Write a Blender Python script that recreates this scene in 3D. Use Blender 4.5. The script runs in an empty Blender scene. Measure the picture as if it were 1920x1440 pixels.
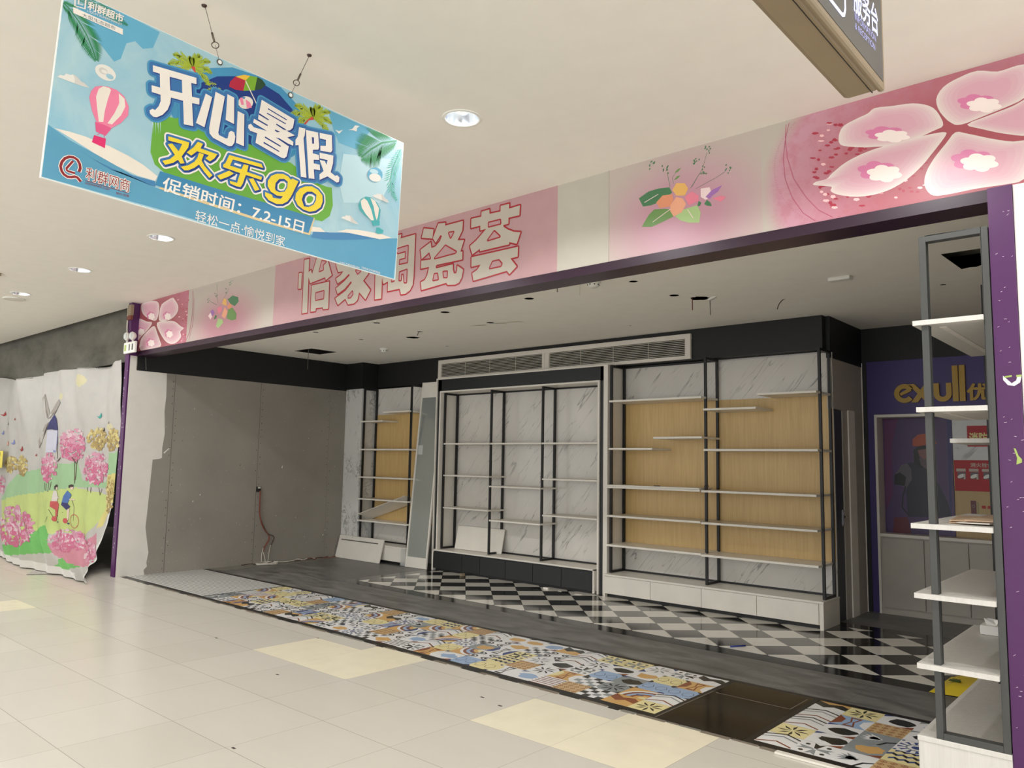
import bpy, bmesh, math, random
from mathutils import Vector, Matrix
random.seed(11)
SC = bpy.context.scene
COL = SC.collection

# ------------------------------------------------------------------ camera
YAW, PITCH, ROLL, FPX, EYE = math.radians(41.532), math.radians(5.8555), math.radians(1.022), 1450.5, 1.5
fw = Vector((-math.sin(YAW)*math.cos(PITCH), math.cos(YAW)*math.cos(PITCH), math.sin(PITCH)))
r0 = Vector((math.cos(YAW), math.sin(YAW), 0)); u0 = r0.cross(fw)
rt = r0*math.cos(ROLL)+u0*math.sin(ROLL); up = -r0*math.sin(ROLL)+u0*math.cos(ROLL)
cd = bpy.data.cameras.new('camera'); cd.sensor_width = 36; cd.lens = FPX/1920*36; cd.clip_start = .05; cd.clip_end = 200
cam = bpy.data.objects.new('camera', cd); COL.objects.link(cam)
cam.matrix_world = Matrix(((rt.x, up.x, -fw.x, 0), (rt.y, up.y, -fw.y, 0), (rt.z, up.z, -fw.z, EYE), (0, 0, 0, 1)))
SC.camera = cam
# ------------------------------------------------------------------ world, exposure
SC.view_settings.view_transform = 'Standard'; SC.view_settings.look = 'None'
SC.view_settings.gamma = 1; SC.view_settings.use_curve_mapping = False
SC.view_settings.exposure = 0.0
W = bpy.data.worlds.new('daylit_hall'); SC.world = W; W.use_nodes = True
wn = W.node_tree; bg = wn.nodes['Background']; bg.inputs[0].default_value = (.975, .99, 1.0, 1)
_tc = wn.nodes.new('ShaderNodeTexCoord'); _sx = wn.nodes.new('ShaderNodeSeparateXYZ'); _mr = wn.nodes.new('ShaderNodeMapRange')   # strength ramp added toward +X to brighten that end of the hall ceiling
wn.links.new(_tc.outputs['Generated'], _sx.inputs[0]); wn.links.new(_sx.outputs[0], _mr.inputs[0])
for _i, _v in ((1, -1.), (2, 1.), (3, .75), (4, 3.3)): _mr.inputs[_i].default_value = _v
wn.links.new(_mr.outputs[0], bg.inputs[1])
LAMP_W = 55.0          # each recessed lamp in the hall ceiling
LAMP_RGB = (.995, .992, .985)
HALL_Z, SHOP_Z, FRONT_Y = 3.477, 3.04, 4.2
LAMP_X = [-3.08+1.9265*k for k in range(-6, 4)]
LAMP_Y = [3.0, -1.2]
SC.cycles.diffuse_bounces = 8
ART = {
'banner': [
('p','sky_deep',1,[(.164,.795),(.232,.802),(.368,.758),(.348,.678),(.309,.655),(.276,.673),(.244,.648),(.229,.574),(.206,.551),(.160,.589),(.124,.618),(.048,.715)]),
('p','sky_deep',1,[(1.209,.760),(1.481,.760),(1.399,.619),(1.288,.614),(1.250,.670)]),
('p','sky_pale',1,[(1.320,.567),(1.625,.646),(1.635,.524),(1.570,.386),(1.341,.315),(1.305,.415)]),
('p','band_blue',2,[(-.014,.207),(.080,.175),(.219,.144),(.351,.108),(.418,.094),(.669,.095),(.875,.095),(1.174,.102),(1.409,.147),(1.702,.227),(1.694,-.001),(1.168,-.005),(.820,-.005),(.489,.010),(-.005,-.001)]),
('p','wave_blue',3,[(.108,.152),(.235,.111),(.413,.120),(.416,.097),(.366,.099),(.26,.115),(.175,.129)]),
('p','wave_blue',3,[(1.180,.123),(1.275,.141),(1.374,.168),(1.513,.192),(1.630,.209),(1.514,.172),(1.364,.127),(1.246,.097),(1.170,.087)]),
('p','paper_white',4,[(.025,.201),(.075,.207),(.134,.209),(.225,.202),(.295,.190),(.358,.173),(.420,.144),(.413,.122),(.341,.120),(.258,.133),(.172,.155),(.097,.180)]),
('p','paper_white',4,[(1.165,.141),(1.216,.150),(1.249,.136),(1.168,.116)]),
('p','paper_white',4,[(1.314,.157),(1.372,.185),(1.441,.202),(1.525,.213),(1.606,.221),(1.663,.219),(1.586,.191),(1.499,.182),(1.394,.171)]),
('e','ring_blue',2,(.767,.535),(.321,.014),(-.058,-.239),16),
('e','navy',3,(.781,.531),(.27,.002),(-.057,-.209),16),
('p','brush_green',4,[(.378,.403),(.471,.417),(.503,.447),(.540,.430),(.637,.427),(.844,.429),(.900,.411),(.956,.412),(1.027,.417),(1.119,.381),(1.197,.366),(1.235,.365),(1.266,.370),(1.280,.283),(1.266,.223),(1.225,.184),(1.093,.172),(.924,.148),(.765,.137),(.614,.158),(.519,.167),(.450,.167),(.404,.190),(.382,.236)]),
('p','brush_green',4,[(.978,.356),(.987,.417),(1.001,.358)]),
('p','brush_green',4,[(1.062,.352),(1.071,.418),(1.085,.355)]),
('p','brush_green',4,[(.829,.368),(.837,.431),(.851,.370)]),
('p','brush_green',4,[(.985,.352),(.995,.398),(1.008,.355)]),
('p','brush_green',4,[(.938,.368),(.947,.423),(.960,.370)]),
('p','brush_green',4,[(.964,.371),(.974,.419),(.987,.374)]),
('p','brush_green',4,[(.892,.356),(.900,.416),(.913,.359)]),
('p','brush_green',4,[(.862,.360),(.871,.405),(.883,.362)]),
('p','brush_green',4,[(.976,.369),(.986,.412),(.998,.371)]),
('p','brush_green',4,[(1.042,.364),(1.052,.413),(1.065,.367)]),
('p','brush_green',4,[(1.073,.349),(1.083,.400),(1.096,.352)]),
('p','brush_green',4,[(1.066,.356),(1.076,.416),(1.090,.359)]),
('p','brush_green',4,[(.873,.357),(.882,.414),(.895,.359)]),
('p','brush_green',4,[(1.068,.349),(1.079,.400),(1.092,.351)]),
('p','brush_green',4,[(.911,.370),(.920,.416),(.933,.373)]),
('p','brush_green',4,[(.838,.371),(.846,.426),(.859,.373)]),
('p','brush_green',4,[(.824,.364),(.832,.413),(.845,.366)]),
('p','brush_green',4,[(.899,.358),(.908,.411),(.921,.360)]),
('p','brush_green',4,[(.900,.365),(.908,.423),(.922,.367)]),
('p','brush_green',4,[(.837,.358),(.847,.400),(.858,.360)]),
('p','brush_green',4,[(1.011,.352),(1.022,.396),(1.034,.355)]),
('p','brush_green',4,[(1.020,.362),(1.03,.419),(1.043,.364)]),
('p','brush_green',4,[(.824,.376),(.833,.422),(.845,.379)]),
('p','brush_green',4,[(1.064,.363),(1.073,.425),(1.087,.366)]),
('p','brush_green',4,[(1.059,.348),(1.069,.400),(1.082,.351)]),
('p','brush_green',4,[(.910,.363),(.918,.423),(.932,.366)]),
('p','sky_pale',5,[(.377,.373),(.380,.374),(.385,.318)]),
('p','sky_pale',5,[(.406,.384),(.409,.386),(.414,.324)]),
('p','sky_pale',5,[(.374,.372),(.377,.373),(.382,.308)]),
('p','sky_pale',5,[(.376,.372),(.379,.374),(.382,.336)]),
('p','sky_pale',5,[(.398,.381),(.401,.382),(.407,.318)]),
('p','sky_pale',5,[(.387,.377),(.390,.378),(.395,.314)]),
('p','sky_pale',5,[(.395,.380),(.399,.381),(.401,.344)]),
('p','sky_pale',5,[(.386,.376),(.389,.378),(.391,.347)]),
('fr','frond_green',6,[(-.008,.697),(.023,.688),(.063,.653),(.095,.614),(.123,.566),(.141,.526)],.061,36,.009,(1,1)),
('fr','frond_green',6,[(.038,.742),(.11,.752),(.240,.724)],.035,26,.007,(1,1)),
('fr','frond_green',6,[(1.655,.764),(1.559,.715),(1.490,.653),(1.430,.588)],.122,26,.017,(1,1)),
('fr','frond_teal',6,[(1.689,.726),(1.644,.608),(1.627,.528),(1.639,.476),(1.681,.433)],.051,22,.010,(1,1)),
('fr','palm_lime',7,[(.518,.672),(.458,.669),(.415,.637)],.024,11,.013,(1,1)),
('fr','palm_lime',7,[(.518,.672),(.468,.697),(.431,.687)],.024,11,.013,(1,1)),
('fr','palm_lime',7,[(.518,.672),(.532,.725),(.546,.737)],.024,11,.013,(1,1)),
('fr','palm_lime',7,[(.518,.672),(.559,.720),(.594,.729)],.024,11,.013,(1,1)),
('fr','palm_lime',7,[(.518,.672),(.565,.693),(.606,.680)],.024,11,.013,(1,1)),
('fr','palm_lime',7,[(.518,.672),(.562,.661),(.600,.622)],.024,11,.013,(1,1)),
('fr','palm_lime',7,[(.518,.672),(.477,.65),(.447,.603)],.024,11,.013,(1,1)),
('fr','palm_lime',7,[(.518,.672),(.510,.709),(.506,.709)],.024,11,.013,(1,1)),
('fr','palm_lime',7,[(1.130,.687),(1.057,.683),(1.002,.649)],.027,11,.016,(1,1)),
('fr','palm_lime',7,[(1.130,.687),(1.069,.713),(1.023,.703)],.027,11,.016,(1,1)),
('fr','palm_lime',7,[(1.130,.687),(1.148,.744),(1.166,.758)],.027,11,.016,(1,1)),
('fr','palm_lime',7,[(1.130,.687),(1.181,.739),(1.225,.749)],.027,11,.016,(1,1)),
('fr','palm_lime',7,[(1.130,.687),(1.188,.710),(1.238,.696)],.027,11,.016,(1,1)),
('fr','palm_lime',7,[(1.130,.687),(1.184,.675),(1.230,.634)],.027,11,.016,(1,1)),
('fr','palm_lime',7,[(1.130,.687),(1.079,.663),(1.041,.612)],.027,11,.016,(1,1)),
('fr','palm_lime',7,[(1.130,.687),(1.121,.727),(1.116,.727)],.027,11,.016,(1,1)),
('p','palm_red',8,[(.511,.669),(.528,.677),(.536,.647),(.525,.655)]),
('p','palm_red',8,[(1.124,.688),(1.135,.675),(1.107,.661),(1.088,.628),(1.076,.626),(1.098,.660)]),
('fr','palm_lime',7,[(.631,.640),(.606,.634),(.582,.618)],.012,6,.006,(1,1)),
('fr','palm_lime',7,[(.653,.628),(.617,.618),(.589,.596)],.012,6,.006,(1,1)),
('p','um_red',8,[(.689,.655),(.692,.680),(.715,.714),(.764,.717),(.758,.664),(.721,.653)]),
('p','um_yellow',8,[(.715,.714),(.754,.740),(.784,.748),(.764,.717)]),
('p','um_lime',8,[(.784,.748),(.819,.758),(.812,.689),(.758,.664),(.764,.717)]),
('p','um_dark',8,[(.819,.758),(.845,.756),(.864,.740),(.844,.709),(.812,.689)]),
('s','paper_white',9,.005,[(.764,.715),(.828,.629)]),
('e','paper_white',8,(.774,.614),(.036,.015),(.002,-.030),16),
('p','balloon_pink',9,[(.743,.622),(.756,.633),(.767,.600),(.754,.595)]),
('p','balloon_pink',9,[(.772,.629),(.795,.623),(.806,.603),(.782,.590)]),
('p','wave_blue',9,[(.750,.631),(.772,.640),(.765,.626)]),
('e','cloud_white',6,(.179,.492),(.038,-.008),(-.011,-.030),16),
('e','cloud_grey',7,(.170,.495),(.016,-.003),(-.004,-.013),16),
('e','sky_mid',7,(.196,.483),(.014,-.002),(-.003,-.010),16),
('e','cloud_white',8,(.174,.494),(.011,-.001),(-.002,-.007),16),
('e','sky_deep',6,(1.526,.525),(.049,.016),(.003,-.040),16),
('e','cloud_white',7,(1.527,.510),(.039,.006),(-.003,-.023),16),
('e','sky_pale',7,(1.517,.540),(.028,.004),(-.002,-.013),16),
('p','cloud_white',7,[(.013,.401),(.023,.413),(.036,.416),(.042,.427),(.058,.428),(.066,.434),(.080,.431),(.097,.419),(.110,.417),(.127,.406),(.104,.402),(.058,.401)]),
('p','cloud_grey',8,[(.066,.433),(.080,.431),(.097,.419),(.110,.417),(.125,.407),(.075,.402),(.074,.419)]),
('p','cloud_white',7,[(1.517,.405),(1.528,.417),(1.541,.420),(1.547,.430),(1.563,.431),(1.572,.436),(1.586,.432),(1.602,.420),(1.616,.417),(1.633,.405),(1.610,.402),(1.563,.403)]),
('p','cloud_grey',8,[(1.572,.436),(1.586,.432),(1.602,.420),(1.616,.417),(1.631,.406),(1.580,.404),(1.579,.421)]),
('p','cloud_white',7,[(1.334,.233),(1.344,.245),(1.356,.247),(1.362,.257),(1.377,.257),(1.385,.262),(1.398,.258),(1.413,.245),(1.425,.242),(1.442,.231),(1.420,.228),(1.377,.231)]),
('p','cloud_grey',8,[(1.385,.261),(1.398,.258),(1.413,.245),(1.425,.242),(1.439,.231),(1.393,.231),(1.392,.247)]),
('p','cloud_white',7,[(1.260,.671),(1.283,.674),(1.306,.689),(1.294,.672),(1.284,.660),(1.274,.665)]),
('p','cloud_white',7,[(1.339,.702),(1.363,.717),(1.378,.741),(1.406,.749),(1.39,.730),(1.391,.713),(1.370,.711)]),
('p','balloon_pink',8,[(.131,.367),(.135,.396),(.148,.420),(.168,.431),(.192,.439),(.226,.44),(.258,.425),(.279,.391),(.280,.353),(.256,.311),(.218,.272),(.176,.274),(.165,.284),(.147,.318)]),
('p','paper_white',9,[(.155,.381),(.161,.416),(.176,.433),(.197,.436),(.206,.431),(.198,.385),(.192,.336),(.191,.29),(.175,.285),(.164,.334)]),
('p','paper_white',9,[(.236,.429),(.259,.416),(.266,.385),(.253,.342),(.224,.293),(.207,.291),(.228,.341),(.242,.390)]),
('p','balloon_deep',9,[(.162,.280),(.192,.281),(.224,.277),(.205,.238),(.169,.242)]),
('p','balloon_hot',9,[(.164,.226),(.208,.227),(.208,.188),(.159,.195)]),
('s','balloon_deep',9,.002,[(.174,.230),(.187,.244)]),
('s','balloon_deep',9,.002,[(.204,.226),(.198,.242)]),
('p','teal',8,[(1.433,.330),(1.445,.366),(1.475,.390),(1.511,.396),(1.548,.383),(1.577,.349),(1.574,.300),(1.571,.284),(1.524,.273),(1.476,.289),(1.442,.309)]),
('p','paper_white',9,[(1.445,.357),(1.465,.378),(1.487,.370),(1.516,.331),(1.538,.280),(1.520,.275),(1.483,.297),(1.455,.324)]),
('p','paper_white',9,[(1.504,.393),(1.537,.386),(1.566,.352),(1.562,.308),(1.555,.285),(1.543,.309),(1.529,.353)]),
('p','teal',9,[(1.521,.272),(1.575,.288),(1.577,.264),(1.534,.249)]),
('p','teal',9,[(1.556,.246),(1.574,.251),(1.604,.245),(1.602,.229),(1.569,.214),(1.556,.219)]),
('p','ribbon_tan',9,[(1.160,.189),(1.182,.188),(1.162,.096),(1.141,.096)]),
('p','ribbon_tan',9,[(.435,.102),(.668,.102),(1.158,.106),(1.159,.095),(.875,.088),(.621,.090),(.431,.094)]),
('p','ribbon',10,[(.428,.169),(.661,.173),(.921,.183),(1.176,.188),(1.153,.104),(.874,.100),(.619,.102),(.414,.104)]),
('tp','ring_blue',12,[[(.354,.603),(.539,.629),(.542,.601),(.519,.597),(.528,.538),(.561,.544),(.563,.516),(.531,.510),(.546,.411),(.505,.404),(.492,.504),(.440,.497),(.440,.473),(.432,.440),(.414,.410),(.392,.390),(.378,.386),(.363,.394),(.360,.407),(.370,.418),(.382,.418),(.394,.439),(.400,.464),(.397,.491),(.361,.488),(.357,.516),(.392,.521),(.385,.579),(.357,.576)]],.022),
('tp','outline_blue',13.5,[[(.354,.603),(.539,.629),(.542,.601),(.519,.597),(.528,.538),(.561,.544),(.563,.516),(.531,.510),(.546,.411),(.505,.404),(.492,.504),(.440,.497),(.440,.473),(.432,.440),(.414,.410),(.392,.390),(.378,.386),(.363,.394),(.360,.407),(.370,.418),(.382,.418),(.394,.439),(.400,.464),(.397,.491),(.361,.488),(.357,.516),(.392,.521),(.385,.579),(.357,.576)]],.015),
('tp','navy',15,[[(.358,.600),(.543,.627),(.546,.598),(.523,.594),(.532,.535),(.565,.541),(.567,.513),(.535,.508),(.550,.408),(.509,.401),(.496,.501),(.444,.494),(.444,.470),(.436,.437),(.418,.408),(.395,.387),(.382,.383),(.367,.391),(.364,.404),(.373,.415),(.386,.415),(.397,.436),(.404,.461),(.401,.488),(.365,.485),(.361,.513),(.396,.518),(.389,.576),(.361,.573)]],.001),
('tp','white_ink',16.5,[[(.354,.603),(.539,.629),(.542,.601),(.519,.597),(.528,.538),(.561,.544),(.563,.516),(.531,.510),(.546,.411),(.505,.404),(.492,.504),(.440,.497),(.440,.473),(.432,.440),(.414,.410),(.392,.390),(.378,.386),(.363,.394),(.360,.407),(.370,.418),(.382,.418),(.394,.439),(.400,.464),(.397,.491),(.361,.488),(.357,.516),(.392,.521),(.385,.579),(.357,.576)]],.0),
('tp','ring_blue',12,[[(.586,.577),(.616,.573),(.595,.425),(.556,.430)],[(.629,.604),(.673,.600),(.659,.425),(.663,.416),(.695,.412),(.704,.416),(.707,.445),(.717,.456),(.732,.455),(.739,.437),(.737,.407),(.727,.388),(.713,.382),(.638,.393),(.620,.407),(.616,.430)],[(.684,.616),(.717,.613),(.728,.492),(.687,.496)],[(.739,.559),(.772,.556),(.784,.408),(.745,.410)]],.022),
('tp','outline_blue',13.5,[[(.586,.577),(.616,.573),(.595,.425),(.556,.430)],[(.629,.604),(.673,.600),(.659,.425),(.663,.416),(.695,.412),(.704,.416),(.707,.445),(.717,.456),(.732,.455),(.739,.437),(.737,.407),(.727,.388),(.713,.382),(.638,.393),(.620,.407),(.616,.430)],[(.684,.616),(.717,.613),(.728,.492),(.687,.496)],[(.739,.559),(.772,.556),(.784,.408),(.745,.410)]],.015),
('tp','navy',15,[[(.590,.574),(.621,.570),(.599,.422),(.560,.427)],[(.634,.601),(.677,.597),(.663,.422),(.667,.413),(.699,.409),(.708,.413),(.711,.442),(.721,.453),(.737,.452),(.743,.434),(.741,.404),(.732,.385),(.717,.379),(.642,.390),(.625,.403),(.620,.427)],[(.688,.613),(.722,.610),(.732,.489),(.691,.493)],[(.743,.556),(.776,.553),(.788,.405),(.749,.407)]],.001),
('tp','white_ink',16.5,[[(.586,.577),(.616,.573),(.595,.425),(.556,.430)],[(.629,.604),(.673,.600),(.659,.425),(.663,.416),(.695,.412),(.704,.416),(.707,.445),(.717,.456),(.732,.455),(.739,.437),(.737,.407),(.727,.388),(.713,.382),(.638,.393),(.620,.407),(.616,.430)],[(.684,.616),(.717,.613),(.728,.492),(.687,.496)],[(.739,.559),(.772,.556),(.784,.408),(.745,.410)]],.0),
('tp','ring_blue',12,[[(.850,.659),(1.027,.633),(1.022,.589),(1.009,.572),(.990,.562),(1.036,.556),(.997,.531),(1.031,.521),(1.031,.502),(1.008,.503),(1.009,.492),(1.002,.439),(.991,.425),(.976,.422),(.838,.445),(.842,.492),(.807,.491),(.796,.501),(.796,.516),(.808,.525),(.823,.514),(.890,.522),(.818,.535),(.820,.554),(.840,.552),(.841,.584),(.843,.592)]],.022),
('tp','outline_blue',13.5,[[(.850,.659),(1.027,.633),(1.022,.589),(1.009,.572),(.990,.562),(1.036,.556),(.997,.531),(1.031,.521),(1.031,.502),(1.008,.503),(1.009,.492),(1.002,.439),(.991,.425),(.976,.422),(.838,.445),(.842,.492),(.807,.491),(.796,.501),(.796,.516),(.808,.525),(.823,.514),(.890,.522),(.818,.535),(.820,.554),(.840,.552),(.841,.584),(.843,.592)]],.015),
('tp','navy',15,[[(.855,.656),(1.032,.630),(1.027,.585),(1.014,.569),(.995,.559),(1.041,.553),(1.001,.527),(1.036,.518),(1.036,.499),(1.013,.499),(1.014,.489),(1.007,.435),(.996,.422),(.981,.419),(.843,.442),(.847,.489),(.812,.488),(.800,.497),(.800,.513),(.812,.522),(.828,.511),(.895,.519),(.822,.531),(.824,.551),(.845,.548),(.846,.581),(.848,.589)]],.001),
('tp','white_ink',16.5,[[(.850,.659),(1.027,.633),(1.022,.589),(1.009,.572),(.990,.562),(1.036,.556),(.997,.531),(1.031,.521),(1.031,.502),(1.008,.503),(1.009,.492),(1.002,.439),(.991,.425),(.976,.422),(.838,.445),(.842,.492),(.807,.491),(.796,.501),(.796,.516),(.808,.525),(.823,.514),(.890,.522),(.818,.535),(.820,.554),(.840,.552),(.841,.584),(.843,.592)]],.0),
('tp','ring_blue',12,[[(1.055,.605),(1.090,.611),(1.089,.575),(1.084,.560),(1.117,.371),(1.086,.366),(1.060,.516),(1.043,.509),(1.041,.535),(1.052,.557)],[(1.093,.606),(1.162,.619),(1.175,.547),(1.170,.533),(1.141,.522),(1.142,.504),(1.176,.508),(1.181,.484),(1.149,.474),(1.151,.456),(1.185,.461),(1.190,.434),(1.154,.427),(1.162,.380),(1.130,.373)],[(1.171,.621),(1.242,.635),(1.251,.560),(1.244,.546),(1.233,.543),(1.183,.533),(1.181,.558),(1.212,.568),(1.210,.599),(1.174,.593)],[(1.179,.521),(1.260,.535),(1.261,.495),(1.251,.445),(1.278,.435),(1.291,.443),(1.305,.435),(1.304,.412),(1.291,.404),(1.235,.418),(1.191,.385),(1.188,.412),(1.210,.437),(1.183,.484),(1.212,.490),(1.224,.474),(1.228,.500),(1.183,.493)]],.022),
('tp','outline_blue',13.5,[[(1.055,.605),(1.090,.611),(1.089,.575),(1.084,.560),(1.117,.371),(1.086,.366),(1.060,.516),(1.043,.509),(1.041,.535),(1.052,.557)],[(1.093,.606),(1.162,.619),(1.175,.547),(1.170,.533),(1.141,.522),(1.142,.504),(1.176,.508),(1.181,.484),(1.149,.474),(1.151,.456),(1.185,.461),(1.190,.434),(1.154,.427),(1.162,.380),(1.130,.373)],[(1.171,.621),(1.242,.635),(1.251,.560),(1.244,.546),(1.233,.543),(1.183,.533),(1.181,.558),(1.212,.568),(1.210,.599),(1.174,.593)],[(1.179,.521),(1.260,.535),(1.261,.495),(1.251,.445),(1.278,.435),(1.291,.443),(1.305,.435),(1.304,.412),(1.291,.404),(1.235,.418),(1.191,.385),(1.188,.412),(1.210,.437),(1.183,.484),(1.212,.490),(1.224,.474),(1.228,.500),(1.183,.493)]],.015),
('tp','navy',15,[[(1.060,.601),(1.095,.608),(1.094,.572),(1.089,.557),(1.123,.367),(1.091,.362),(1.065,.513),(1.048,.506),(1.046,.531),(1.057,.554)],[(1.098,.603),(1.168,.616),(1.180,.544),(1.175,.530),(1.147,.519),(1.147,.500),(1.181,.505),(1.186,.480),(1.154,.471),(1.157,.452),(1.190,.457),(1.195,.431),(1.159,.424),(1.167,.377),(1.136,.370)],[(1.176,.618),(1.247,.632),(1.257,.557),(1.249,.543),(1.239,.54),(1.188,.530),(1.186,.554),(1.217,.565),(1.216,.596),(1.179,.590)],[(1.185,.517),(1.266,.531),(1.267,.492),(1.257,.442),(1.283,.431),(1.296,.440),(1.310,.432),(1.309,.409),(1.297,.401),(1.241,.415),(1.197,.382),(1.193,.409),(1.215,.434),(1.188,.481),(1.217,.486),(1.229,.471),(1.233,.497),(1.188,.49)]],.001),
('tp','white_ink',16.5,[[(1.055,.605),(1.090,.611),(1.089,.575),(1.084,.560),(1.117,.371),(1.086,.366),(1.060,.516),(1.043,.509),(1.041,.535),(1.052,.557)],[(1.093,.606),(1.162,.619),(1.175,.547),(1.170,.533),(1.141,.522),(1.142,.504),(1.176,.508),(1.181,.484),(1.149,.474),(1.151,.456),(1.185,.461),(1.190,.434),(1.154,.427),(1.162,.380),(1.130,.373)],[(1.171,.621),(1.242,.635),(1.251,.560),(1.244,.546),(1.233,.543),(1.183,.533),(1.181,.558),(1.212,.568),(1.210,.599),(1.174,.593)],[(1.179,.521),(1.260,.535),(1.261,.495),(1.251,.445),(1.278,.435),(1.291,.443),(1.305,.435),(1.304,.412),(1.291,.404),(1.235,.418),(1.191,.385),(1.188,.412),(1.210,.437),(1.183,.484),(1.212,.490),(1.224,.474),(1.228,.500),(1.183,.493)]],.0),
('tp','outline_blue',18,[[(.426,.584),(.478,.592),(.485,.536),(.434,.527)]],.0),
('p','navy',19,[(.426,.584),(.478,.592),(.478,.588),(.432,.580),(.438,.527),(.434,.527)]),
('p','navy',18,[(.885,.632),(.988,.617),(.986,.612),(.884,.627)]),
('p','navy',18,[(.883,.609),(.984,.596),(.982,.591),(.882,.604)]),
('p','navy',18,[(.843,.591),(.895,.580),(.893,.575),(.841,.583)]),
('p','navy',18,[(.84,.560),(.892,.552),(.89,.546),(.838,.553)]),
('p','navy',18,[(.935,.576),(.982,.568),(.990,.564),(.975,.561),(.933,.570)]),
('p','navy',18,[(.930,.545),(.957,.544),(.942,.536),(.930,.538)]),
('p','navy',18,[(.937,.508),(.956,.511),(1.012,.501),(1.007,.491)]),
('p','navy',18,[(.882,.493),(.967,.478),(.965,.472),(.882,.486)]),
('p','navy',18,[(.878,.465),(.962,.450),(.960,.445),(.878,.458)]),
('p','navy',18,[(1.129,.583),(1.141,.585),(1.144,.554),(1.134,.551)]),
('tp','white_ink',22,[[(.445,.327),(.535,.333),(.533,.310),(.509,.261),(.524,.236),(.507,.228),(.495,.241),(.476,.221),(.444,.201),(.431,.214),(.461,.232),(.480,.257),(.446,.292),(.464,.302),(.494,.279),(.506,.315),(.447,.309)],[(.572,.350),(.595,.349),(.586,.325),(.663,.326),(.651,.302),(.632,.282),(.613,.289),(.625,.308),(.572,.307),(.549,.279),(.528,.286),(.555,.318)],[(.581,.304),(.603,.304),(.596,.274),(.611,.254),(.650,.225),(.637,.209),(.613,.227),(.586,.252),(.568,.231),(.543,.211),(.526,.205),(.509,.215),(.541,.233),(.566,.258),(.577,.281)]],.017),
('tp','outline_blue',23.5,[[(.445,.327),(.535,.333),(.533,.310),(.509,.261),(.524,.236),(.507,.228),(.495,.241),(.476,.221),(.444,.201),(.431,.214),(.461,.232),(.480,.257),(.446,.292),(.464,.302),(.494,.279),(.506,.315),(.447,.309)],[(.572,.350),(.595,.349),(.586,.325),(.663,.326),(.651,.302),(.632,.282),(.613,.289),(.625,.308),(.572,.307),(.549,.279),(.528,.286),(.555,.318)],[(.581,.304),(.603,.304),(.596,.274),(.611,.254),(.650,.225),(.637,.209),(.613,.227),(.586,.252),(.568,.231),(.543,.211),(.526,.205),(.509,.215),(.541,.233),(.566,.258),(.577,.281)]],.010),
('tp','navy',25,[[(.449,.323),(.539,.329),(.537,.306),(.512,.257),(.528,.232),(.511,.224),(.498,.237),(.479,.217),(.447,.197),(.435,.210),(.465,.228),(.483,.253),(.45,.288),(.467,.298),(.497,.275),(.509,.311),(.450,.305)],[(.576,.346),(.599,.345),(.589,.321),(.667,.322),(.655,.298),(.635,.278),(.617,.285),(.629,.304),(.576,.303),(.552,.275),(.532,.282),(.558,.314)],[(.584,.300),(.606,.300),(.6,.270),(.614,.250),(.654,.221),(.641,.205),(.617,.223),(.589,.248),(.572,.227),(.547,.207),(.530,.201),(.513,.211),(.545,.228),(.569,.254),(.581,.277)]],.003),
('tp','yellow_ink',26.5,[[(.445,.327),(.535,.333),(.533,.310),(.509,.261),(.524,.236),(.507,.228),(.495,.241),(.476,.221),(.444,.201),(.431,.214),(.461,.232),(.480,.257),(.446,.292),(.464,.302),(.494,.279),(.506,.315),(.447,.309)],[(.572,.350),(.595,.349),(.586,.325),(.663,.326),(.651,.302),(.632,.282),(.613,.289),(.625,.308),(.572,.307),(.549,.279),(.528,.286),(.555,.318)],[(.581,.304),(.603,.304),(.596,.274),(.611,.254),(.650,.225),(.637,.209),(.613,.227),(.586,.252),(.568,.231),(.543,.211),(.526,.205),(.509,.215),(.541,.233),(.566,.258),(.577,.281)]],.0),
('tp','white_ink',22,[[(.718,.343),(.876,.356),(.886,.340),(.736,.328),(.726,.296),(.781,.298),(.790,.325),(.813,.327),(.809,.295),(.884,.296),(.881,.281),(.804,.279),(.793,.233),(.784,.215),(.765,.212),(.734,.215),(.731,.227),(.766,.229),(.776,.278),(.695,.278),(.694,.290),(.703,.299)],[(.671,.23),(.724,.272),(.747,.266),(.722,.243),(.688,.218)],[(.820,.266),(.842,.275),(.877,.233),(.855,.220)]],.017),
('tp','outline_blue',23.5,[[(.718,.343),(.876,.356),(.886,.340),(.736,.328),(.726,.296),(.781,.298),(.790,.325),(.813,.327),(.809,.295),(.884,.296),(.881,.281),(.804,.279),(.793,.233),(.784,.215),(.765,.212),(.734,.215),(.731,.227),(.766,.229),(.776,.278),(.695,.278),(.694,.290),(.703,.299)],[(.671,.23),(.724,.272),(.747,.266),(.722,.243),(.688,.218)],[(.820,.266),(.842,.275),(.877,.233),(.855,.220)]],.010),
('tp','navy',25,[[(.722,.338),(.88,.352),(.89,.336),(.740,.324),(.730,.292),(.785,.294),(.794,.321),(.817,.323),(.813,.291),(.888,.292),(.884,.276),(.808,.275),(.797,.229),(.787,.211),(.769,.208),(.737,.211),(.735,.223),(.770,.225),(.780,.273),(.698,.274),(.697,.286),(.707,.295)],[(.675,.225),(.728,.267),(.751,.262),(.725,.239),(.692,.214)],[(.824,.262),(.846,.270),(.881,.229),(.859,.216)]],.003),
('tp','yellow_ink',26.5,[[(.718,.343),(.876,.356),(.886,.340),(.736,.328),(.726,.296),(.781,.298),(.790,.325),(.813,.327),(.809,.295),(.884,.296),(.881,.281),(.804,.279),(.793,.233),(.784,.215),(.765,.212),(.734,.215),(.731,.227),(.766,.229),(.776,.278),(.695,.278),(.694,.290),(.703,.299)],[(.671,.23),(.724,.272),(.747,.266),(.722,.243),(.688,.218)],[(.820,.266),(.842,.275),(.877,.233),(.855,.220)]],.0),
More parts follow.
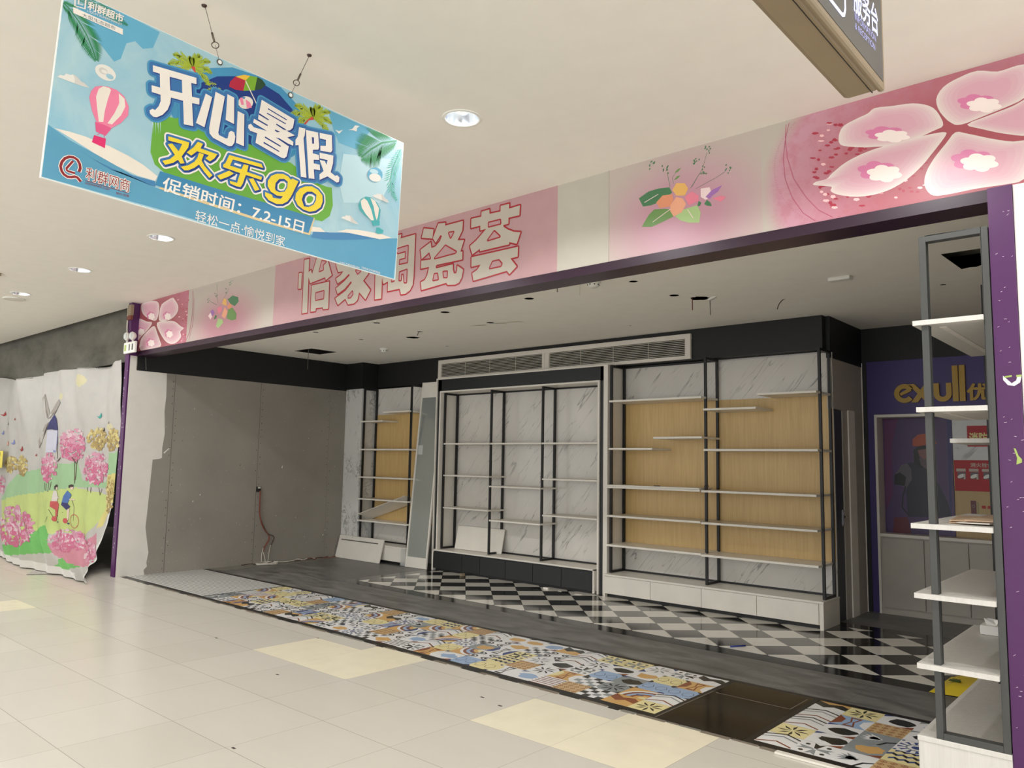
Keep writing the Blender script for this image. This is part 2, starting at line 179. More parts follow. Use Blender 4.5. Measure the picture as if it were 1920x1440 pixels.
('tp','white_ink',22,[[(1.034,.333),(1.040,.341),(1.074,.338),(1.041,.252),(1.024,.222),(.999,.202),(.970,.193),(.928,.198),(.908,.213),(.905,.231),(.940,.229),(.949,.217),(.987,.223),(.999,.240),(.967,.233),(.934,.242),(.916,.263),(.915,.289),(.930,.317),(.957,.337),(.989,.347),(1.016,.344)]],.017),
('tp','outline_blue',23.5,[[(1.034,.333),(1.040,.341),(1.074,.338),(1.041,.252),(1.024,.222),(.999,.202),(.970,.193),(.928,.198),(.908,.213),(.905,.231),(.940,.229),(.949,.217),(.987,.223),(.999,.240),(.967,.233),(.934,.242),(.916,.263),(.915,.289),(.930,.317),(.957,.337),(.989,.347),(1.016,.344)]],.010),
('tp','navy',25,[[(1.038,.329),(1.044,.336),(1.078,.333),(1.045,.247),(1.028,.217),(1.003,.198),(.974,.189),(.932,.194),(.912,.208),(.909,.227),(.944,.224),(.953,.212),(.991,.218),(1.003,.235),(.971,.228),(.938,.237),(.920,.258),(.919,.285),(.934,.312),(.961,.332),(.993,.342),(1.020,.340)]],.003),
('tp','yellow_ink',26.5,[[(1.034,.333),(1.040,.341),(1.074,.338),(1.041,.252),(1.024,.222),(.999,.202),(.970,.193),(.928,.198),(.908,.213),(.905,.231),(.940,.229),(.949,.217),(.987,.223),(.999,.240),(.967,.233),(.934,.242),(.916,.263),(.915,.289),(.930,.317),(.957,.337),(.989,.347),(1.016,.344)]],.0),
('tp','white_ink',22,[[(1.064,.244),(1.066,.275),(1.084,.305),(1.113,.326),(1.150,.338),(1.186,.332),(1.213,.312),(1.217,.282),(1.208,.251),(1.181,.224),(1.148,.209),(1.113,.209),(1.081,.221)]],.017),
('tp','outline_blue',23.5,[[(1.064,.244),(1.066,.275),(1.084,.305),(1.113,.326),(1.150,.338),(1.186,.332),(1.213,.312),(1.217,.282),(1.208,.251),(1.181,.224),(1.148,.209),(1.113,.209),(1.081,.221)]],.010),
('tp','navy',25,[[(1.068,.239),(1.070,.270),(1.088,.301),(1.117,.321),(1.155,.333),(1.191,.328),(1.217,.308),(1.222,.277),(1.212,.246),(1.186,.219),(1.152,.205),(1.117,.205),(1.085,.217)]],.003),
('tp','yellow_ink',26.5,[[(1.064,.244),(1.066,.275),(1.084,.305),(1.113,.326),(1.150,.338),(1.186,.332),(1.213,.312),(1.217,.282),(1.208,.251),(1.181,.224),(1.148,.209),(1.113,.209),(1.081,.221)]],.0),
('tp','navy',28,[[(.954,.266),(.955,.291),(.972,.316),(.998,.325),(1.017,.317),(1.017,.293),(1.003,.264),(.978,.253),(.958,.256)]],.0),
('tp','outline_blue',28.7,[[(.963,.267),(.964,.288),(.979,.310),(1.001,.318),(1.017,.311),(1.017,.290),(1.005,.265),(.984,.256),(.966,.258)]],.0),
('tp','white_ink',29.4,[[(.966,.271),(.966,.288),(.979,.306),(.997,.313),(1.011,.307),(1.011,.290),(1.001,.269),(.983,.261),(.969,.263)]],.0),
('tp','brush_green',30.1,[[(.973,.276),(.973,.287),(.982,.299),(.994,.304),(1.003,.300),(1.003,.288),(.996,.275),(.984,.269),(.975,.270)]],.0),
('tp','navy',28,[[(1.100,.255),(1.106,.282),(1.125,.303),(1.153,.312),(1.178,.304),(1.178,.279),(1.165,.250),(1.139,.230),(1.115,.226)]],.0),
('tp','outline_blue',28.7,[[(1.111,.255),(1.116,.278),(1.132,.297),(1.156,.304),(1.178,.298),(1.178,.276),(1.167,.251),(1.144,.233),(1.123,.230)]],.0),
('tp','white_ink',29.4,[[(1.115,.258),(1.119,.277),(1.133,.293),(1.153,.299),(1.171,.294),(1.171,.276),(1.162,.255),(1.143,.240),(1.125,.237)]],.0),
('tp','brush_green',30.1,[[(1.124,.262),(1.127,.275),(1.136,.285),(1.149,.289),(1.162,.286),(1.162,.274),(1.155,.260),(1.143,.250),(1.131,.248)]],.0),
('p','outline_blue',28,[(.466,.302),(.505,.313),(.492,.280)]),
('p','white_ink',28,[(.746,.316),(.778,.318),(.776,.308),(.744,.306)]),
('p','outline_blue',27.6,[(.738,.326),(.787,.324),(.781,.300),(.728,.298)]),
('t', ('white_ink',), 14, '促销时间：7.2-15日', [(.442, .090), (1.121, .093), (.447, .152)], .015, []),
('t', ('white_ink',), 14, '轻松一点·愉悦到家', [(.593, .005), (1.030, .003), (.593, .053)], .0, []),
('t', ('logo_red', 'white_ink'), 14, '利群网商', [(.152, .041), (.316, .041), (.150, .091)], .0, [.05]),
('s','logo_red',18,.002,[(.152,.036),(.316,.037)]),
('t', ('logo_red',), 14, 'LIQUNSHOP.COM', [(.152, .022), (.241, .023), (.152, .031)], 0, []),
('t', ('logo_red',), 14, '便利·创意', [(.267, .018), (.318, .020), (.266, .028)], 0, []),
('s','white_ink',13,.016,[(.126,.062),(.129,.078),(.125,.094),(.116,.107),(.102,.112),(.087,.109),(.073,.098),(.064,.081),(.061,.062),(.067,.045),(.076,.035),(.089,.03),(.102,.033),(.113,.039),(.123,.038),(.130,.032),(.136,.026)]),
('s','white_ink',13,.013,[(.101,.097),(.082,.061),(.084,.054),(.090,.052),(.113,.052)]),
('s','logo_red',14,.010,[(.126,.062),(.129,.078),(.125,.094),(.116,.107),(.102,.112),(.087,.109),(.073,.098),(.064,.081),(.061,.062),(.067,.045),(.076,.035),(.089,.03),(.102,.033),(.113,.039),(.123,.038),(.130,.032),(.136,.026)]),
('s','logo_red',14,.008,[(.101,.097),(.082,.061),(.084,.054),(.090,.052),(.113,.052)]),
('t', ('white_ink',), 14, '利群超市', [(.088, .716), (.221, .725), (.088, .750)], .03, []),
('t', ('white_ink',), 14, 'LIQUN SUPERMARKET', [(.088, .703), (.218, .710), (.089, .713)], .0, []),
('p','white_ink',13,[(.038,.698),(.224,.699),(.226,.675),(.041,.675)]),
('t', ('grey_ink',), 14, '大型生态超市', [(.073, .677), (.197, .68), (.071, .692)], .01, []),
('s','white_ink',14,.006,[(.040,.75),(.043,.706),(.079,.712),(.078,.759)]),
('s','white_ink',14,.005,[(.054,.748),(.055,.719),(.070,.723)]),
('t', ('white_ink',), 14, '扫码下载利群APP', [(1.342, .001), (1.466, .002), (1.343, .011)], .0, []),
('t', ('white_ink',), 14, '扫码关注利群网商', [(1.478, .006), (1.599, .005), (1.478, .018)], .0, []),
],
'fascia': [
('pt','petal',2,[(-.866,3.222),(-.867,3.241),(-.875,3.265),(-.885,3.289),(-.895,3.308),(-.908,3.326),(-.926,3.342),(-.948,3.356),(-.975,3.369),(-1.004,3.379),(-1.033,3.385),(-1.062,3.389),(-1.093,3.393),(-1.125,3.399),(-1.158,3.406),(-1.185,3.408),(-1.200,3.404),(-1.209,3.396),(-1.221,3.389),(-1.236,3.385),(-1.253,3.382),(-1.272,3.378),(-1.297,3.372),(-1.324,3.365),(-1.346,3.355),(-1.359,3.342),(-1.367,3.327),(-1.372,3.310),(-1.374,3.292),(-1.373,3.272),(-1.365,3.255),(-1.347,3.243),(-1.321,3.232),(-1.293,3.223),(-1.264,3.214),(-1.233,3.205),(-1.198,3.198),(-1.162,3.190),(-1.124,3.184),(-1.084,3.180),(-1.046,3.181),(-1.008,3.186),(-.974,3.191),(-.948,3.196),(-.928,3.201),(-.909,3.206),(-.891,3.21),(-.875,3.213)]),
('pt','petal',2,[(-.857,3.183),(-.871,3.188),(-.891,3.190),(-.916,3.192),(-.944,3.193),(-.976,3.193),(-1.010,3.193),(-1.045,3.193),(-1.083,3.192),(-1.122,3.190),(-1.161,3.187),(-1.200,3.184),(-1.238,3.178),(-1.272,3.171),(-1.304,3.162),(-1.335,3.151),(-1.363,3.138),(-1.388,3.122),(-1.410,3.108),(-1.423,3.098),(-1.432,3.088),(-1.444,3.081),(-1.463,3.079),(-1.486,3.079),(-1.503,3.078),(-1.513,3.074),(-1.518,3.069),(-1.512,3.062),(-1.485,3.053),(-1.448,3.042),(-1.420,3.032),(-1.416,3.025),(-1.422,3.018),(-1.424,3.011),(-1.418,3.002),(-1.407,2.992),(-1.388,2.981),(-1.359,2.968),(-1.323,2.955),(-1.284,2.945),(-1.246,2.940),(-1.206,2.938),(-1.167,2.940),(-1.133,2.946),(-1.101,2.955),(-1.069,2.968),(-1.038,2.985),(-1.008,3.005),(-.979,3.029),(-.952,3.054),(-.928,3.082),(-.905,3.107),(-.887,3.128),(-.872,3.146),(-.861,3.160),(-.855,3.171),(-.852,3.178)]),
('pt','petal',2,[(-.813,3.171),(-.797,3.169),(-.781,3.160),(-.759,3.148),(-.732,3.134),(-.701,3.117),(-.669,3.100),(-.638,3.085),(-.606,3.070),(-.575,3.059),(-.543,3.054),(-.512,3.052),(-.489,3.043),(-.480,3.023),(-.480,2.997),(-.487,2.967),(-.499,2.932),(-.518,2.895),(-.54,2.867),(-.561,2.857),(-.584,2.857),(-.615,2.858),(-.653,2.860),(-.697,2.863),(-.743,2.865),(-.791,2.864),(-.838,2.863),(-.879,2.864),(-.904,2.866),(-.921,2.871),(-.934,2.880),(-.946,2.895),(-.955,2.914),(-.961,2.935),(-.961,2.955),(-.958,2.976),(-.951,2.997),(-.942,3.018),(-.929,3.039),(-.914,3.061),(-.896,3.083),(-.875,3.106),(-.856,3.127),(-.841,3.145),(-.828,3.162)]),
('pt','petal',2,[(-.761,3.196),(-.754,3.185),(-.729,3.171),(-.699,3.155),(-.671,3.139),(-.638,3.121),(-.605,3.105),(-.572,3.090),(-.539,3.077),(-.506,3.070),(-.474,3.072),(-.443,3.080),(-.421,3.099),(-.414,3.133),(-.418,3.176),(-.428,3.213),(-.444,3.235),(-.467,3.249),(-.492,3.256),(-.516,3.253),(-.540,3.243),(-.568,3.233),(-.598,3.227),(-.631,3.222),(-.664,3.216),(-.702,3.210),(-.740,3.205)]),
('pt','petal',2,[(-.831,3.225),(-.848,3.244),(-.864,3.269),(-.878,3.295),(-.887,3.319),(-.892,3.342),(-.893,3.365),(-.887,3.385),(-.875,3.404),(-.859,3.420),(-.839,3.431),(-.815,3.44),(-.789,3.446),(-.763,3.452),(-.736,3.456),(-.708,3.455),(-.680,3.446),(-.652,3.433),(-.624,3.423),(-.596,3.422),(-.568,3.425),(-.541,3.426),(-.517,3.423),(-.496,3.418),(-.480,3.405),(-.471,3.383),(-.468,3.354),(-.471,3.326),(-.483,3.301),(-.501,3.277),(-.523,3.258),(-.546,3.247),(-.571,3.241),(-.599,3.235),(-.630,3.229),(-.664,3.223),(-.697,3.217),(-.728,3.211),(-.758,3.205),(-.784,3.203),(-.803,3.206),(-.817,3.212)]),
('f','blossom_pink',6,(-1.139,3.256),(.100,-.027),(-.001,-.039),6),
('f','blossom_white',7,(-1.104,3.231),(.088,-.024),(-.001,-.035),6),
('f','blossom_pink',6,(-1.183,3.064),(.101,-.024),(-.001,-.054),6),
('f','blossom_white',7,(-1.148,3.040),(.089,-.021),(-.001,-.048),6),
('f','blossom_pink',6,(-.748,3.012),(.094,-.024),(-.002,-.054),6),
('f','blossom_white',7,(-.718,2.991),(.083,-.020),(-.001,-.047),6),
('f','blossom_pink',6,(-.717,3.296),(.086,-.026),(-.001,-.043),6),
('f','blossom_white',7,(-.687,3.273),(.076,-.023),(-.001,-.039),6),
('pt','petal',2,[(-9.701,3.203),(-9.746,3.203),(-9.801,3.216),(-9.863,3.235),(-9.932,3.257),(-10.006,3.285),(-10.070,3.316),(-10.115,3.348),(-10.149,3.383),(-10.167,3.415),(-10.171,3.440),(-10.160,3.461),(-10.127,3.475),(-10.065,3.481),(-9.981,3.480),(-9.899,3.476),(-9.828,3.469),(-9.760,3.458),(-9.704,3.444),(-9.669,3.426),(-9.647,3.404),(-9.633,3.378),(-9.626,3.347),(-9.626,3.313),(-9.634,3.280),(-9.648,3.249),(-9.669,3.220)]),
('pt','petal',2,[(-9.606,3.192),(-9.623,3.215),(-9.624,3.245),(-9.618,3.278),(-9.611,3.314),(-9.598,3.353),(-9.572,3.385),(-9.531,3.403),(-9.479,3.414),(-9.426,3.422),(-9.374,3.431),(-9.323,3.437),(-9.279,3.438),(-9.253,3.432),(-9.236,3.420),(-9.215,3.402),(-9.181,3.377),(-9.143,3.346),(-9.117,3.315),(-9.11,3.287),(-9.115,3.261),(-9.135,3.235),(-9.170,3.212),(-9.218,3.192),(-9.273,3.176),(-9.329,3.168),(-9.390,3.167),(-9.450,3.168),(-9.509,3.171),(-9.565,3.178)]),
('pt','petal',2,[(-9.665,3.170),(-9.598,3.178),(-9.492,3.171),(-9.389,3.161),(-9.313,3.155),(-9.244,3.146),(-9.179,3.132),(-9.122,3.110),(-9.071,3.084),(-9.026,3.061),(-8.985,3.046),(-8.952,3.036),(-8.936,3.025),(-8.954,3.015),(-8.991,3.006),(-9.017,2.993),(-9.012,2.972),(-8.995,2.948),(-8.994,2.924),(-9.022,2.902),(-9.066,2.882),(-9.115,2.868),(-9.160,2.862),(-9.209,2.861),(-9.260,2.867),(-9.310,2.879),(-9.361,2.896),(-9.416,2.923),(-9.474,2.960),(-9.534,3.005),(-9.586,3.050),(-9.632,3.095),(-9.668,3.139)]),
('pt','petal',2,[(-9.738,3.136),(-9.702,3.115),(-9.675,3.080),(-9.646,3.042),(-9.614,3.007),(-9.581,2.970),(-9.554,2.935),(-9.527,2.905),(-9.507,2.877),(-9.528,2.857),(-9.619,2.849),(-9.752,2.848),(-9.870,2.848),(-9.944,2.844),(-9.999,2.841),(-10.047,2.845),(-10.089,2.857),(-10.121,2.877),(-10.138,2.903),(-10.137,2.936),(-10.121,2.976),(-10.089,3.014),(-10.039,3.045),(-9.973,3.073),(-9.907,3.096),(-9.847,3.118),(-9.789,3.134)]),
('pt','petal',2,[(-9.808,3.186),(-9.833,3.198),(-9.884,3.205),(-9.957,3.216),(-10.064,3.248),(-10.191,3.283),(-10.281,3.281),(-10.297,3.204),(-10.274,3.089),(-10.238,3.006),(-10.199,2.994),(-10.150,3.016),(-10.094,3.043),(-10.033,3.063),(-9.967,3.086),(-9.909,3.111),(-9.861,3.137),(-9.821,3.163)]),
('f','blossom_pink',6,(-9.864,3.282),(.122,-.014),(.008,-.058),6),
('f','blossom_white',7,(-9.837,3.270),(.102,-.011),(.007,-.047),6),
('f','blossom_pink',6,(-9.402,3.229),(.114,-.013),(.007,-.056),6),
('f','blossom_white',7,(-9.376,3.218),(.096,-.011),(.006,-.046),6),
('f','blossom_pink',6,(-9.325,3.001),(.113,-.011),(.007,-.055),6),
('f','blossom_white',7,(-9.300,2.990),(.095,-.009),(.006,-.045),6),
('f','blossom_pink',6,(-9.822,2.936),(.121,-.011),(.008,-.057),6),
('f','blossom_white',7,(-9.795,2.925),(.101,-.009),(.007,-.047),6),
('f','blossom_pink',6,(-10.140,3.110),(.126,-.012),(.009,-.058),6),
('f','blossom_white',7,(-10.112,3.098),(.106,-.010),(.007,-.048),6),
('f','seed_pale',1,(-1.463,3.333),(.013,-.003),(-.000,-.008),5),
('f','seed_pale',1,(-1.071,3.260),(.013,-.003),(-.000,-.007),5),
('f','seed_red',1,(-1.367,3.065),(.014,-.003),(-.000,-.007),5),
('f','seed_red',1,(-1.497,3.151),(.011,-.002),(-.000,-.009),5),
('f','seed_red',1,(-.952,2.948),(.009,-.002),(-.000,-.007),5),
('f','seed_red',1,(-1.426,2.943),(.011,-.002),(-.000,-.01),5),
('f','seed_pale',1,(-1.130,3.230),(.013,-.003),(-.000,-.007),5),
('f','seed_red',1,(-1.072,3.054),(.013,-.003),(-.000,-.009),5),
('f','seed_pale',1,(-1.449,2.960),(.019,-.004),(-.000,-.008),5),
('f','seed_red',1,(-1.204,3.161),(.013,-.003),(-.000,-.007),5),
('f','seed_red',1,(-1.177,3.068),(.016,-.004),(-.000,-.008),5),
('f','seed_red',1,(-1.095,2.964),(.012,-.002),(-.000,-.008),5),
('f','seed_pale',1,(-1.339,3.116),(.016,-.004),(-.000,-.010),5),
('f','seed_red',1,(-1.298,3.271),(.014,-.003),(-.000,-.009),5),
('f','seed_red',1,(-1.308,3.223),(.017,-.004),(-.000,-.008),5),
('f','seed_pale',1,(-1.032,3.111),(.011,-.003),(-.000,-.009),5),
('f','seed_red',1,(-1.412,2.927),(.019,-.004),(-.000,-.010),5),
('f','seed_red',1,(-1.195,3.058),(.011,-.002),(-.000,-.006),5),
('f','seed_red',1,(-.999,3.136),(.014,-.003),(-.000,-.008),5),
('f','seed_pale',1,(-1.411,2.974),(.015,-.003),(-.000,-.010),5),
('f','seed_pale',1,(-1.326,3.077),(.012,-.002),(-.000,-.010),5),
('f','seed_pale',1,(-1.393,3.075),(.016,-.003),(-.000,-.006),5),
('f','seed_red',1,(-1.099,2.982),(.017,-.004),(-.000,-.009),5),
('f','seed_red',1,(-1.416,2.915),(.012,-.002),(-.000,-.006),5),
('f','seed_red',1,(-1.388,3.374),(.013,-.003),(-.000,-.008),5),
('f','seed_pale',1,(-1.468,3.304),(.019,-.005),(-.000,-.005),5),
('f','seed_red',1,(-1.259,3.207),(.017,-.004),(-.000,-.008),5),
('f','seed_red',1,(-1.173,3.172),(.014,-.003),(-.000,-.006),5),
('f','seed_pale',1,(-1.021,3.072),(.014,-.003),(-.000,-.006),5),
('f','seed_pale',1,(-1.428,3.078),(.014,-.003),(-.000,-.006),5),
('f','seed_pale',1,(-1.427,3.355),(.01,-.002),(-.000,-.005),5),
('f','seed_red',1,(-1.169,3.007),(.012,-.002),(-.000,-.009),5),
('f','seed_red',1,(-1.167,3.104),(.013,-.003),(-.000,-.007),5),
('f','seed_red',1,(-1.083,3.106),(.014,-.003),(-.000,-.006),5),
('f','seed_red',1,(-.933,3.011),(.008,-.002),(-.000,-.009),5),
('f','seed_pale',1,(-1.419,3.390),(.016,-.004),(-.000,-.007),5),
('f','seed_red',1,(-1.335,2.957),(.009,-.002),(-.000,-.007),5),
('f','seed_red',1,(-1.039,3.166),(.016,-.004),(-.000,-.008),5),
('f','seed_red',1,(-1.336,3.112),(.014,-.003),(-.000,-.009),5),
('f','seed_red',1,(-1.503,3.357),(.015,-.004),(-.000,-.007),5),
('f','seed_red',1,(-1.329,3.090),(.013,-.003),(-.000,-.008),5),
('f','seed_red',1,(-1.020,3.219),(.010,-.003),(-.000,-.007),5),
('f','seed_red',1,(-1.172,3.324),(.014,-.004),(-.000,-.008),5),
('f','seed_red',1,(-.951,2.938),(.012,-.002),(-.000,-.008),5),
('f','seed_red',1,(-1.230,2.946),(.017,-.003),(-.000,-.008),5),
('f','seed_red',1,(-1.243,3.199),(.017,-.004),(-.000,-.005),5),
('f','seed_red',1,(-1.219,3.053),(.018,-.004),(-.000,-.007),5),
('f','seed_red',1,(-1.251,3.065),(.01,-.002),(-.000,-.006),5),
('f','seed_pale',1,(-1.103,3.298),(.012,-.003),(-.000,-.005),5),
('f','seed_red',1,(-1.262,3.097),(.017,-.004),(-.000,-.006),5),
('f','seed_red',1,(-1.076,3.234),(.015,-.004),(-.000,-.007),5),
('f','seed_red',1,(-1.396,3.295),(.010,-.002),(-.000,-.006),5),
('f','seed_pale',1,(-1.175,2.985),(.009,-.002),(-.000,-.005),5),
('f','seed_pale',1,(-1.165,2.940),(.010,-.002),(-.000,-.007),5),
('f','seed_red',1,(-1.319,3.050),(.013,-.003),(-.000,-.008),5),
('f','seed_red',1,(-.963,3.200),(.009,-.002),(-.000,-.007),5),
('f','seed_red',1,(-1.175,3.005),(.009,-.002),(-.000,-.006),5),
('f','seed_red',1,(-1.011,3.139),(.015,-.004),(-.000,-.009),5),
('f','seed_red',1,(-1.232,3.141),(.016,-.004),(-.000,-.008),5),
('f','seed_red',1,(-1.465,3.047),(.018,-.004),(-.000,-.007),5),
('f','seed_red',1,(-1.232,3.141),(.013,-.003),(-.000,-.006),5),
('f','seed_pale',1,(-1.027,3.274),(.012,-.003),(-.000,-.009),5),
('f','seed_red',1,(-.952,3.049),(.014,-.003),(-.000,-.005),5),
('f','seed_red',1,(-.971,3.023),(.009,-.002),(-.000,-.007),5),
('f','seed_red',1,(-1.290,3.239),(.018,-.005),(-.000,-.008),5),
('f','seed_pale',1,(-1.033,3.096),(.016,-.004),(-.000,-.008),5),
('f','seed_red',1,(-1.029,3.067),(.013,-.003),(-.000,-.007),5),
('f','seed_red',1,(-1.166,2.941),(.009,-.002),(-.000,-.005),5),
('f','seed_red',1,(-1.394,3.288),(.018,-.005),(-.000,-.007),5),
('f','seed_red',1,(-1.047,3.295),(.011,-.003),(-.000,-.009),5),
('f','seed_red',1,(-.962,3.106),(.009,-.002),(-.000,-.005),5),
('f','seed_red',1,(-1.414,3.196),(.018,-.004),(-.000,-.007),5),
('f','seed_red',1,(-1.169,3.272),(.016,-.004),(-.000,-.008),5),
('f','seed_red',1,(-1.303,2.965),(.018,-.004),(-.000,-.008),5),
('f','seed_red',1,(-1.104,3.066),(.01,-.002),(-.000,-.008),5),
('f','seed_pale',1,(-1.335,3.014),(.019,-.004),(-.000,-.005),5),
('f','seed_pale',1,(-1.082,3.007),(.009,-.002),(-.000,-.007),5),
('f','seed_red',1,(-.935,3.078),(.01,-.002),(-.000,-.006),5),
('f','seed_red',1,(-1.229,2.936),(.015,-.003),(-.000,-.009),5),
('f','seed_red',1,(-1.119,3.091),(.009,-.002),(-.000,-.005),5),
('f','seed_red',1,(-1.043,3.082),(.009,-.002),(-.000,-.009),5),
('f','seed_red',1,(-1.013,2.995),(.014,-.003),(-.000,-.006),5),
('f','seed_red',1,(-1.024,3.241),(.009,-.002),(-.000,-.006),5),
('f','seed_red',1,(-1.484,3.201),(.010,-.002),(-.000,-.009),5),
('f','seed_red',1,(-1.240,3.010),(.018,-.004),(-.000,-.006),5),
('f','seed_red',1,(-1.094,2.976),(.013,-.003),(-.000,-.005),5),
('f','seed_pale',1,(-1.313,3.314),(.019,-.005),(-.000,-.006),5),
('f','seed_pale',1,(-1.472,3.015),(.010,-.002),(-.000,-.008),5),
('f','seed_red',1,(-1.215,3.041),(.014,-.003),(-.000,-.005),5),
('f','seed_red',1,(-.924,2.98),(.011,-.002),(-.000,-.005),5),
('f','seed_red',1,(-1.314,3.302),(.014,-.004),(-.000,-.008),5),
('f','seed_red',1,(-1.105,3.168),(.015,-.004),(-.000,-.005),5),
('f','seed_red',1,(-1.387,3.237),(.018,-.004),(-.000,-.005),5),
('f','seed_pale',1,(-1.048,3.099),(.008,-.002),(-.000,-.006),5),
('f','seed_red',1,(-.949,3.200),(.012,-.003),(-.000,-.008),5),
('f','seed_red',1,(-1.076,2.941),(.009,-.002),(-.000,-.008),5),
('f','seed_red',1,(-1.167,3.160),(.010,-.002),(-.000,-.006),5),
('f','seed_red',1,(-1.100,3.161),(.013,-.003),(-.000,-.008),5),
('f','seed_red',1,(-1.496,3.357),(.018,-.005),(-.000,-.007),5),
('f','seed_red',1,(-1.508,3.135),(.013,-.003),(-.000,-.007),5),
('f','seed_red',1,(-1.021,2.915),(.011,-.002),(-.000,-.007),5),
('f','seed_red',1,(-1.124,3.242),(.016,-.004),(-.000,-.005),5),
('f','seed_red',1,(-1.228,3.116),(.009,-.002),(-.000,-.008),5),
('f','seed_red',1,(-1.414,3.142),(.015,-.004),(-.000,-.005),5),
('f','seed_red',1,(-1.023,3.072),(.010,-.002),(-.000,-.004),5),
('f','seed_pale',1,(-.968,3.152),(.016,-.004),(-.000,-.006),5),
('f','seed_red',1,(-1.377,3.239),(.012,-.003),(-.000,-.007),5),
('f','seed_pale',1,(-1.290,2.932),(.017,-.003),(-.000,-.009),5),
('f','seed_red',1,(-1.135,3.110),(.010,-.002),(-.000,-.006),5),
('f','seed_red',1,(-1.271,3.310),(.010,-.003),(-.000,-.008),5),
('f','seed_red',1,(-.972,3.172),(.012,-.003),(-.000,-.007),5),
('f','seed_red',1,(-1.180,3.285),(.012,-.003),(-.000,-.005),5),
('f','seed_red',1,(-1.200,3.029),(.016,-.004),(-.000,-.005),5),
('f','seed_pale',1,(-1.104,2.994),(.012,-.002),(-.000,-.007),5),
('f','seed_pale',1,(-1.086,3.099),(.017,-.004),(-.000,-.008),5),
('f','seed_red',1,(-1.107,3.033),(.012,-.003),(-.000,-.007),5),
('f','seed_red',1,(-1.101,3.039),(.011,-.002),(-.000,-.005),5),
('f','seed_pale',1,(-1.049,2.981),(.012,-.002),(-.000,-.009),5),
('f','seed_red',1,(-1.362,3.366),(.016,-.004),(-.000,-.010),5),
('f','seed_pale',1,(-.982,2.926),(.013,-.003),(-.000,-.007),5),
('f','seed_red',1,(-1.210,3.293),(.011,-.003),(-.000,-.010),5),
('f','seed_red',1,(-1.178,3.125),(.015,-.003),(-.000,-.007),5),
('f','seed_red',1,(-1.061,3.026),(.016,-.004),(-.000,-.007),5),
('f','seed_pale',1,(-1.268,3.301),(.017,-.005),(-.000,-.008),5),
('f','seed_red',1,(-.927,3.134),(.010,-.002),(-.000,-.006),5),
('f','seed_red',1,(-1.349,3.045),(.010,-.002),(-.000,-.007),5),
('f','seed_pale',1,(-1.401,3.039),(.015,-.003),(-.000,-.009),5),
('f','seed_red',1,(-.993,2.908),(.010,-.002),(-.000,-.007),5),
('f','seed_red',1,(-1.145,3.195),(.011,-.003),(-.000,-.008),5),
('f','seed_red',1,(-.936,3.168),(.009,-.002),(-.000,-.006),5),
('f','seed_red',1,(-1.174,3.035),(.010,-.002),(-.000,-.008),5),
('f','seed_pale',1,(-1.123,2.957),(.009,-.002),(-.000,-.009),5),
('f','seed_red',1,(-1.429,3.120),(.013,-.003),(-.000,-.009),5),
('f','seed_red',1,(-1.374,3.011),(.017,-.004),(-.000,-.005),5),
('f','seed_red',1,(-1.099,3.252),(.010,-.002),(-.000,-.008),5),
('f','seed_pale',1,(-1.453,2.996),(.013,-.003),(-.000,-.009),5),
('f','seed_pale',1,(-1.405,2.912),(.019,-.004),(-.000,-.008),5),
('f','seed_red',1,(-.935,3.210),(.015,-.004),(-.000,-.005),5),
('f','seed_pale',1,(-1.308,3.277),(.019,-.005),(-.000,-.009),5),
('f','seed_pale',1,(-1.219,3.342),(.018,-.005),(-.000,-.005),5),
('f','seed_red',1,(-1.515,3.218),(.019,-.005),(-.000,-.005),5),
('f','seed_red',1,(-1.059,2.927),(.008,-.002),(-.000,-.008),5),
('f','seed_red',1,(-1.390,3.206),(.012,-.003),(-.000,-.007),5),
('f','seed_pale',1,(-1.096,2.900),(.009,-.002),(-.000,-.006),5),
('f','seed_red',1,(-.946,3.234),(.009,-.002),(-.000,-.007),5),
('f','seed_red',1,(-1.368,3.026),(.011,-.002),(-.000,-.010),5),
('f','seed_red',1,(-1.173,3.103),(.014,-.003),(-.000,-.007),5),
('f','seed_red',1,(-.952,3.221),(.009,-.002),(-.000,-.005),5),
('f','seed_red',1,(-1.017,3.214),(.008,-.002),(-.000,-.007),5),
('f','seed_red',1,(-1.397,2.959),(.014,-.003),(-.000,-.005),5),
('f','seed_red',1,(-1.097,3.045),(.010,-.002),(-.000,-.008),5),
('f','seed_pale',1,(-.958,2.934),(.013,-.003),(-.000,-.005),5),
('f','seed_red',1,(-1.263,2.892),(.018,-.003),(-.000,-.006),5),
('f','seed_red',1,(-.976,3.199),(.012,-.003),(-.000,-.009),5),
('f','seed_red',1,(-.921,3.149),(.010,-.002),(-.000,-.005),5),
('f','seed_pale',1,(-1.281,3.362),(.010,-.003),(-.000,-.006),5),
('f','seed_red',1,(-1.225,3.307),(.009,-.002),(-.000,-.007),5),
('f','seed_pale',1,(-1.423,3.049),(.018,-.004),(-.000,-.010),5),
('f','seed_red',1,(-1.142,3.251),(.009,-.002),(-.000,-.006),5),
('f','seed_red',1,(-1.128,3.311),(.009,-.002),(-.000,-.005),5),
('f','seed_red',1,(-1.113,3.14),(.010,-.002),(-.000,-.007),5),
('f','seed_red',1,(-.940,2.909),(.010,-.002),(-.000,-.005),5),
('f','seed_red',1,(-1.263,3.195),(.014,-.003),(-.000,-.007),5),
('f','seed_red',1,(-1.421,3.394),(.017,-.005),(-.000,-.006),5),
('f','seed_red',1,(-1.220,2.971),(.009,-.002),(-.000,-.006),5),
('f','seed_red',1,(-1.372,3.000),(.017,-.004),(-.000,-.005),5),
('f','seed_red',1,(-1.199,3.319),(.017,-.005),(-.000,-.009),5),
('f','seed_red',1,(-1.171,3.099),(.015,-.003),(-.000,-.009),5),
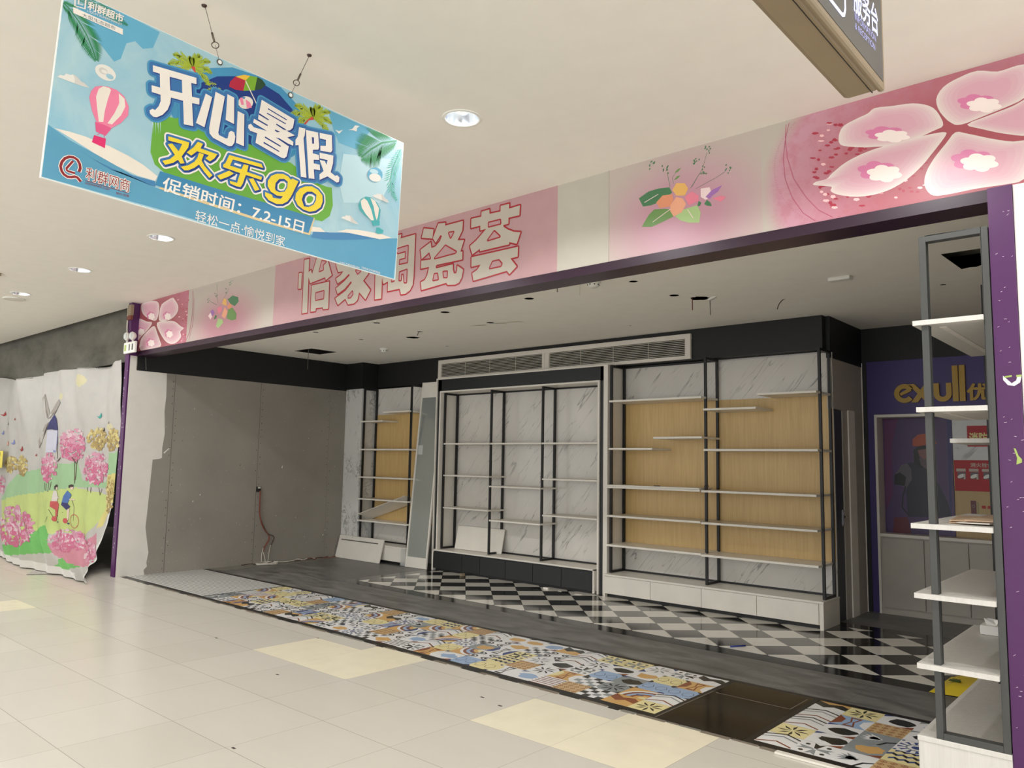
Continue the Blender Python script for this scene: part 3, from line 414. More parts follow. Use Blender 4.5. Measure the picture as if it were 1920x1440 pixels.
('f','seed_pale',1,(-1.284,3.079),(.015,-.003),(-.000,-.008),5),
('f','seed_red',1,(-1.270,3.157),(.015,-.003),(-.000,-.008),5),
('f','seed_red',1,(-1.114,3.286),(.013,-.003),(-.000,-.007),5),
('f','seed_pale',1,(-.960,3.118),(.011,-.003),(-.000,-.006),5),
('f','seed_red',1,(-1.226,3.313),(.014,-.004),(-.000,-.006),5),
('f','seed_red',1,(-1.227,3.315),(.010,-.002),(-.000,-.009),5),
('f','seed_red',1,(-1.279,3.179),(.014,-.003),(-.000,-.005),5),
('f','seed_red',1,(-1.434,3.269),(.016,-.004),(-.000,-.007),5),
('f','seed_red',1,(-1.126,3.189),(.014,-.003),(-.000,-.009),5),
('f','seed_pale',1,(-1.152,3.028),(.012,-.002),(-.000,-.005),5),
('f','seed_pale',1,(-1.235,2.981),(.013,-.003),(-.000,-.009),5),
('f','seed_red',1,(-1.493,3.098),(.014,-.003),(-.000,-.008),5),
('f','seed_pale',1,(-1.241,3.044),(.018,-.004),(-.000,-.005),5),
('f','seed_red',1,(-1.479,3.042),(.010,-.002),(-.000,-.009),5),
('f','seed_pale',1,(-1.325,3.092),(.016,-.004),(-.000,-.005),5),
('f','seed_red',1,(-1.443,2.995),(.014,-.003),(-.000,-.006),5),
('f','seed_pale',1,(-.986,3.112),(.016,-.004),(-.000,-.007),5),
('f','seed_red',1,(-1.414,3.282),(.013,-.003),(-.000,-.008),5),
('f','seed_red',1,(-1.226,3.267),(.015,-.004),(-.000,-.007),5),
('f','seed_red',1,(-1.193,3.128),(.010,-.002),(-.000,-.007),5),
('f','seed_pale',1,(-1.096,3.076),(.012,-.003),(-.000,-.005),5),
('f','seed_pale',1,(-1.246,3.052),(.014,-.003),(-.000,-.009),5),
('f','seed_red',1,(-1.176,2.984),(.014,-.003),(-.000,-.006),5),
('f','seed_red',1,(-1.320,3.041),(.012,-.002),(-.000,-.007),5),
('f','seed_pale',1,(-.979,3.140),(.014,-.003),(-.000,-.005),5),
('f','seed_red',1,(-1.028,2.936),(.011,-.002),(-.000,-.005),5),
('f','seed_pale',1,(-1.150,3.299),(.012,-.003),(-.000,-.008),5),
('f','seed_red',1,(-1.072,3.167),(.016,-.004),(-.000,-.009),5),
('f','seed_red',1,(-1.317,3.215),(.013,-.003),(-.000,-.009),5),
('f','seed_red',1,(-1.475,3.252),(.010,-.002),(-.000,-.005),5),
('f','seed_red',1,(-1.261,3.110),(.011,-.002),(-.000,-.005),5),
('f','seed_red',1,(-1.164,3.176),(.015,-.004),(-.000,-.006),5),
('f','seed_red',1,(-1.283,3.323),(.010,-.002),(-.000,-.009),5),
('f','seed_red',1,(-1.444,3.114),(.016,-.004),(-.000,-.008),5),
('f','seed_red',1,(-1.272,3.299),(.014,-.004),(-.000,-.010),5),
('f','seed_pale',1,(-1.245,3.240),(.018,-.005),(-.000,-.005),5),
('f','seed_red',1,(-1.109,3.218),(.011,-.003),(-.000,-.009),5),
('f','seed_red',1,(-1.183,3.261),(.017,-.004),(-.000,-.008),5),
('f','seed_pale',1,(-1.324,3.077),(.015,-.003),(-.000,-.006),5),
('f','seed_red',1,(-1.413,3.057),(.014,-.003),(-.000,-.009),5),
('f','seed_red',1,(-1.139,3.251),(.013,-.003),(-.000,-.009),5),
('f','seed_red',1,(-1.049,3.066),(.01,-.002),(-.000,-.005),5),
('f','seed_pale',1,(-1.459,3.168),(.014,-.003),(-.000,-.008),5),
('f','seed_red',1,(-1.031,3.043),(.013,-.003),(-.000,-.006),5),
('f','seed_pale',1,(-1.286,3.336),(.014,-.004),(-.000,-.006),5),
('f','seed_red',1,(-1.504,3.106),(.016,-.004),(-.000,-.007),5),
('f','seed_red',1,(-1.336,3.198),(.010,-.002),(-.000,-.007),5),
('f','seed_pale',1,(-1.437,3.048),(.010,-.002),(-.000,-.007),5),
('f','seed_pale',1,(-1.252,3.203),(.015,-.004),(-.000,-.006),5),
('f','seed_pale',1,(-1.071,3.040),(.014,-.003),(-.000,-.008),5),
('f','seed_red',1,(-9.06,3.090),(.027,-.003),(.000,-.006),5),
('f','seed_red',1,(-9.534,3.143),(.032,-.003),(.001,-.006),5),
('f','seed_pale',1,(-9.463,3.343),(.020,-.002),(.001,-.007),5),
('f','seed_pale',1,(-9.072,3.177),(.029,-.003),(.000,-.006),5),
('f','seed_red',1,(-8.884,3.254),(.024,-.002),(.000,-.006),5),
('f','seed_red',1,(-9.180,3.161),(.019,-.002),(.000,-.004),5),
('f','seed_red',1,(-9.130,3.091),(.028,-.003),(.000,-.006),5),
('f','seed_red',1,(-8.882,3.076),(.017,-.001),(.000,-.003),5),
('f','seed_red',1,(-9.538,3.012),(.019,-.002),(.001,-.007),5),
('f','seed_red',1,(-8.881,3.109),(.023,-.002),(.000,-.003),5),
('f','seed_pale',1,(-8.936,2.952),(.022,-.002),(.000,-.005),5),
('f','seed_pale',1,(-9.068,2.887),(.018,-.001),(.000,-.006),5),
('f','seed_red',1,(-9.221,3.128),(.027,-.002),(.000,-.004),5),
('f','seed_red',1,(-9.123,2.904),(.019,-.001),(.000,-.003),5),
('f','seed_pale',1,(-9.248,3.245),(.03,-.003),(.000,-.005),5),
('f','seed_red',1,(-9.001,3.318),(.026,-.003),(.000,-.004),5),
('f','seed_red',1,(-9.257,3.161),(.031,-.003),(.000,-.004),5),
('f','seed_pale',1,(-9.182,3.292),(.029,-.003),(.000,-.006),5),
('f','seed_red',1,(-8.953,2.897),(.027,-.002),(.000,-.005),5),
('f','seed_pale',1,(-9.045,3.023),(.027,-.002),(.000,-.006),5),
('f','seed_pale',1,(-9.403,3.103),(.027,-.002),(.000,-.006),5),
('f','seed_red',1,(-9.415,3.131),(.022,-.002),(.000,-.004),5),
('f','seed_red',1,(-9.108,3.194),(.025,-.002),(.000,-.004),5),
('f','seed_red',1,(-9.129,3.005),(.027,-.002),(.000,-.006),5),
('f','seed_red',1,(-9.178,2.942),(.027,-.002),(.000,-.007),5),
('f','seed_red',1,(-9.197,3.201),(.027,-.003),(.000,-.005),5),
('f','seed_pale',1,(-8.905,3.224),(.022,-.002),(.000,-.007),5),
('f','seed_red',1,(-9.093,3.095),(.021,-.002),(.000,-.005),5),
('f','seed_red',1,(-8.855,3.354),(.019,-.002),(.000,-.006),5),
('f','seed_red',1,(-9.512,3.140),(.018,-.001),(.000,-.006),5),
('f','seed_red',1,(-9.355,3.381),(.023,-.002),(.000,-.005),5),
('f','seed_red',1,(-8.890,2.941),(.024,-.002),(.000,-.006),5),
('f','seed_pale',1,(-8.951,2.897),(.025,-.002),(.000,-.003),5),
('f','seed_red',1,(-9.170,3.141),(.020,-.002),(.000,-.005),5),
('f','seed_pale',1,(-9.084,3.074),(.023,-.002),(.000,-.006),5),
('f','seed_red',1,(-8.922,3.048),(.029,-.003),(.000,-.004),5),
('f','seed_red',1,(-9.507,3.249),(.018,-.002),(.000,-.005),5),
('f','seed_red',1,(-9.390,3.045),(.021,-.002),(.001,-.006),5),
('f','seed_red',1,(-9.216,3.39),(.027,-.003),(.000,-.007),5),
('f','seed_red',1,(-9.076,2.898),(.019,-.001),(.000,-.006),5),
('f','seed_pale',1,(-9.188,3.211),(.017,-.002),(.000,-.005),5),
('f','seed_red',1,(-8.897,3.142),(.024,-.002),(.000,-.005),5),
('f','seed_red',1,(-9.263,3.341),(.021,-.002),(.000,-.003),5),
('f','seed_pale',1,(-8.968,3.145),(.017,-.001),(.000,-.003),5),
('f','seed_pale',1,(-9.473,3.268),(.018,-.002),(.000,-.006),5),
('f','seed_red',1,(-8.905,3.332),(.019,-.002),(.000,-.004),5),
('f','seed_red',1,(-9.251,3.283),(.023,-.002),(.000,-.004),5),
('f','seed_pale',1,(-9.293,3.028),(.025,-.002),(.000,-.005),5),
('f','seed_red',1,(-9.207,3.149),(.018,-.002),(.000,-.005),5),
('f','seed_red',1,(-9.308,3.068),(.023,-.002),(.000,-.004),5),
('f','seed_pale',1,(-8.874,3.179),(.029,-.003),(.000,-.005),5),
('f','seed_pale',1,(-9.447,3.013),(.025,-.002),(.000,-.005),5),
('f','seed_red',1,(-9.549,3.060),(.021,-.002),(.000,-.006),5),
('f','seed_red',1,(-9.217,3.065),(.017,-.001),(.000,-.005),5),
('f','seed_red',1,(-9.441,3.328),(.020,-.002),(.000,-.005),5),
('f','seed_red',1,(-9.116,3.116),(.028,-.003),(.000,-.004),5),
('f','seed_red',1,(-9.294,3.074),(.029,-.003),(.000,-.003),5),
('f','seed_red',1,(-9.452,3.421),(.025,-.003),(.000,-.004),5),
('f','seed_red',1,(-8.981,3.257),(.015,-.001),(.000,-.006),5),
('f','seed_pale',1,(-9.011,3.323),(.020,-.002),(.000,-.004),5),
('f','seed_pale',1,(-9.551,3.389),(.026,-.003),(.001,-.007),5),
('f','seed_red',1,(-9.306,3.230),(.019,-.002),(.000,-.004),5),
('f','seed_pale',1,(-9.546,3.351),(.032,-.004),(.001,-.007),5),
('f','seed_red',1,(-8.978,3.120),(.028,-.003),(.000,-.006),5),
('f','seed_pale',1,(-8.973,2.877),(.018,-.001),(.000,-.006),5),
('f','seed_pale',1,(-9.495,3.168),(.021,-.002),(.000,-.005),5),
('f','seed_red',1,(-9.51,3.401),(.022,-.002),(.000,-.004),5),
('f','seed_pale',1,(-9.128,3.394),(.027,-.003),(.000,-.005),5),
('f','seed_red',1,(-9.324,3.201),(.020,-.002),(.000,-.004),5),
('f','seed_red',1,(-8.916,3.050),(.017,-.001),(.000,-.003),5),
('f','seed_red',1,(-9.134,3.271),(.024,-.003),(.000,-.004),5),
('f','seed_pale',1,(-9.392,3.214),(.026,-.002),(.000,-.004),5),
('f','seed_red',1,(-9.025,3.270),(.017,-.002),(.000,-.005),5),
('f','seed_red',1,(-9.006,2.978),(.019,-.001),(.000,-.005),5),
('f','seed_pale',1,(-9.348,3.282),(.019,-.002),(.000,-.005),5),
('f','seed_pale',1,(-9.174,3.351),(.026,-.003),(.000,-.005),5),
('s','line_red',8,.003,[(-1.644,3.459),(-1.668,3.364),(-1.682,3.257),(-1.673,3.136),(-1.635,3.018),(-1.575,2.915),(-1.508,2.858)]),
('s','line_red',8,.003,[(-1.662,3.455),(-1.668,3.364),(-1.657,3.251),(-1.624,3.124),(-1.556,3.001),(-1.49,2.915),(-1.416,2.861)]),
('e','line_red',8,(-1.608,3.449),(.002,-.000),(-.000,-.002),6),
('e','line_red',8,(-1.621,3.439),(.002,-.000),(.0,-.002),6),
('e','line_red',8,(-1.633,3.429),(.002,-.000),(-.000,-.002),6),
('e','line_red',8,(-1.644,3.419),(.002,-.000),(-.000,-.002),6),
('e','line_red',8,(-1.654,3.409),(.002,-.000),(.0,-.002),6),
('e','line_red',8,(-1.664,3.398),(.002,-.000),(-.000,-.002),6),
('e','line_red',8,(-1.673,3.386),(.002,-.000),(.0,-.002),6),
('e','line_red',8,(-1.682,3.374),(.002,-.000),(-.000,-.002),6),
('e','line_red',8,(-1.690,3.362),(.002,-.000),(.0,-.002),6),
('e','line_red',8,(-1.697,3.350),(.002,-.000),(.0,-.002),6),
('e','line_red',8,(-1.704,3.337),(.002,-.000),(-.000,-.002),6),
('e','line_red',8,(-1.710,3.325),(.002,-.000),(-.000,-.002),6),
('e','line_red',8,(-1.715,3.311),(.002,-.000),(.0,-.002),6),
('e','line_red',8,(-1.720,3.298),(.002,-.000),(.0,-.002),6),
('e','line_red',8,(-1.724,3.284),(.002,-.000),(.0,-.002),6),
('e','line_red',8,(-1.727,3.271),(.002,-.000),(.0,-.002),6),
('e','line_red',8,(-1.730,3.257),(.002,-.000),(-.000,-.002),6),
('e','line_red',8,(-1.732,3.243),(.002,-.000),(-.000,-.002),6),
('e','line_red',8,(-1.733,3.228),(.002,-.000),(-.000,-.002),6),
('e','line_red',8,(-1.734,3.214),(.002,-.000),(-.000,-.002),6),
('e','line_red',8,(-1.734,3.199),(.002,-.000),(.0,-.002),6),
('e','line_red',8,(-1.734,3.185),(.002,-.000),(-.000,-.002),6),
('e','line_red',8,(-1.733,3.170),(.002,-.000),(.0,-.002),6),
('e','line_red',8,(-1.731,3.156),(.002,-.000),(.0,-.002),6),
('e','line_red',8,(-1.728,3.141),(.002,-.000),(-.000,-.002),6),
('e','line_red',8,(-1.725,3.126),(.002,-.000),(-.000,-.002),6),
('e','line_red',8,(-1.722,3.112),(.002,-.000),(-.000,-.002),6),
('e','line_red',8,(-1.717,3.097),(.002,-.000),(.0,-.002),6),
('e','line_red',8,(-1.712,3.082),(.002,-.000),(.0,-.002),6),
('e','line_red',8,(-1.707,3.068),(.002,-.000),(.0,-.002),6),
('e','line_red',8,(-1.700,3.053),(.002,-.000),(.0,-.002),6),
('e','line_red',8,(-1.694,3.039),(.002,-.000),(.0,-.002),6),
('e','line_red',8,(-1.686,3.025),(.002,-.000),(-.000,-.002),6),
('e','line_red',8,(-1.678,3.011),(.002,-.000),(-.000,-.002),6),
('e','line_red',8,(-1.67,2.997),(.002,-.000),(-.000,-.002),6),
('e','line_red',8,(-1.660,2.983),(.002,-.000),(-.000,-.002),6),
('e','line_red',8,(-1.651,2.97),(.002,-.000),(-.000,-.002),6),
('e','line_red',8,(-1.640,2.956),(.002,-.000),(.0,-.002),6),
('e','line_red',8,(-1.629,2.943),(.002,-.000),(.0,-.002),6),
('e','line_red',8,(-1.618,2.930),(.002,-.000),(.0,-.002),6),
('e','line_red',8,(-1.606,2.918),(.002,-.000),(-.000,-.002),6),
('e','line_red',8,(-1.593,2.905),(.002,-.000),(.0,-.002),6),
('e','line_red',8,(-1.580,2.893),(.002,-.000),(.0,-.002),6),
('e','line_red',8,(-1.566,2.882),(.002,-.000),(-.000,-.002),6),
('e','line_red',8,(-1.552,2.870),(.002,-.000),(.0,-.002),6),
('e','line_red',8,(-1.538,2.859),(.002,-.000),(-.000,-.002),6),
('s','line_red',8,.008,[(-8.763,3.451),(-8.740,3.308),(-8.748,3.111),(-8.789,2.957),(-8.873,2.859)]),
('s','line_red',8,.006,[(-8.716,3.358),(-8.707,3.172),(-8.718,3.042),(-8.791,2.865)]),
('p','leaf_dark',3,[(-2.643,3.234),(-2.569,3.264),(-2.497,3.267),(-2.417,3.257),(-2.397,3.217),(-2.498,3.175),(-2.549,3.168),(-2.611,3.172)]),
('p','leaf_mid',3,[(-2.621,3.039),(-2.569,3.107),(-2.528,3.136),(-2.447,3.123),(-2.398,3.108),(-2.388,3.061),(-2.468,3.041),(-2.549,3.025)]),
('p','leaf_pale',3,[(-2.378,3.059),(-2.320,3.092),(-2.224,3.099),(-2.201,3.050),(-2.211,2.986),(-2.282,3.000),(-2.339,3.025)]),
('p','fl_yellow',3,[(-2.397,3.235),(-2.367,3.273),(-2.309,3.259),(-2.285,3.218),(-2.309,3.179),(-2.368,3.192)]),
('p','fl_orange',3,[(-2.513,3.178),(-2.467,3.214),(-2.397,3.208),(-2.388,3.169),(-2.417,3.131),(-2.488,3.136)]),
('p','fl_pink',3,[(-2.31,3.170),(-2.261,3.195),(-2.214,3.158),(-2.215,3.123),(-2.281,3.111)]),
('p','fl_peach',3,[(-2.412,3.139),(-2.368,3.183),(-2.324,3.164),(-2.300,3.124),(-2.329,3.076),(-2.388,3.061),(-2.413,3.103)]),
('p','petal_rim',3,[(-2.200,3.199),(-2.140,3.194),(-2.122,3.137),(-2.168,3.121),(-2.200,3.146)]),
('p','fl_purple',3,[(-2.168,3.139),(-2.126,3.173),(-2.058,3.188),(-2.085,3.155),(-2.122,3.137),(-2.140,3.120)]),
('p','fl_pink',3,[(-2.122,3.120),(-2.067,3.125),(-2.032,3.109),(-2.068,3.087)]),
('p','leaf_dark',3,[(-2.177,3.097),(-2.159,3.119),(-2.136,3.097),(-2.127,3.073),(-2.159,3.083)]),
('p','leaf_dark',3,[(-2.224,3.094),(-2.215,3.123),(-2.196,3.110),(-2.205,3.090)]),
('s','petal_rim',4,.004,[(-2.539,3.055),(-2.412,3.113)]),
('s','petal_rim',4,.004,[(-2.253,3.025),(-2.291,3.086)]),
('s','petal_rim',4,.004,[(-2.601,3.197),(-2.498,3.230)]),
('s','leaf_dark',3,.003,[(-2.412,3.256),(-2.432,3.352)]),
('e','leaf_dark',3,(-2.427,3.353),(.005,-.001),(-.000,-.007),6),
('e','leaf_dark',3,(-2.468,3.409),(.005,-.002),(-.001,-.007),6),
('e','leaf_dark',3,(-2.434,3.388),(.003,-.004),(-.006,-.003),6),
('e','leaf_dark',3,(-2.431,3.375),(.004,-.002),(-.002,-.006),6),
('e','leaf_dark',3,(-2.460,3.386),(.004,-.003),(-.004,-.004),6),
('e','leaf_dark',3,(-2.436,3.376),(.003,-.004),(-.006,-.003),6),
('e','leaf_dark',3,(-2.428,3.398),(.004,-.003),(-.004,-.005),6),
('e','leaf_dark',3,(-2.460,3.376),(.004,-.002),(-.002,-.006),6),
('e','leaf_dark',3,(-2.432,3.394),(.004,-.003),(-.004,-.004),6),
('s','leaf_dark',3,.002,[(-2.387,3.273),(-2.397,3.316),(-2.367,3.345)]),
('s','leaf_dark',3,.002,[(-2.271,3.215),(-2.213,3.290),(-2.190,3.302)]),
('e','leaf_dark',3,(-2.185,3.337),(.004,-.002),(-.001,-.006),6),
('e','leaf_dark',3,(-2.173,3.290),(.003,-.004),(-.005,-.003),6),
('e','leaf_dark',3,(-2.183,3.299),(.004,-.001),(-.000,-.007),6),
('e','leaf_dark',3,(-2.182,3.290),(.004,-.002),(-.003,-.005),6),
('e','leaf_dark',3,(-2.162,3.285),(.002,-.004),(-.006,-.002),6),
('e','leaf_dark',3,(-2.196,3.293),(.004,-.002),(-.002,-.005),6),
('e','leaf_dark',3,(-2.173,3.329),(.003,-.003),(-.005,-.003),6),
('e','leaf_dark',3,(-2.187,3.317),(.004,-.001),(-.001,-.006),6),
('e','leaf_dark',3,(-2.180,3.299),(.003,-.003),(-.004,-.004),6),
('s','leaf_dark',3,.002,[(-2.261,3.222),(-2.185,3.328),(-2.156,3.417)]),
('e','leaf_dark',3,(-2.168,3.446),(.003,-.004),(-.005,-.003),6),
('e','leaf_dark',3,(-2.140,3.410),(.003,-.003),(-.004,-.004),6),
('e','leaf_dark',3,(-2.143,3.425),(.004,-.002),(-.002,-.006),6),
('e','leaf_dark',3,(-2.134,3.436),(.004,-.003),(-.003,-.005),6),
('e','leaf_dark',3,(-2.140,3.450),(.003,-.004),(-.005,-.003),6),
('e','leaf_dark',3,(-2.155,3.437),(.003,-.003),(-.004,-.004),6),
('e','leaf_dark',3,(-2.165,3.453),(.003,-.003),(-.004,-.004),6),
('e','leaf_dark',3,(-2.165,3.458),(.004,-.001),(-.001,-.006),6),
('e','leaf_dark',3,(-2.156,3.439),(.003,-.003),(-.004,-.004),6),
('s','leaf_dark',3,.002,[(-2.233,3.206),(-2.112,3.240),(-2.039,3.266)]),
('e','leaf_dark',3,(-2.036,3.275),(.004,-.001),(-.000,-.006),6),
('e','leaf_dark',3,(-2.009,3.268),(.004,-.001),(-.001,-.006),6),
('e','leaf_dark',3,(-2.031,3.306),(.003,-.003),(-.005,-.003),6),
('e','leaf_dark',3,(-2.003,3.279),(.004,-.001),(-.001,-.006),6),
('e','leaf_dark',3,(-2.031,3.308),(.003,-.003),(-.005,-.003),6),
('e','leaf_dark',3,(-2.019,3.254),(.003,-.003),(-.003,-.005),6),
('e','leaf_dark',3,(-2.006,3.285),(.004,-.002),(-.001,-.006),6),
('e','leaf_dark',3,(-2.03,3.282),(.002,-.004),(-.005,-.003),6),
('e','leaf_dark',3,(-2.001,3.284),(.003,-.003),(-.004,-.003),6),
('e','leaf_dark',3,(-2.545,3.460),(.002,-.004),(-.006,-.002),6),
('e','leaf_dark',3,(-2.562,3.434),(.005,-.002),(-.002,-.006),6),
('e','leaf_dark',3,(-2.527,3.443),(.004,-.003),(-.005,-.004),6),
('e','leaf_dark',3,(-2.551,3.458),(.004,-.003),(-.004,-.005),6),
('e','leaf_dark',3,(-2.529,3.443),(.004,-.003),(-.003,-.005),6),
('e','leaf_dark',3,(-2.561,3.440),(.004,-.002),(-.002,-.006),6),
('e','leaf_dark',3,(-2.535,3.445),(.004,-.002),(-.002,-.006),6),
('e','leaf_dark',3,(-2.561,3.413),(.003,-.004),(-.005,-.004),6),
('e','leaf_dark',3,(-2.526,3.450),(.004,-.003),(-.004,-.005),6),
('e','leaf_dark',3,(-2.237,3.376),(.003,-.003),(-.004,-.004),6),
('e','leaf_dark',3,(-2.246,3.371),(.003,-.004),(-.005,-.003),6),
('e','leaf_dark',3,(-2.243,3.390),(.004,-.001),(-.001,-.006),6),
('e','leaf_dark',3,(-2.209,3.386),(.004,-.002),(-.002,-.006),6),
('e','leaf_dark',3,(-2.240,3.382),(.003,-.003),(-.004,-.004),6),
('e','leaf_dark',3,(-2.232,3.397),(.003,-.004),(-.005,-.003),6),
('e','leaf_dark',3,(-2.226,3.381),(.004,-.001),(-.000,-.006),6),
('e','leaf_dark',3,(-2.244,3.39),(.004,-.003),(-.004,-.005),6),
('e','leaf_dark',3,(-2.242,3.367),(.003,-.003),(-.004,-.004),6),
('p','leaf_mid',3,[(-2.387,3.296),(-2.362,3.317),(-2.338,3.316),(-2.362,3.299)]),
('p','leaf_mid',3,[(-2.382,3.344),(-2.357,3.361),(-2.333,3.364),(-2.357,3.343)]),
('p','leaf_dark',3,[(-7.934,3.245),(-7.829,3.274),(-7.708,3.240),(-7.691,3.189),(-7.768,3.149),(-7.867,3.186)]),
('p','leaf_mid',3,[(-7.935,3.033),(-7.909,3.13),(-7.814,3.137),(-7.724,3.058),(-7.729,2.998),(-7.823,2.996)]),
('p','leaf_pale',3,[(-8.161,2.970),(-8.121,3.054),(-8.020,3.030),(-8.003,2.991),(-8.108,2.94)]),
('p','fl_yellow',3,[(-8.052,3.209),(-8.022,3.268),(-7.958,3.248),(-7.950,3.172)]),
('p','fl_orange',3,[(-7.938,3.170),(-7.869,3.205),(-7.828,3.157),(-7.883,3.114)]),
('p','fl_pink',3,[(-8.159,3.172),(-8.062,3.185),(-8.054,3.122),(-8.127,3.105)]),
('p','fl_peach',3,[(-8.028,3.106),(-7.986,3.164),(-7.919,3.106),(-7.971,3.031),(-8.049,3.071)]),
('p','petal_rim',3,[(-8.355,3.106),(-8.307,3.139),(-8.251,3.094),(-8.298,3.061)]),
('p','fl_purple',3,[(-8.309,3.152),(-8.260,3.172),(-8.204,3.127),(-8.263,3.089)]),
('p','leaf_dark',3,[(-8.221,3.053),(-8.189,3.1),(-8.149,3.082),(-8.171,3.053)]),
('s','leaf_dark',3,.004,[(-8.044,3.246),(-7.911,3.366)]),
('e','leaf_dark',3,(-7.888,3.402),(.005,-.003),(-.010,-.003),6),
('e','leaf_dark',3,(-7.896,3.430),(.004,-.003),(-.011,-.002),6),
('e','leaf_dark',3,(-7.915,3.430),(.005,-.003),(-.009,-.004),6),
('e','leaf_dark',3,(-7.850,3.440),(.006,-.002),(-.006,-.005),6),
('e','leaf_dark',3,(-7.907,3.404),(.007,-.001),(-.000,-.007),6),
('e','leaf_dark',3,(-7.875,3.416),(.006,-.002),(-.006,-.005),6),
('e','leaf_dark',3,(-7.890,3.441),(.005,-.003),(-.008,-.004),6),
('s','leaf_dark',3,.004,[(-8.164,3.211),(-8.323,3.269)]),
('e','leaf_dark',3,(-8.378,3.288),(.007,-.001),(-.002,-.007),6),
('e','leaf_dark',3,(-8.364,3.312),(.006,-.003),(-.008,-.005),6),
('e','leaf_dark',3,(-8.380,3.265),(.007,-.002),(-.006,-.006),6),
('e','leaf_dark',3,(-8.369,3.267),(.005,-.003),(-.011,-.003),6),
('e','leaf_dark',3,(-8.396,3.305),(.007,-.002),(-.006,-.006),6),
('e','leaf_dark',3,(-8.396,3.303),(.006,-.003),(-.008,-.005),6),
('e','leaf_dark',3,(-8.342,3.282),(.004,-.003),(-.012,-.002),6),
('s','leaf_dark',3,.004,[(-8.141,3.233),(-8.188,3.315)]),
('e','leaf_dark',3,(-8.201,3.321),(.007,-.002),(-.006,-.006),6),
('e','leaf_dark',3,(-8.231,3.351),(.007,-.001),(-.002,-.007),6),
('e','leaf_dark',3,(-8.194,3.310),(.007,-.001),(-.001,-.007),6),
('e','leaf_dark',3,(-8.207,3.321),(.005,-.003),(-.010,-.004),6),
('e','leaf_dark',3,(-8.204,3.344),(.004,-.003),(-.012,-.002),6),
('e','leaf_dark',3,(-8.163,3.317),(.006,-.002),(-.007,-.005),6),
('e','leaf_dark',3,(-8.172,3.329),(.007,-.001),(-.001,-.007),6),
('s','leaf_dark',3,.004,[(-8.192,3.456),(-8.181,3.365)]),
('p','leaf_dark',3,[(-8.010,3.386),(-7.964,3.367),(-7.970,3.356)]),
('p','leaf_dark',3,[(-8.000,3.341),(-7.954,3.322),(-7.965,3.309)]),
('tp','char_red',10,[[(-4.175,3.404),(-4.067,3.400),(-4.066,3.439),(-3.983,3.440),(-3.979,3.404),(-3.865,3.399),(-3.865,3.443),(-3.778,3.441),(-3.779,3.403),(-3.670,3.406),(-3.675,3.331),(-3.782,3.334),(-3.783,3.288),(-3.835,3.287),(-3.830,3.272),(-3.789,3.244),(-3.725,3.214),(-3.661,3.199),(-3.696,3.118),(-3.771,3.144),(-3.772,3.127),(-4.074,3.126),(-4.074,3.145),(-4.155,3.114),(-4.184,3.186),(-4.115,3.220),(-4.049,3.265),(-4.012,3.292),(-4.074,3.291),(-4.075,3.330),(-4.175,3.330)],[(-4.163,3.093),(-3.683,3.093),(-3.685,3.019),(-3.756,3.017),(-3.693,2.946),(-3.762,2.898),(-3.790,2.928),(-4.136,2.903),(-4.151,2.964),(-4.098,2.983),(-4.063,3.019),(-4.162,3.017)]],.012),
('tp','char_fill',11.5,[[(-4.175,3.404),(-4.067,3.400),(-4.066,3.439),(-3.983,3.440),(-3.979,3.404),(-3.865,3.399),(-3.865,3.443),(-3.778,3.441),(-3.779,3.403),(-3.670,3.406),(-3.675,3.331),(-3.782,3.334),(-3.783,3.288),(-3.835,3.287),(-3.830,3.272),(-3.789,3.244),(-3.725,3.214),(-3.661,3.199),(-3.696,3.118),(-3.771,3.144),(-3.772,3.127),(-4.074,3.126),(-4.074,3.145),(-4.155,3.114),(-4.184,3.186),(-4.115,3.220),(-4.049,3.265),(-4.012,3.292),(-4.074,3.291),(-4.075,3.330),(-4.175,3.330)],[(-4.163,3.093),(-3.683,3.093),(-3.685,3.019),(-3.756,3.017),(-3.693,2.946),(-3.762,2.898),(-3.790,2.928),(-4.136,2.903),(-4.151,2.964),(-4.098,2.983),(-4.063,3.019),(-4.162,3.017)]],.0),
('tp','char_red',13,[[(-3.985,3.334),(-3.868,3.332),(-3.865,3.306),(-3.984,3.306)],[(-3.926,3.256),(-3.869,3.205),(-3.990,3.199)],[(-3.936,3.019),(-3.874,3.020),(-3.844,2.990),(-3.854,2.976),(-3.963,2.976)]],.011),
('tp','text_pink',14.5,[[(-3.985,3.334),(-3.868,3.332),(-3.865,3.306),(-3.984,3.306)],[(-3.926,3.256),(-3.869,3.205),(-3.990,3.199)],[(-3.936,3.019),(-3.874,3.020),(-3.844,2.990),(-3.854,2.976),(-3.963,2.976)]],.0),
('tp','char_red',10,[[(-4.729,3.433),(-4.611,3.402),(-4.620,3.326),(-4.753,3.358)],[(-4.555,3.440),(-4.470,3.431),(-4.475,3.407),(-4.269,3.406),(-4.272,3.330),(-4.325,3.258),(-4.251,3.247),(-4.289,3.158),(-4.266,3.158),(-4.265,3.093),(-4.557,3.096),(-4.571,3.087),(-4.567,3.067),(-4.371,3.070),(-4.369,3.026),(-4.356,2.994),(-4.330,2.991),(-4.319,3.018),(-4.319,3.051),(-4.253,3.008),(-4.268,2.945),(-4.297,2.910),(-4.337,2.901),(-4.424,2.911),(-4.441,2.930),(-4.734,2.910),(-4.748,2.978),(-4.699,2.990),(-4.670,3.027),(-4.651,3.093),(-4.751,3.094),(-4.750,3.161),(-4.635,3.153),(-4.630,3.167),(-4.654,3.217),(-4.745,3.174),(-4.763,3.256),(-4.641,3.300),(-4.628,3.248),(-4.580,3.253),(-4.528,3.289),(-4.506,3.329),(-4.525,3.337),(-4.579,3.283),(-4.615,3.327)]],.012),
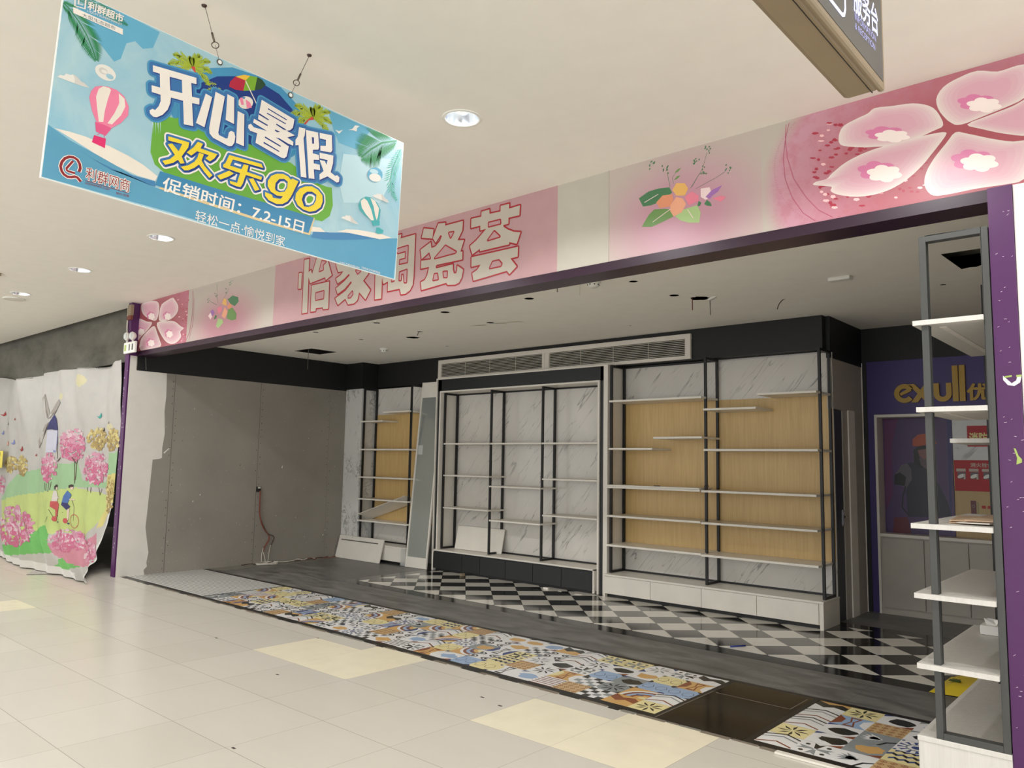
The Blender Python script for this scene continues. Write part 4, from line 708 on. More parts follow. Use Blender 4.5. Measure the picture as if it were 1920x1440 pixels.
('tp','char_fill',11.5,[[(-4.729,3.433),(-4.611,3.402),(-4.620,3.326),(-4.753,3.358)],[(-4.555,3.440),(-4.470,3.431),(-4.475,3.407),(-4.269,3.406),(-4.272,3.330),(-4.325,3.258),(-4.251,3.247),(-4.289,3.158),(-4.266,3.158),(-4.265,3.093),(-4.557,3.096),(-4.571,3.087),(-4.567,3.067),(-4.371,3.070),(-4.369,3.026),(-4.356,2.994),(-4.330,2.991),(-4.319,3.018),(-4.319,3.051),(-4.253,3.008),(-4.268,2.945),(-4.297,2.910),(-4.337,2.901),(-4.424,2.911),(-4.441,2.930),(-4.734,2.910),(-4.748,2.978),(-4.699,2.990),(-4.670,3.027),(-4.651,3.093),(-4.751,3.094),(-4.750,3.161),(-4.635,3.153),(-4.630,3.167),(-4.654,3.217),(-4.745,3.174),(-4.763,3.256),(-4.641,3.300),(-4.628,3.248),(-4.580,3.253),(-4.528,3.289),(-4.506,3.329),(-4.525,3.337),(-4.579,3.283),(-4.615,3.327)]],.0),
('tp','char_red',13,[[(-4.425,3.337),(-4.373,3.334),(-4.403,3.295)],[(-4.463,3.238),(-4.339,3.167),(-4.347,3.161),(-4.584,3.155)],[(-4.583,3.021),(-4.551,3.020),(-4.539,2.974),(-4.595,2.975)],[(-4.478,3.024),(-4.436,3.020),(-4.437,2.977),(-4.469,2.982)]],.011),
('tp','text_pink',14.5,[[(-4.425,3.337),(-4.373,3.334),(-4.403,3.295)],[(-4.463,3.238),(-4.339,3.167),(-4.347,3.161),(-4.584,3.155)],[(-4.583,3.021),(-4.551,3.020),(-4.539,2.974),(-4.595,2.975)],[(-4.478,3.024),(-4.436,3.020),(-4.437,2.977),(-4.469,2.982)]],.0),
('tp','char_red',10,[[(-5.345,2.910),(-5.256,2.907),(-5.257,3.092),(-5.233,3.032),(-5.173,3.048),(-5.172,2.961),(-5.014,2.961),(-4.994,2.909),(-4.936,2.907),(-4.880,2.929),(-4.848,2.970),(-4.840,3.030),(-4.834,3.402),(-5.024,3.402),(-5.014,3.436),(-5.103,3.439),(-5.160,3.371),(-5.175,3.438),(-5.358,3.439)]],.012),
('tp','char_fill',11.5,[[(-5.345,2.910),(-5.256,2.907),(-5.257,3.092),(-5.233,3.032),(-5.173,3.048),(-5.172,2.961),(-5.014,2.961),(-4.994,2.909),(-4.936,2.907),(-4.880,2.929),(-4.848,2.970),(-4.840,3.030),(-4.834,3.402),(-5.024,3.402),(-5.014,3.436),(-5.103,3.439),(-5.160,3.371),(-5.175,3.438),(-5.358,3.439)]],.0),
('tp','char_red',13,[[(-5.084,3.303),(-5.061,3.314),(-4.924,3.318),(-4.926,3.178),(-5.025,3.179),(-5.023,3.210),(-4.951,3.21),(-4.949,3.279),(-5.048,3.277)],[(-5.022,3.037),(-5.021,3.104),(-4.929,3.111),(-4.93,3.005),(-4.953,3.008),(-4.968,3.084),(-4.997,3.088),(-5.000,3.034)],[(-5.121,3.040),(-5.116,3.110),(-5.092,3.111),(-5.095,3.040)],[(-5.116,3.181),(-5.11,3.213),(-5.092,3.215),(-5.095,3.18)]],.011),
('tp','text_pink',14.5,[[(-5.084,3.303),(-5.061,3.314),(-4.924,3.318),(-4.926,3.178),(-5.025,3.179),(-5.023,3.210),(-4.951,3.21),(-4.949,3.279),(-5.048,3.277)],[(-5.022,3.037),(-5.021,3.104),(-4.929,3.111),(-4.93,3.005),(-4.953,3.008),(-4.968,3.084),(-4.997,3.088),(-5.000,3.034)],[(-5.121,3.040),(-5.116,3.110),(-5.092,3.111),(-5.095,3.040)],[(-5.116,3.181),(-5.11,3.213),(-5.092,3.215),(-5.095,3.18)]],.0),
('tp','char_red',10,[[(-5.938,3.311),(-5.902,3.240),(-5.822,3.238),(-5.864,3.204),(-5.935,3.184),(-5.903,3.132),(-5.807,3.162),(-5.735,3.200),(-5.724,3.183),(-5.805,3.138),(-5.928,3.091),(-5.897,3.033),(-5.79,3.068),(-5.699,3.126),(-5.689,3.108),(-5.777,3.047),(-5.933,2.995),(-5.886,2.928),(-5.775,2.973),(-5.731,2.913),(-5.641,2.913),(-5.595,2.936),(-5.573,3.006),(-5.478,2.926),(-5.414,3.004),(-5.522,3.104),(-5.453,3.155),(-5.420,3.199),(-5.446,3.288),(-5.669,3.365),(-5.942,3.376)]],.012),
('tp','char_fill',11.5,[[(-5.938,3.311),(-5.902,3.240),(-5.822,3.238),(-5.864,3.204),(-5.935,3.184),(-5.903,3.132),(-5.807,3.162),(-5.735,3.200),(-5.724,3.183),(-5.805,3.138),(-5.928,3.091),(-5.897,3.033),(-5.79,3.068),(-5.699,3.126),(-5.689,3.108),(-5.777,3.047),(-5.933,2.995),(-5.886,2.928),(-5.775,2.973),(-5.731,2.913),(-5.641,2.913),(-5.595,2.936),(-5.573,3.006),(-5.478,2.926),(-5.414,3.004),(-5.522,3.104),(-5.453,3.155),(-5.420,3.199),(-5.446,3.288),(-5.669,3.365),(-5.942,3.376)]],.0),
('tp','char_red',13,[[(-5.674,3.026),(-5.667,2.999),(-5.698,2.976),(-5.730,2.977),(-5.729,2.993)],[(-5.633,3.216),(-5.564,3.199),(-5.603,3.181)]],.011),
('tp','text_pink',14.5,[[(-5.674,3.026),(-5.667,2.999),(-5.698,2.976),(-5.730,2.977),(-5.729,2.993)],[(-5.633,3.216),(-5.564,3.199),(-5.603,3.181)]],.0),
('tp','char_red',10,[[(-6.551,3.329),(-6.501,3.325),(-6.501,3.167),(-6.553,3.172)],[(-6.466,3.449),(-6.384,3.445),(-6.386,3.315),(-6.348,3.330),(-6.324,3.287),(-6.263,3.423),(-6.248,3.466),(-6.131,3.460),(-6.066,3.359),(-6.002,3.226),(-6.095,3.192),(-6.108,3.222),(-6.350,3.199),(-6.383,3.264),(-6.377,2.914),(-6.465,2.915)],[(-6.324,3.173),(-6.039,3.171),(-6.035,2.911),(-6.117,2.916),(-6.122,2.935),(-6.239,2.939),(-6.240,2.912),(-6.320,2.915)]],.012),
('tp','char_fill',11.5,[[(-6.551,3.329),(-6.501,3.325),(-6.501,3.167),(-6.553,3.172)],[(-6.466,3.449),(-6.384,3.445),(-6.386,3.315),(-6.348,3.330),(-6.324,3.287),(-6.263,3.423),(-6.248,3.466),(-6.131,3.460),(-6.066,3.359),(-6.002,3.226),(-6.095,3.192),(-6.108,3.222),(-6.350,3.199),(-6.383,3.264),(-6.377,2.914),(-6.465,2.915)],[(-6.324,3.173),(-6.039,3.171),(-6.035,2.911),(-6.117,2.916),(-6.122,2.935),(-6.239,2.939),(-6.240,2.912),(-6.320,2.915)]],.0),
('tp','char_red',13,[[(-6.206,3.296),(-6.172,3.390),(-6.102,3.372),(-6.152,3.349),(-6.143,3.302)],[(-6.246,3.087),(-6.118,3.090),(-6.120,3.021),(-6.244,3.022)]],.011),
('tp','text_pink',14.5,[[(-6.206,3.296),(-6.172,3.390),(-6.102,3.372),(-6.152,3.349),(-6.143,3.302)],[(-6.246,3.087),(-6.118,3.090),(-6.120,3.021),(-6.244,3.022)]],.0),
],
'cloth': [
('p','@hill_mid',0,[(-15.466,.755),(-14.729,1.166),(-14.134,1.237),(-13.613,1.303),(-12.898,1.381),(-12.121,1.392),(-11.937,1.142),(-11.031,1.156),(-10.707,1.469),(-10.650,1.295),(-10.987,1.075),(-12.154,1.047),(-15.453,.710)]),
('p','@hill_mid',0,[(-10.994,1.537),(-10.638,1.562),(-10.616,1.261),(-10.957,1.241)]),
('p','@hill_lime',0,[(-15.453,.710),(-14.556,.837),(-13.332,.940),(-12.152,1.041),(-11.002,.991),(-10.647,.775),(-11.201,.602),(-11.690,.376),(-12.470,.394),(-13.758,.194),(-15.257,-.009)]),
('p','@hill_green',0,[(-15.248,-.045),(-14.698,-.007),(-14.169,.162),(-13.590,.342),(-13.221,.448),(-12.964,.320),(-13.007,.172),(-12.622,.101),(-12.612,.050),(-13.895,-.091),(-15.191,-.254)]),
('p','@hill_green',0,[(-13.060,-.264),(-12.658,-.068),(-12.389,.007),(-12.037,-.033),(-11.701,-.061),(-12.416,-.197)]),
('p','@print_pink',0,[(-13.041,.156),(-12.096,.258),(-11.767,.273),(-11.118,.478),(-11.005,.346),(-11.391,-.029),(-11.859,-.089),(-12.379,-.041),(-12.899,.025)]),
('p','@print_yellow',0,[(-10.987,1.240),(-10.622,1.295),(-10.625,.983),(-10.710,.818),(-10.957,.571),(-11.188,.532),(-11.067,.693),(-10.94,.806)]),
('e','@smear',0,(-12.153,2.592),(.303,-.017),(.020,-.105),16),
('e','@smear',0,(-12.965,2.393),(.149,-.006),(.013,-.061),16),
('e','@smear',0,(-11.042,1.897),(.176,-.003),(.008,-.048),16),
('tr',('pk_deep','pk_mid','pk_pale','pk_mid'),1,(-12.329,1.660),(.456,-.001),(.047,-.232),230,.119,.089),
('tr',('pk_deep','pk_mid','pk_pale','pk_mid'),1,(-13.263,1.322),(.358,.005),(.051,-.229),190,.158,.088),
('tr',('pk_deep','pk_mid','pk_pale','pk_mid'),1,(-11.457,1.327),(.469,.008),(.039,-.212),240,.11,.097),
('tr',('pk_deep','pk_mid','pk_pale','pk_mid'),1,(-14.646,.313),(.846,.056),(.085,-.330),330,.09,.077),
('tr',('pk_deep','pk_mid','pk_pale','pk_mid'),1,(-12.338,.264),(.659,.051),(.033,-.161),240,.08,.123),
('tr',('pk_deep','pk_mid','pk_pale','pk_mid'),1,(-11.395,.159),(.300,.026),(.028,-.151),90,.16,.123),
('tr',('pk_deep','pk_mid','pk_pale','pk_mid'),1,(-15.576,.979),(.288,.009),(.045,-.165),40,.233,.127),
('tr',('ye_deep','ye_mid','ye_pale'),1,(-11.441,1.744),(.336,-.002),(.029,-.159),150,.136,.115),
('tr',('ye_deep','ye_mid','ye_pale'),1,(-10.879,1.716),(.201,-.001),(.026,-.154),110,.2,.108),
('tr',('ye_deep','ye_mid','ye_pale'),1,(-15.049,1.338),(.319,.004),(.036,-.141),90,.186,.137),
('tr',('ye_deep','ye_mid','ye_pale'),1,(-14.455,1.318),(.258,.003),(.041,-.165),90,.217,.113),
('tr',('ye_deep','ye_mid','ye_pale'),1,(-10.828,.998),(.142,.005),(.046,-.265),90,.3,.065),
('s','trunk',3,.020,[(-12.174,1.148),(-12.169,1.378),(-12.344,1.479)]),
('s','trunk',3,.020,[(-12.169,1.378),(-12.078,1.519)]),
('s','trunk',3,.021,[(-12.912,1.448),(-12.981,1.770),(-13.043,1.798)]),
('s','trunk',3,.021,[(-12.695,1.463),(-12.903,1.408)]),
('s','trunk',3,.015,[(-12.253,1.454),(-12.191,1.097)]),
('s','trunk',3,.016,[(-13.363,1.075),(-13.338,.967)]),
('s','trunk',3,.016,[(-13.283,1.064),(-13.278,.956)]),
('s','trunk',3,.016,[(-13.171,1.081),(-13.179,.946)]),
('s','trunk',3,.016,[(-13.079,1.097),(-13.109,.975)]),
('s','trunk',3,.013,[(-11.238,.970),(-11.318,1.075)]),
('s','trunk',3,.013,[(-11.238,.970),(-11.163,1.057)]),
('s','trunk',3,.014,[(-11.677,1.063),(-11.650,1.003)]),
('s','trunk',3,.014,[(-11.551,1.068),(-11.551,.988)]),
('p','mill_pale',3,[(-13.447,1.885),(-13.005,1.878),(-12.988,1.716),(-13.007,1.541),(-13.448,1.539),(-13.469,1.719)]),
('p','mill_blue',4,[(-13.193,1.874),(-13.005,1.878),(-12.988,1.716),(-13.008,1.548),(-13.121,1.547),(-13.120,1.717)]),
('p','mill_navy',5,[(-13.500,1.893),(-13.396,2.009),(-13.268,2.130),(-13.158,2.065),(-13.010,1.906),(-13.022,1.872),(-13.275,1.899)]),
('s','mill_grey',6,.014,[(-13.436,2.062),(-13.543,2.222),(-13.644,2.458)]),
('s','mill_grey',6,.014,[(-13.410,2.071),(-13.222,2.184),(-12.993,2.312)]),
('s','mill_grey',6,.014,[(-13.424,2.009),(-13.614,1.831),(-13.848,1.615)]),
('p','mill_pale2',5,[(-13.617,2.464),(-13.408,2.148),(-13.489,2.073),(-13.743,2.399)]),
('p','mill_pale2',5,[(-13.108,2.358),(-12.975,2.298),(-13.268,2.130),(-13.400,2.148)]),
('p','mill_pale2',5,[(-13.567,1.977),(-13.433,1.996),(-13.679,1.678),(-13.854,1.605),(-13.906,1.721)]),
('p','hair',5,[(-12.943,.988),(-12.953,1.034),(-12.867,1.066),(-12.790,1.053),(-12.792,1.026),(-12.875,1.017),(-12.895,.990)]),
('p','skin',5,[(-12.893,1.016),(-12.793,1.029),(-12.785,.993),(-12.867,.981)]),
('p','shirt_white',5,[(-12.958,.974),(-12.838,.965),(-12.718,.885),(-12.777,.819),(-12.997,.809),(-12.995,.886)]),
('p','red_cloth',5,[(-13.034,.808),(-12.777,.819),(-12.623,.778),(-12.659,.692),(-12.729,.597),(-12.845,.590),(-12.852,.688),(-13.037,.732)]),
('p','hair',5,[(-12.356,1.028),(-12.364,1.066),(-12.281,1.085),(-12.210,1.074),(-12.222,1.045),(-12.290,1.043)]),
('p','skin',5,[(-12.307,1.042),(-12.215,1.048),(-12.222,1.013),(-12.299,1.002)]),
('p','blue_cloth',5,[(-12.384,.991),(-12.251,.936),(-12.346,.810),(-12.523,.815),(-12.489,.907)]),
('p','mill_navy',5,[(-12.523,.815),(-12.364,.810),(-12.250,.764),(-12.361,.711),(-12.533,.776)]),
('p','skin',5,[(-12.345,.721),(-12.269,.738),(-12.280,.572),(-12.325,.569)]),
('p','skin',5,[(-12.325,.875),(-12.136,.877),(-12.133,.861),(-12.322,.860)]),
('p','skin',5,[(-12.792,.888),(-12.626,.875),(-12.641,.862),(-12.795,.868)]),
('s','red_cloth',6,.009,[(-11.965,.573),(-11.972,.524),(-12.011,.486),(-12.071,.469),(-12.137,.477),(-12.191,.510),(-12.218,.557),(-12.211,.607),(-12.171,.645),(-12.11,.662),(-12.044,.652),(-11.991,.619),(-11.964,.572)]),
('e','red_cloth',6,(-12.867,.554),(.087,.005),(.008,-.038),16),
('e','red_cloth',6,(-12.381,.557),(.068,.004),(.007,-.037),16),
('e','mill_navy',7,(-12.712,.517),(.050,.003),(.002,-.012),16),
('e','mill_navy',7,(-12.280,.522),(.040,.002),(.002,-.012),16),
('s','trunk',6,.009,[(-13.064,.684),(-12.908,.573)]),
('s','trunk',6,.009,[(-12.729,.597),(-12.459,.677)]),
('s','trunk',6,.008,[(-12.217,.855),(-12.132,.770),(-12.108,.570)]),
('s','trunk',6,.009,[(-13.097,.576),(-13.209,.482)]),
('p','bf_teal',6,[(-11.507,2.021),(-11.599,2.057),(-11.532,2.052),(-11.495,2.107),(-11.455,2.046)]),
('p','hair',6,[(-15.411,1.997),(-15.496,2.023),(-15.434,2.019),(-15.402,2.060),(-15.364,2.015)]),
('p','bf_red',6,[(-15.030,2.078),(-15.094,2.099),(-15.048,2.095),(-15.023,2.126),(-14.995,2.092)]),
('p','bf_red',6,[(-14.491,1.549),(-14.612,1.586),(-14.524,1.582),(-14.477,1.643),(-14.424,1.578)]),
('p','mill_blue',6,[(-14.993,1.663),(-15.111,1.698),(-15.025,1.694),(-14.980,1.752),(-14.928,1.690)]),
('p','fl_orange',6,[(-15.295,1.648),(-15.417,1.684),(-15.328,1.680),(-15.282,1.739),(-15.228,1.676)]),
('p','hair',6,[(-11.278,1.835),(-11.343,1.860),(-11.295,1.856),(-11.269,1.896),(-11.241,1.853)]),
('p','mill_grey',6,[(-11.073,1.936),(-11.116,1.953),(-11.084,1.951),(-11.067,1.978),(-11.048,1.948)]),
('p','bf_red',6,[(-15.826,2.169),(-15.945,2.206),(-15.858,2.200),(-15.813,2.255),(-15.760,2.194)]),
('p','mill_blue',6,[(-15.712,1.841),(-15.819,1.873),(-15.741,1.869),(-15.700,1.920),(-15.652,1.864)]),
('p','bf_red',6,[(-13.939,1.478),(-13.992,1.495),(-13.954,1.493),(-13.933,1.521),(-13.910,1.491)]),
],
'poster': [
('p','pm_mag',1,[(-2.565,2.062),(-2.416,2.059),(-2.491,1.768),(-2.490,1.242),(-2.595,1.062)]),
('p','pm_jacket',2,[(-2.342,1.576),(-2.222,1.595),(-2.130,1.528),(-2.030,1.327),(-1.967,1.179),(-1.935,1.031),(-2.352,1.006),(-2.359,1.281),(-2.323,1.421)]),
('p','pm_black',3,[(-2.273,1.577),(-2.274,1.716),(-2.216,1.768),(-2.138,1.759),(-2.062,1.716),(-2.124,1.725),(-2.218,1.707),(-2.221,1.612),(-2.161,1.544),(-2.209,1.527)]),
('p','pm_helmet',4,[(-2.280,1.759),(-2.281,1.829),(-2.229,1.880),(-2.165,1.892),(-2.088,1.853),(-2.044,1.784),(-2.138,1.776),(-2.217,1.759)]),
('p','pm_face',3,[(-2.234,1.716),(-2.123,1.733),(-2.079,1.682),(-2.112,1.622),(-2.182,1.621),(-2.220,1.655)]),
('p','pm_scarf',4,[(-2.221,1.63),(-2.127,1.622),(-2.115,1.528),(-2.162,1.519),(-2.207,1.561)]),
('p','pm_sleeve',3,[(-2.459,1.461),(-2.399,1.558),(-2.342,1.576),(-2.304,1.516),(-2.3,1.404),(-2.359,1.307),(-2.446,1.357)]),
('p','pm_black',4,[(-2.479,1.347),(-2.468,1.452),(-2.418,1.479),(-2.355,1.429),(-2.374,1.333)]),
('s','pm_black',4,.012,[(-2.366,1.333),(-2.393,1.228),(-2.405,1.107),(-2.344,1.024)]),
('p','pm_red',2,[(-2.490,.990),(-2.352,1.006),(-2.326,.837),(-2.503,.824)]),
('p','pm_blue',1,[(-1.944,2.047),(-1.898,2.046),(-1.941,.865),(-1.955,.864)]),
],
}
# ------------------------------------------------------------------ materials
def lin(c): return tuple(((v/255/12.92) if v/255 <= .04045 else ((v/255+.055)/1.055)**2.4) for v in c)
MAT = {}
def mat(name, rgb, rough=.55, metal=0., var=.05, scale=6., bump=0., emit=None, spec=.5):
    m = bpy.data.materials.new(name); m.use_nodes = True; MAT[name] = m
    nt = m.node_tree; b = nt.nodes['Principled BSDF']
    c = lin(rgb); b.inputs['Roughness'].default_value = rough; b.inputs['Metallic'].default_value = metal
    b.inputs['Specular IOR Level'].default_value = spec
    b.inputs['Base Color'].default_value = (*c, 1)
    if var > 0 or bump > 0:
        tc = nt.nodes.new('ShaderNodeTexCoord'); nz = nt.nodes.new('ShaderNodeTexNoise')
        nz.inputs['Scale'].default_value = scale; nz.inputs['Detail'].default_value = 4
        nt.links.new(tc.outputs['Object'], nz.inputs['Vector'])
        if var > 0:
            mr = nt.nodes.new('ShaderNodeMapRange'); mr.inputs[1].default_value = .25; mr.inputs[2].default_value = .75
            mr.inputs[3].default_value = 1-var; mr.inputs[4].default_value = 1+var
            nt.links.new(nz.outputs['Fac'], mr.inputs[0])
            mx = nt.nodes.new('ShaderNodeMix'); mx.data_type = 'RGBA'; mx.blend_type = 'MULTIPLY'; mx.inputs[0].default_value = 1
            mx.inputs[6].default_value = (*c, 1); nt.links.new(mr.outputs[0], mx.inputs[7]); nt.links.new(mx.outputs[2], b.inputs['Base Color'])
        if bump > 0:
            bp = nt.nodes.new('ShaderNodeBump'); bp.inputs['Strength'].default_value = bump; bp.inputs['Distance'].default_value = .01
            nt.links.new(nz.outputs['Fac'], bp.inputs['Height']); nt.links.new(bp.outputs[0], b.inputs['Normal'])
    if emit:
        b.inputs['Emission Color'].default_value = (*lin(rgb), 1); b.inputs['Emission Strength'].default_value = emit
    return m
class NT:                                   # small helper to wire node maths
    def __init__(s, m): s.nt = m.node_tree; s.b = s.nt.nodes['Principled BSDF']
    def n(s, t, **k):
        o = s.nt.nodes.new('ShaderNode'+t)
        for a, v in k.items(): setattr(o, a, v)
        return o
    def l(s, a, b): s.nt.links.new(a, b)
    def math(s, op, a, b=None, c=None):
        o = s.n('Math', operation=op)
        for i, v in enumerate((a, b, c)):
            if v is None: continue
            if isinstance(v, (int, float)): o.inputs[i].default_value = v
            else: s.l(v, o.inputs[i])
        return o.outputs[0]
    def mix(s, f, a, b):
        o = s.n('Mix', data_type='RGBA')
        for i, v in ((0, f), (6, a), (7, b)):
            if isinstance(v, (int, float)): o.inputs[i].default_value = v
            elif isinstance(v, tuple): o.inputs[i].default_value = (*lin(v), 1)
            else: s.l(v, o.inputs[i])
        return o.outputs[2]
    def pos(s):
        g = s.n('NewGeometry'); x = s.n('SeparateXYZ'); s.l(g.outputs['Position'], x.inputs[0]); return g.outputs['Position'], x.outputs
    def noise(s, vec, scale, detail=3, rough=.5, dist=0):
        o = s.n('TexNoise'); o.inputs['Scale'].default_value = scale; o.inputs['Detail'].default_value = detail
        o.inputs['Roughness'].default_value = rough; o.inputs['Distortion'].default_value = dist
        if vec is not None: s.l(vec, o.inputs['Vector'])
        return o.outputs['Fac']
    def rng(s, v, a, b, c=0., d=1.):
        o = s.n('MapRange'); 
        for i, x in ((1, a), (2, b), (3, c), (4, d)): o.inputs[i].default_value = x
        s.l(v, o.inputs[0]); return o.outputs[0]
    def mapping(s, vec, loc=(0, 0, 0), rot=(0, 0, 0), sc=(1, 1, 1)):
        o = s.n('Mapping'); o.inputs[1].default_value = loc; o.inputs[2].default_value = rot; o.inputs[3].default_value = sc
        s.l(vec, o.inputs[0]); return o.outputs[0]

def hall_tile():
    m = mat('hall_tile', (203, 195, 180), .22, var=0); k = NT(m); P, x = k.pos()
    fx = k.math('FRACT', k.math('DIVIDE', k.math('ADD', x[0], 60+2.68), .6)); fy = k.math('FRACT', k.math('DIVIDE', k.math('ADD', x[1], 60-3.98), .6))
    def edge(f): return k.math('LESS_THAN', k.math('MINIMUM', f, k.math('SUBTRACT', 1, f)), .0034)
    g = k.math('MAXIMUM', k.math('MULTIPLY', edge(fx), .7), edge(fy))
    # per-tile tint
    ix = k.math('FLOOR', k.math('DIVIDE', k.math('ADD', x[0], 60+2.68), .6)); iy = k.math('FLOOR', k.math('DIVIDE', k.math('ADD', x[1], 60-3.98), .6))
    cv = k.n('CombineXYZ'); k.l(ix, cv.inputs[0]); k.l(iy, cv.inputs[1]); wn = k.n('TexWhiteNoise'); k.l(cv.outputs[0], wn.inputs[0])
    nz = k.noise(k.mapping(P, sc=(1, 3, 1)), 1.6, 3, .5)
    f = k.math('ADD', k.math('MULTIPLY', nz, .5), k.math('MULTIPLY', wn.outputs[0], .5))
    base = k.mix(f, (202, 197, 187), (213, 208, 199))
    k.l(k.mix(k.math('MULTIPLY', g, .55), base, (120, 110, 98)), k.b.inputs['Base Color'])
def slate():
    m = mat('slate_tile', (70, 70, 69), .4, var=0); k = NT(m); P, x = k.pos()
    nz = k.noise(k.mapping(P, rot=(0, 0, .2), sc=(1, 3.2, 1)), 2.6, 6, .62, .6)
    fx = k.math('FRACT', k.math('DIVIDE', k.math('ADD', x[0], 60.2), .8)); g = k.math('LESS_THAN', fx, .004)
    base = k.mix(k.rng(nz, .3, .72), (70, 70, 69), (136, 135, 132))
    k.l(k.mix(k.math('MULTIPLY', g, .5), base, (40, 40, 40)), k.b.inputs['Base Color']); k.l(k.rng(nz, .3, .7, .32, .5), k.b.inputs['Roughness'])
def checker():
    m = mat('checker_tile', (70, 70, 69), .10, var=0, spec=.35); k = NT(m); P, x = k.pos()
    S = .303; dx = k.math('ADD', x[0], 4.833); dy = k.math('SUBTRACT', x[1], 7.06)
    u = k.math('DIVIDE', k.math('ADD', dx, dy), S*2**.5); v = k.math('DIVIDE', k.math('SUBTRACT', dy, dx), S*2**.5)
    par = k.math('MODULO', k.math('ADD', k.math('ADD', k.math('FLOOR', u), k.math('FLOOR', v)), 200), 2)
    par = k.math('GREATER_THAN', k.math('ABSOLUTE', k.math('SUBTRACT', par, 1)), .5)
    def e(f): 
        q = k.math('FRACT', f); return k.math('LESS_THAN', k.math('MINIMUM', q, k.math('SUBTRACT', 1, q)), .008)
    g = k.math('MAXIMUM', e(u), e(v)); nz = k.noise(P, 5, 5)
    w = k.mix(nz, (220, 216, 206), (232, 228, 219)); b = k.mix(nz, (12, 11, 10), (26, 24, 22))
    k.l(k.mix(g, k.mix(par, w, b), (92, 86, 78)), k.b.inputs['Base Color'])
def metal_mosaic():
    m = mat('metal_mosaic', (214, 214, 210), .35, var=0); k = NT(m); P, x = k.pos()
    S = .05
    def e(a): 
        q = k.math('FRACT', k.math('DIVIDE', k.math('ADD', a, 50), S)); return k.math('LESS_THAN', q, .2)
    g = k.math('MAXIMUM', k.math('MULTIPLY', e(x[0]), .55), e(x[1])); nz = k.noise(P, 3, 4)
    k.l(k.mix(g, k.mix(nz, (204, 205, 202), (226, 226, 222)), (70, 70, 72)), k.b.inputs['Base Color'])
def marble(name, base, vein, rot, dens=.026, sc=1.0, xz=True):
    m = mat(name, base, .16, var=0); k = NT(m); P, x = k.pos()
    v = k.mapping(P, rot=(0, rot, 0))
    n1 = k.noise(k.mapping(v, sc=(2.6*sc, 1, .30*sc)), 2.0, 4, .5, .35); brk = k.noise(k.mapping(v, sc=(1.6, 1, .8)), 2.6*sc, 3)
    n2 = k.noise(k.mapping(v, loc=(5, 2, 1), sc=(4.5*sc, 1, .42*sc)), 2.0, 3, .5, .3)
    f = k.math('MAXIMUM', k.math('MULTIPLY', k.rng(k.math('ABSOLUTE', k.math('SUBTRACT', n1, .5)), 0, dens*.42, 1, 0), k.rng(brk, .47, .60)), k.math('MULTIPLY', k.rng(k.math('ABSOLUTE', k.math('SUBTRACT', n2, .48)), 0, dens*.34, .7, 0), k.rng(brk, .40, .56, 1, 0)))
    cl = k.noise(P, 2.1, 4)
    tone = k.mix(k.rng(cl, .3, .7), tuple(v-9 for v in base), base)
    k.l(k.mix(k.math('MULTIPLY', f, .75), tone, vein), k.b.inputs['Base Color'])
def blotchy_marble():
    m = mat('blotchy_marble', (205, 205, 200), .2, var=0); k = NT(m); P, x = k.pos()
    n1 = k.noise(k.mapping(P, rot=(.4, .5, .3), sc=(1, 1, .7)), 7, 6, .62, 1.2); a = k.math('ABSOLUTE', k.math('SUBTRACT', n1, .5))
    brk = k.noise(k.mapping(P, sc=(1, 1, .6)), 5, 2)
    f = k.math('MULTIPLY', k.rng(a, 0, .04, 1, 0), k.rng(brk, .45, .6))
    k.l(k.mix(k.math('MULTIPLY', f, .75), (206, 206, 201), (96, 92, 90)), k.b.inputs['Base Color'])
def wood(name, c1, c2, rough=.4):
    m = mat(name, c1, rough, var=0); k = NT(m); P, x = k.pos()
    n1 = k.noise(k.mapping(P, sc=(26, 26, 1.1)), 2.0, 5, .6, .3); n2 = k.noise(k.mapping(P, sc=(90, 90, 3)), 2.0, 3)
    f = k.math('ADD', k.math('MULTIPLY', k.rng(n1, .3, .7), .65), k.math('MULTIPLY', n2, .35))
    k.l(k.mix(f, c1, c2), k.b.inputs['Base Color'])
def board_grey():
    m = mat('plasterboard_grey', (146, 139, 129), .85, var=0); k = NT(m); P, x = k.pos()
    nz = k.noise(P, 1.3, 5, .55); sp = k.noise(P, 26, 2)
    base = k.mix(k.rng(nz, .3, .7), (134, 128, 120), (146, 140, 131)); k.l(k.mix(k.rng(sp, .70, .76), base, (176, 168, 155)), k.b.inputs['Base Color'])
def concrete():
    m = mat('raw_concrete', (120, 117, 106), .85, var=0); k = NT(m); P, x = k.pos()
    nz = k.noise(k.mapping(P, sc=(1, 1, 2)), 1.5, 7, .65, .4); k.l(k.mix(k.rng(nz, .25, .75), (84, 83, 74), (124, 121, 110)), k.b.inputs['Base Color'])
def radial(name, c_in, c_out, X0, Z0, rx, rz, noise=0., n1=(0, 0, 0), outer=None):
    m = mat(name, c_in, .35, var=0); k = NT(m); P, x = k.pos()
    a = k.math('DIVIDE', k.math('SUBTRACT', x[0], X0), rx); b = k.math('DIVIDE', k.math('SUBTRACT', x[2], Z0), rz)
    d = k.math('SQRT', k.math('ADD', k.math('MULTIPLY', a, a), k.math('MULTIPLY', b, b)))
    c = k.mix(k.rng(d, .35, 1.0), c_in, c_out)
    if noise: c = k.mix(k.math('MULTIPLY', k.rng(k.noise(P, 9, 5, .7), .45, .62), noise), c, n1)
    if outer: c = k.mix(k.rng(d, 1.02, 1.14), c, outer)
    k.l(c, k.b.inputs['Base Color'])
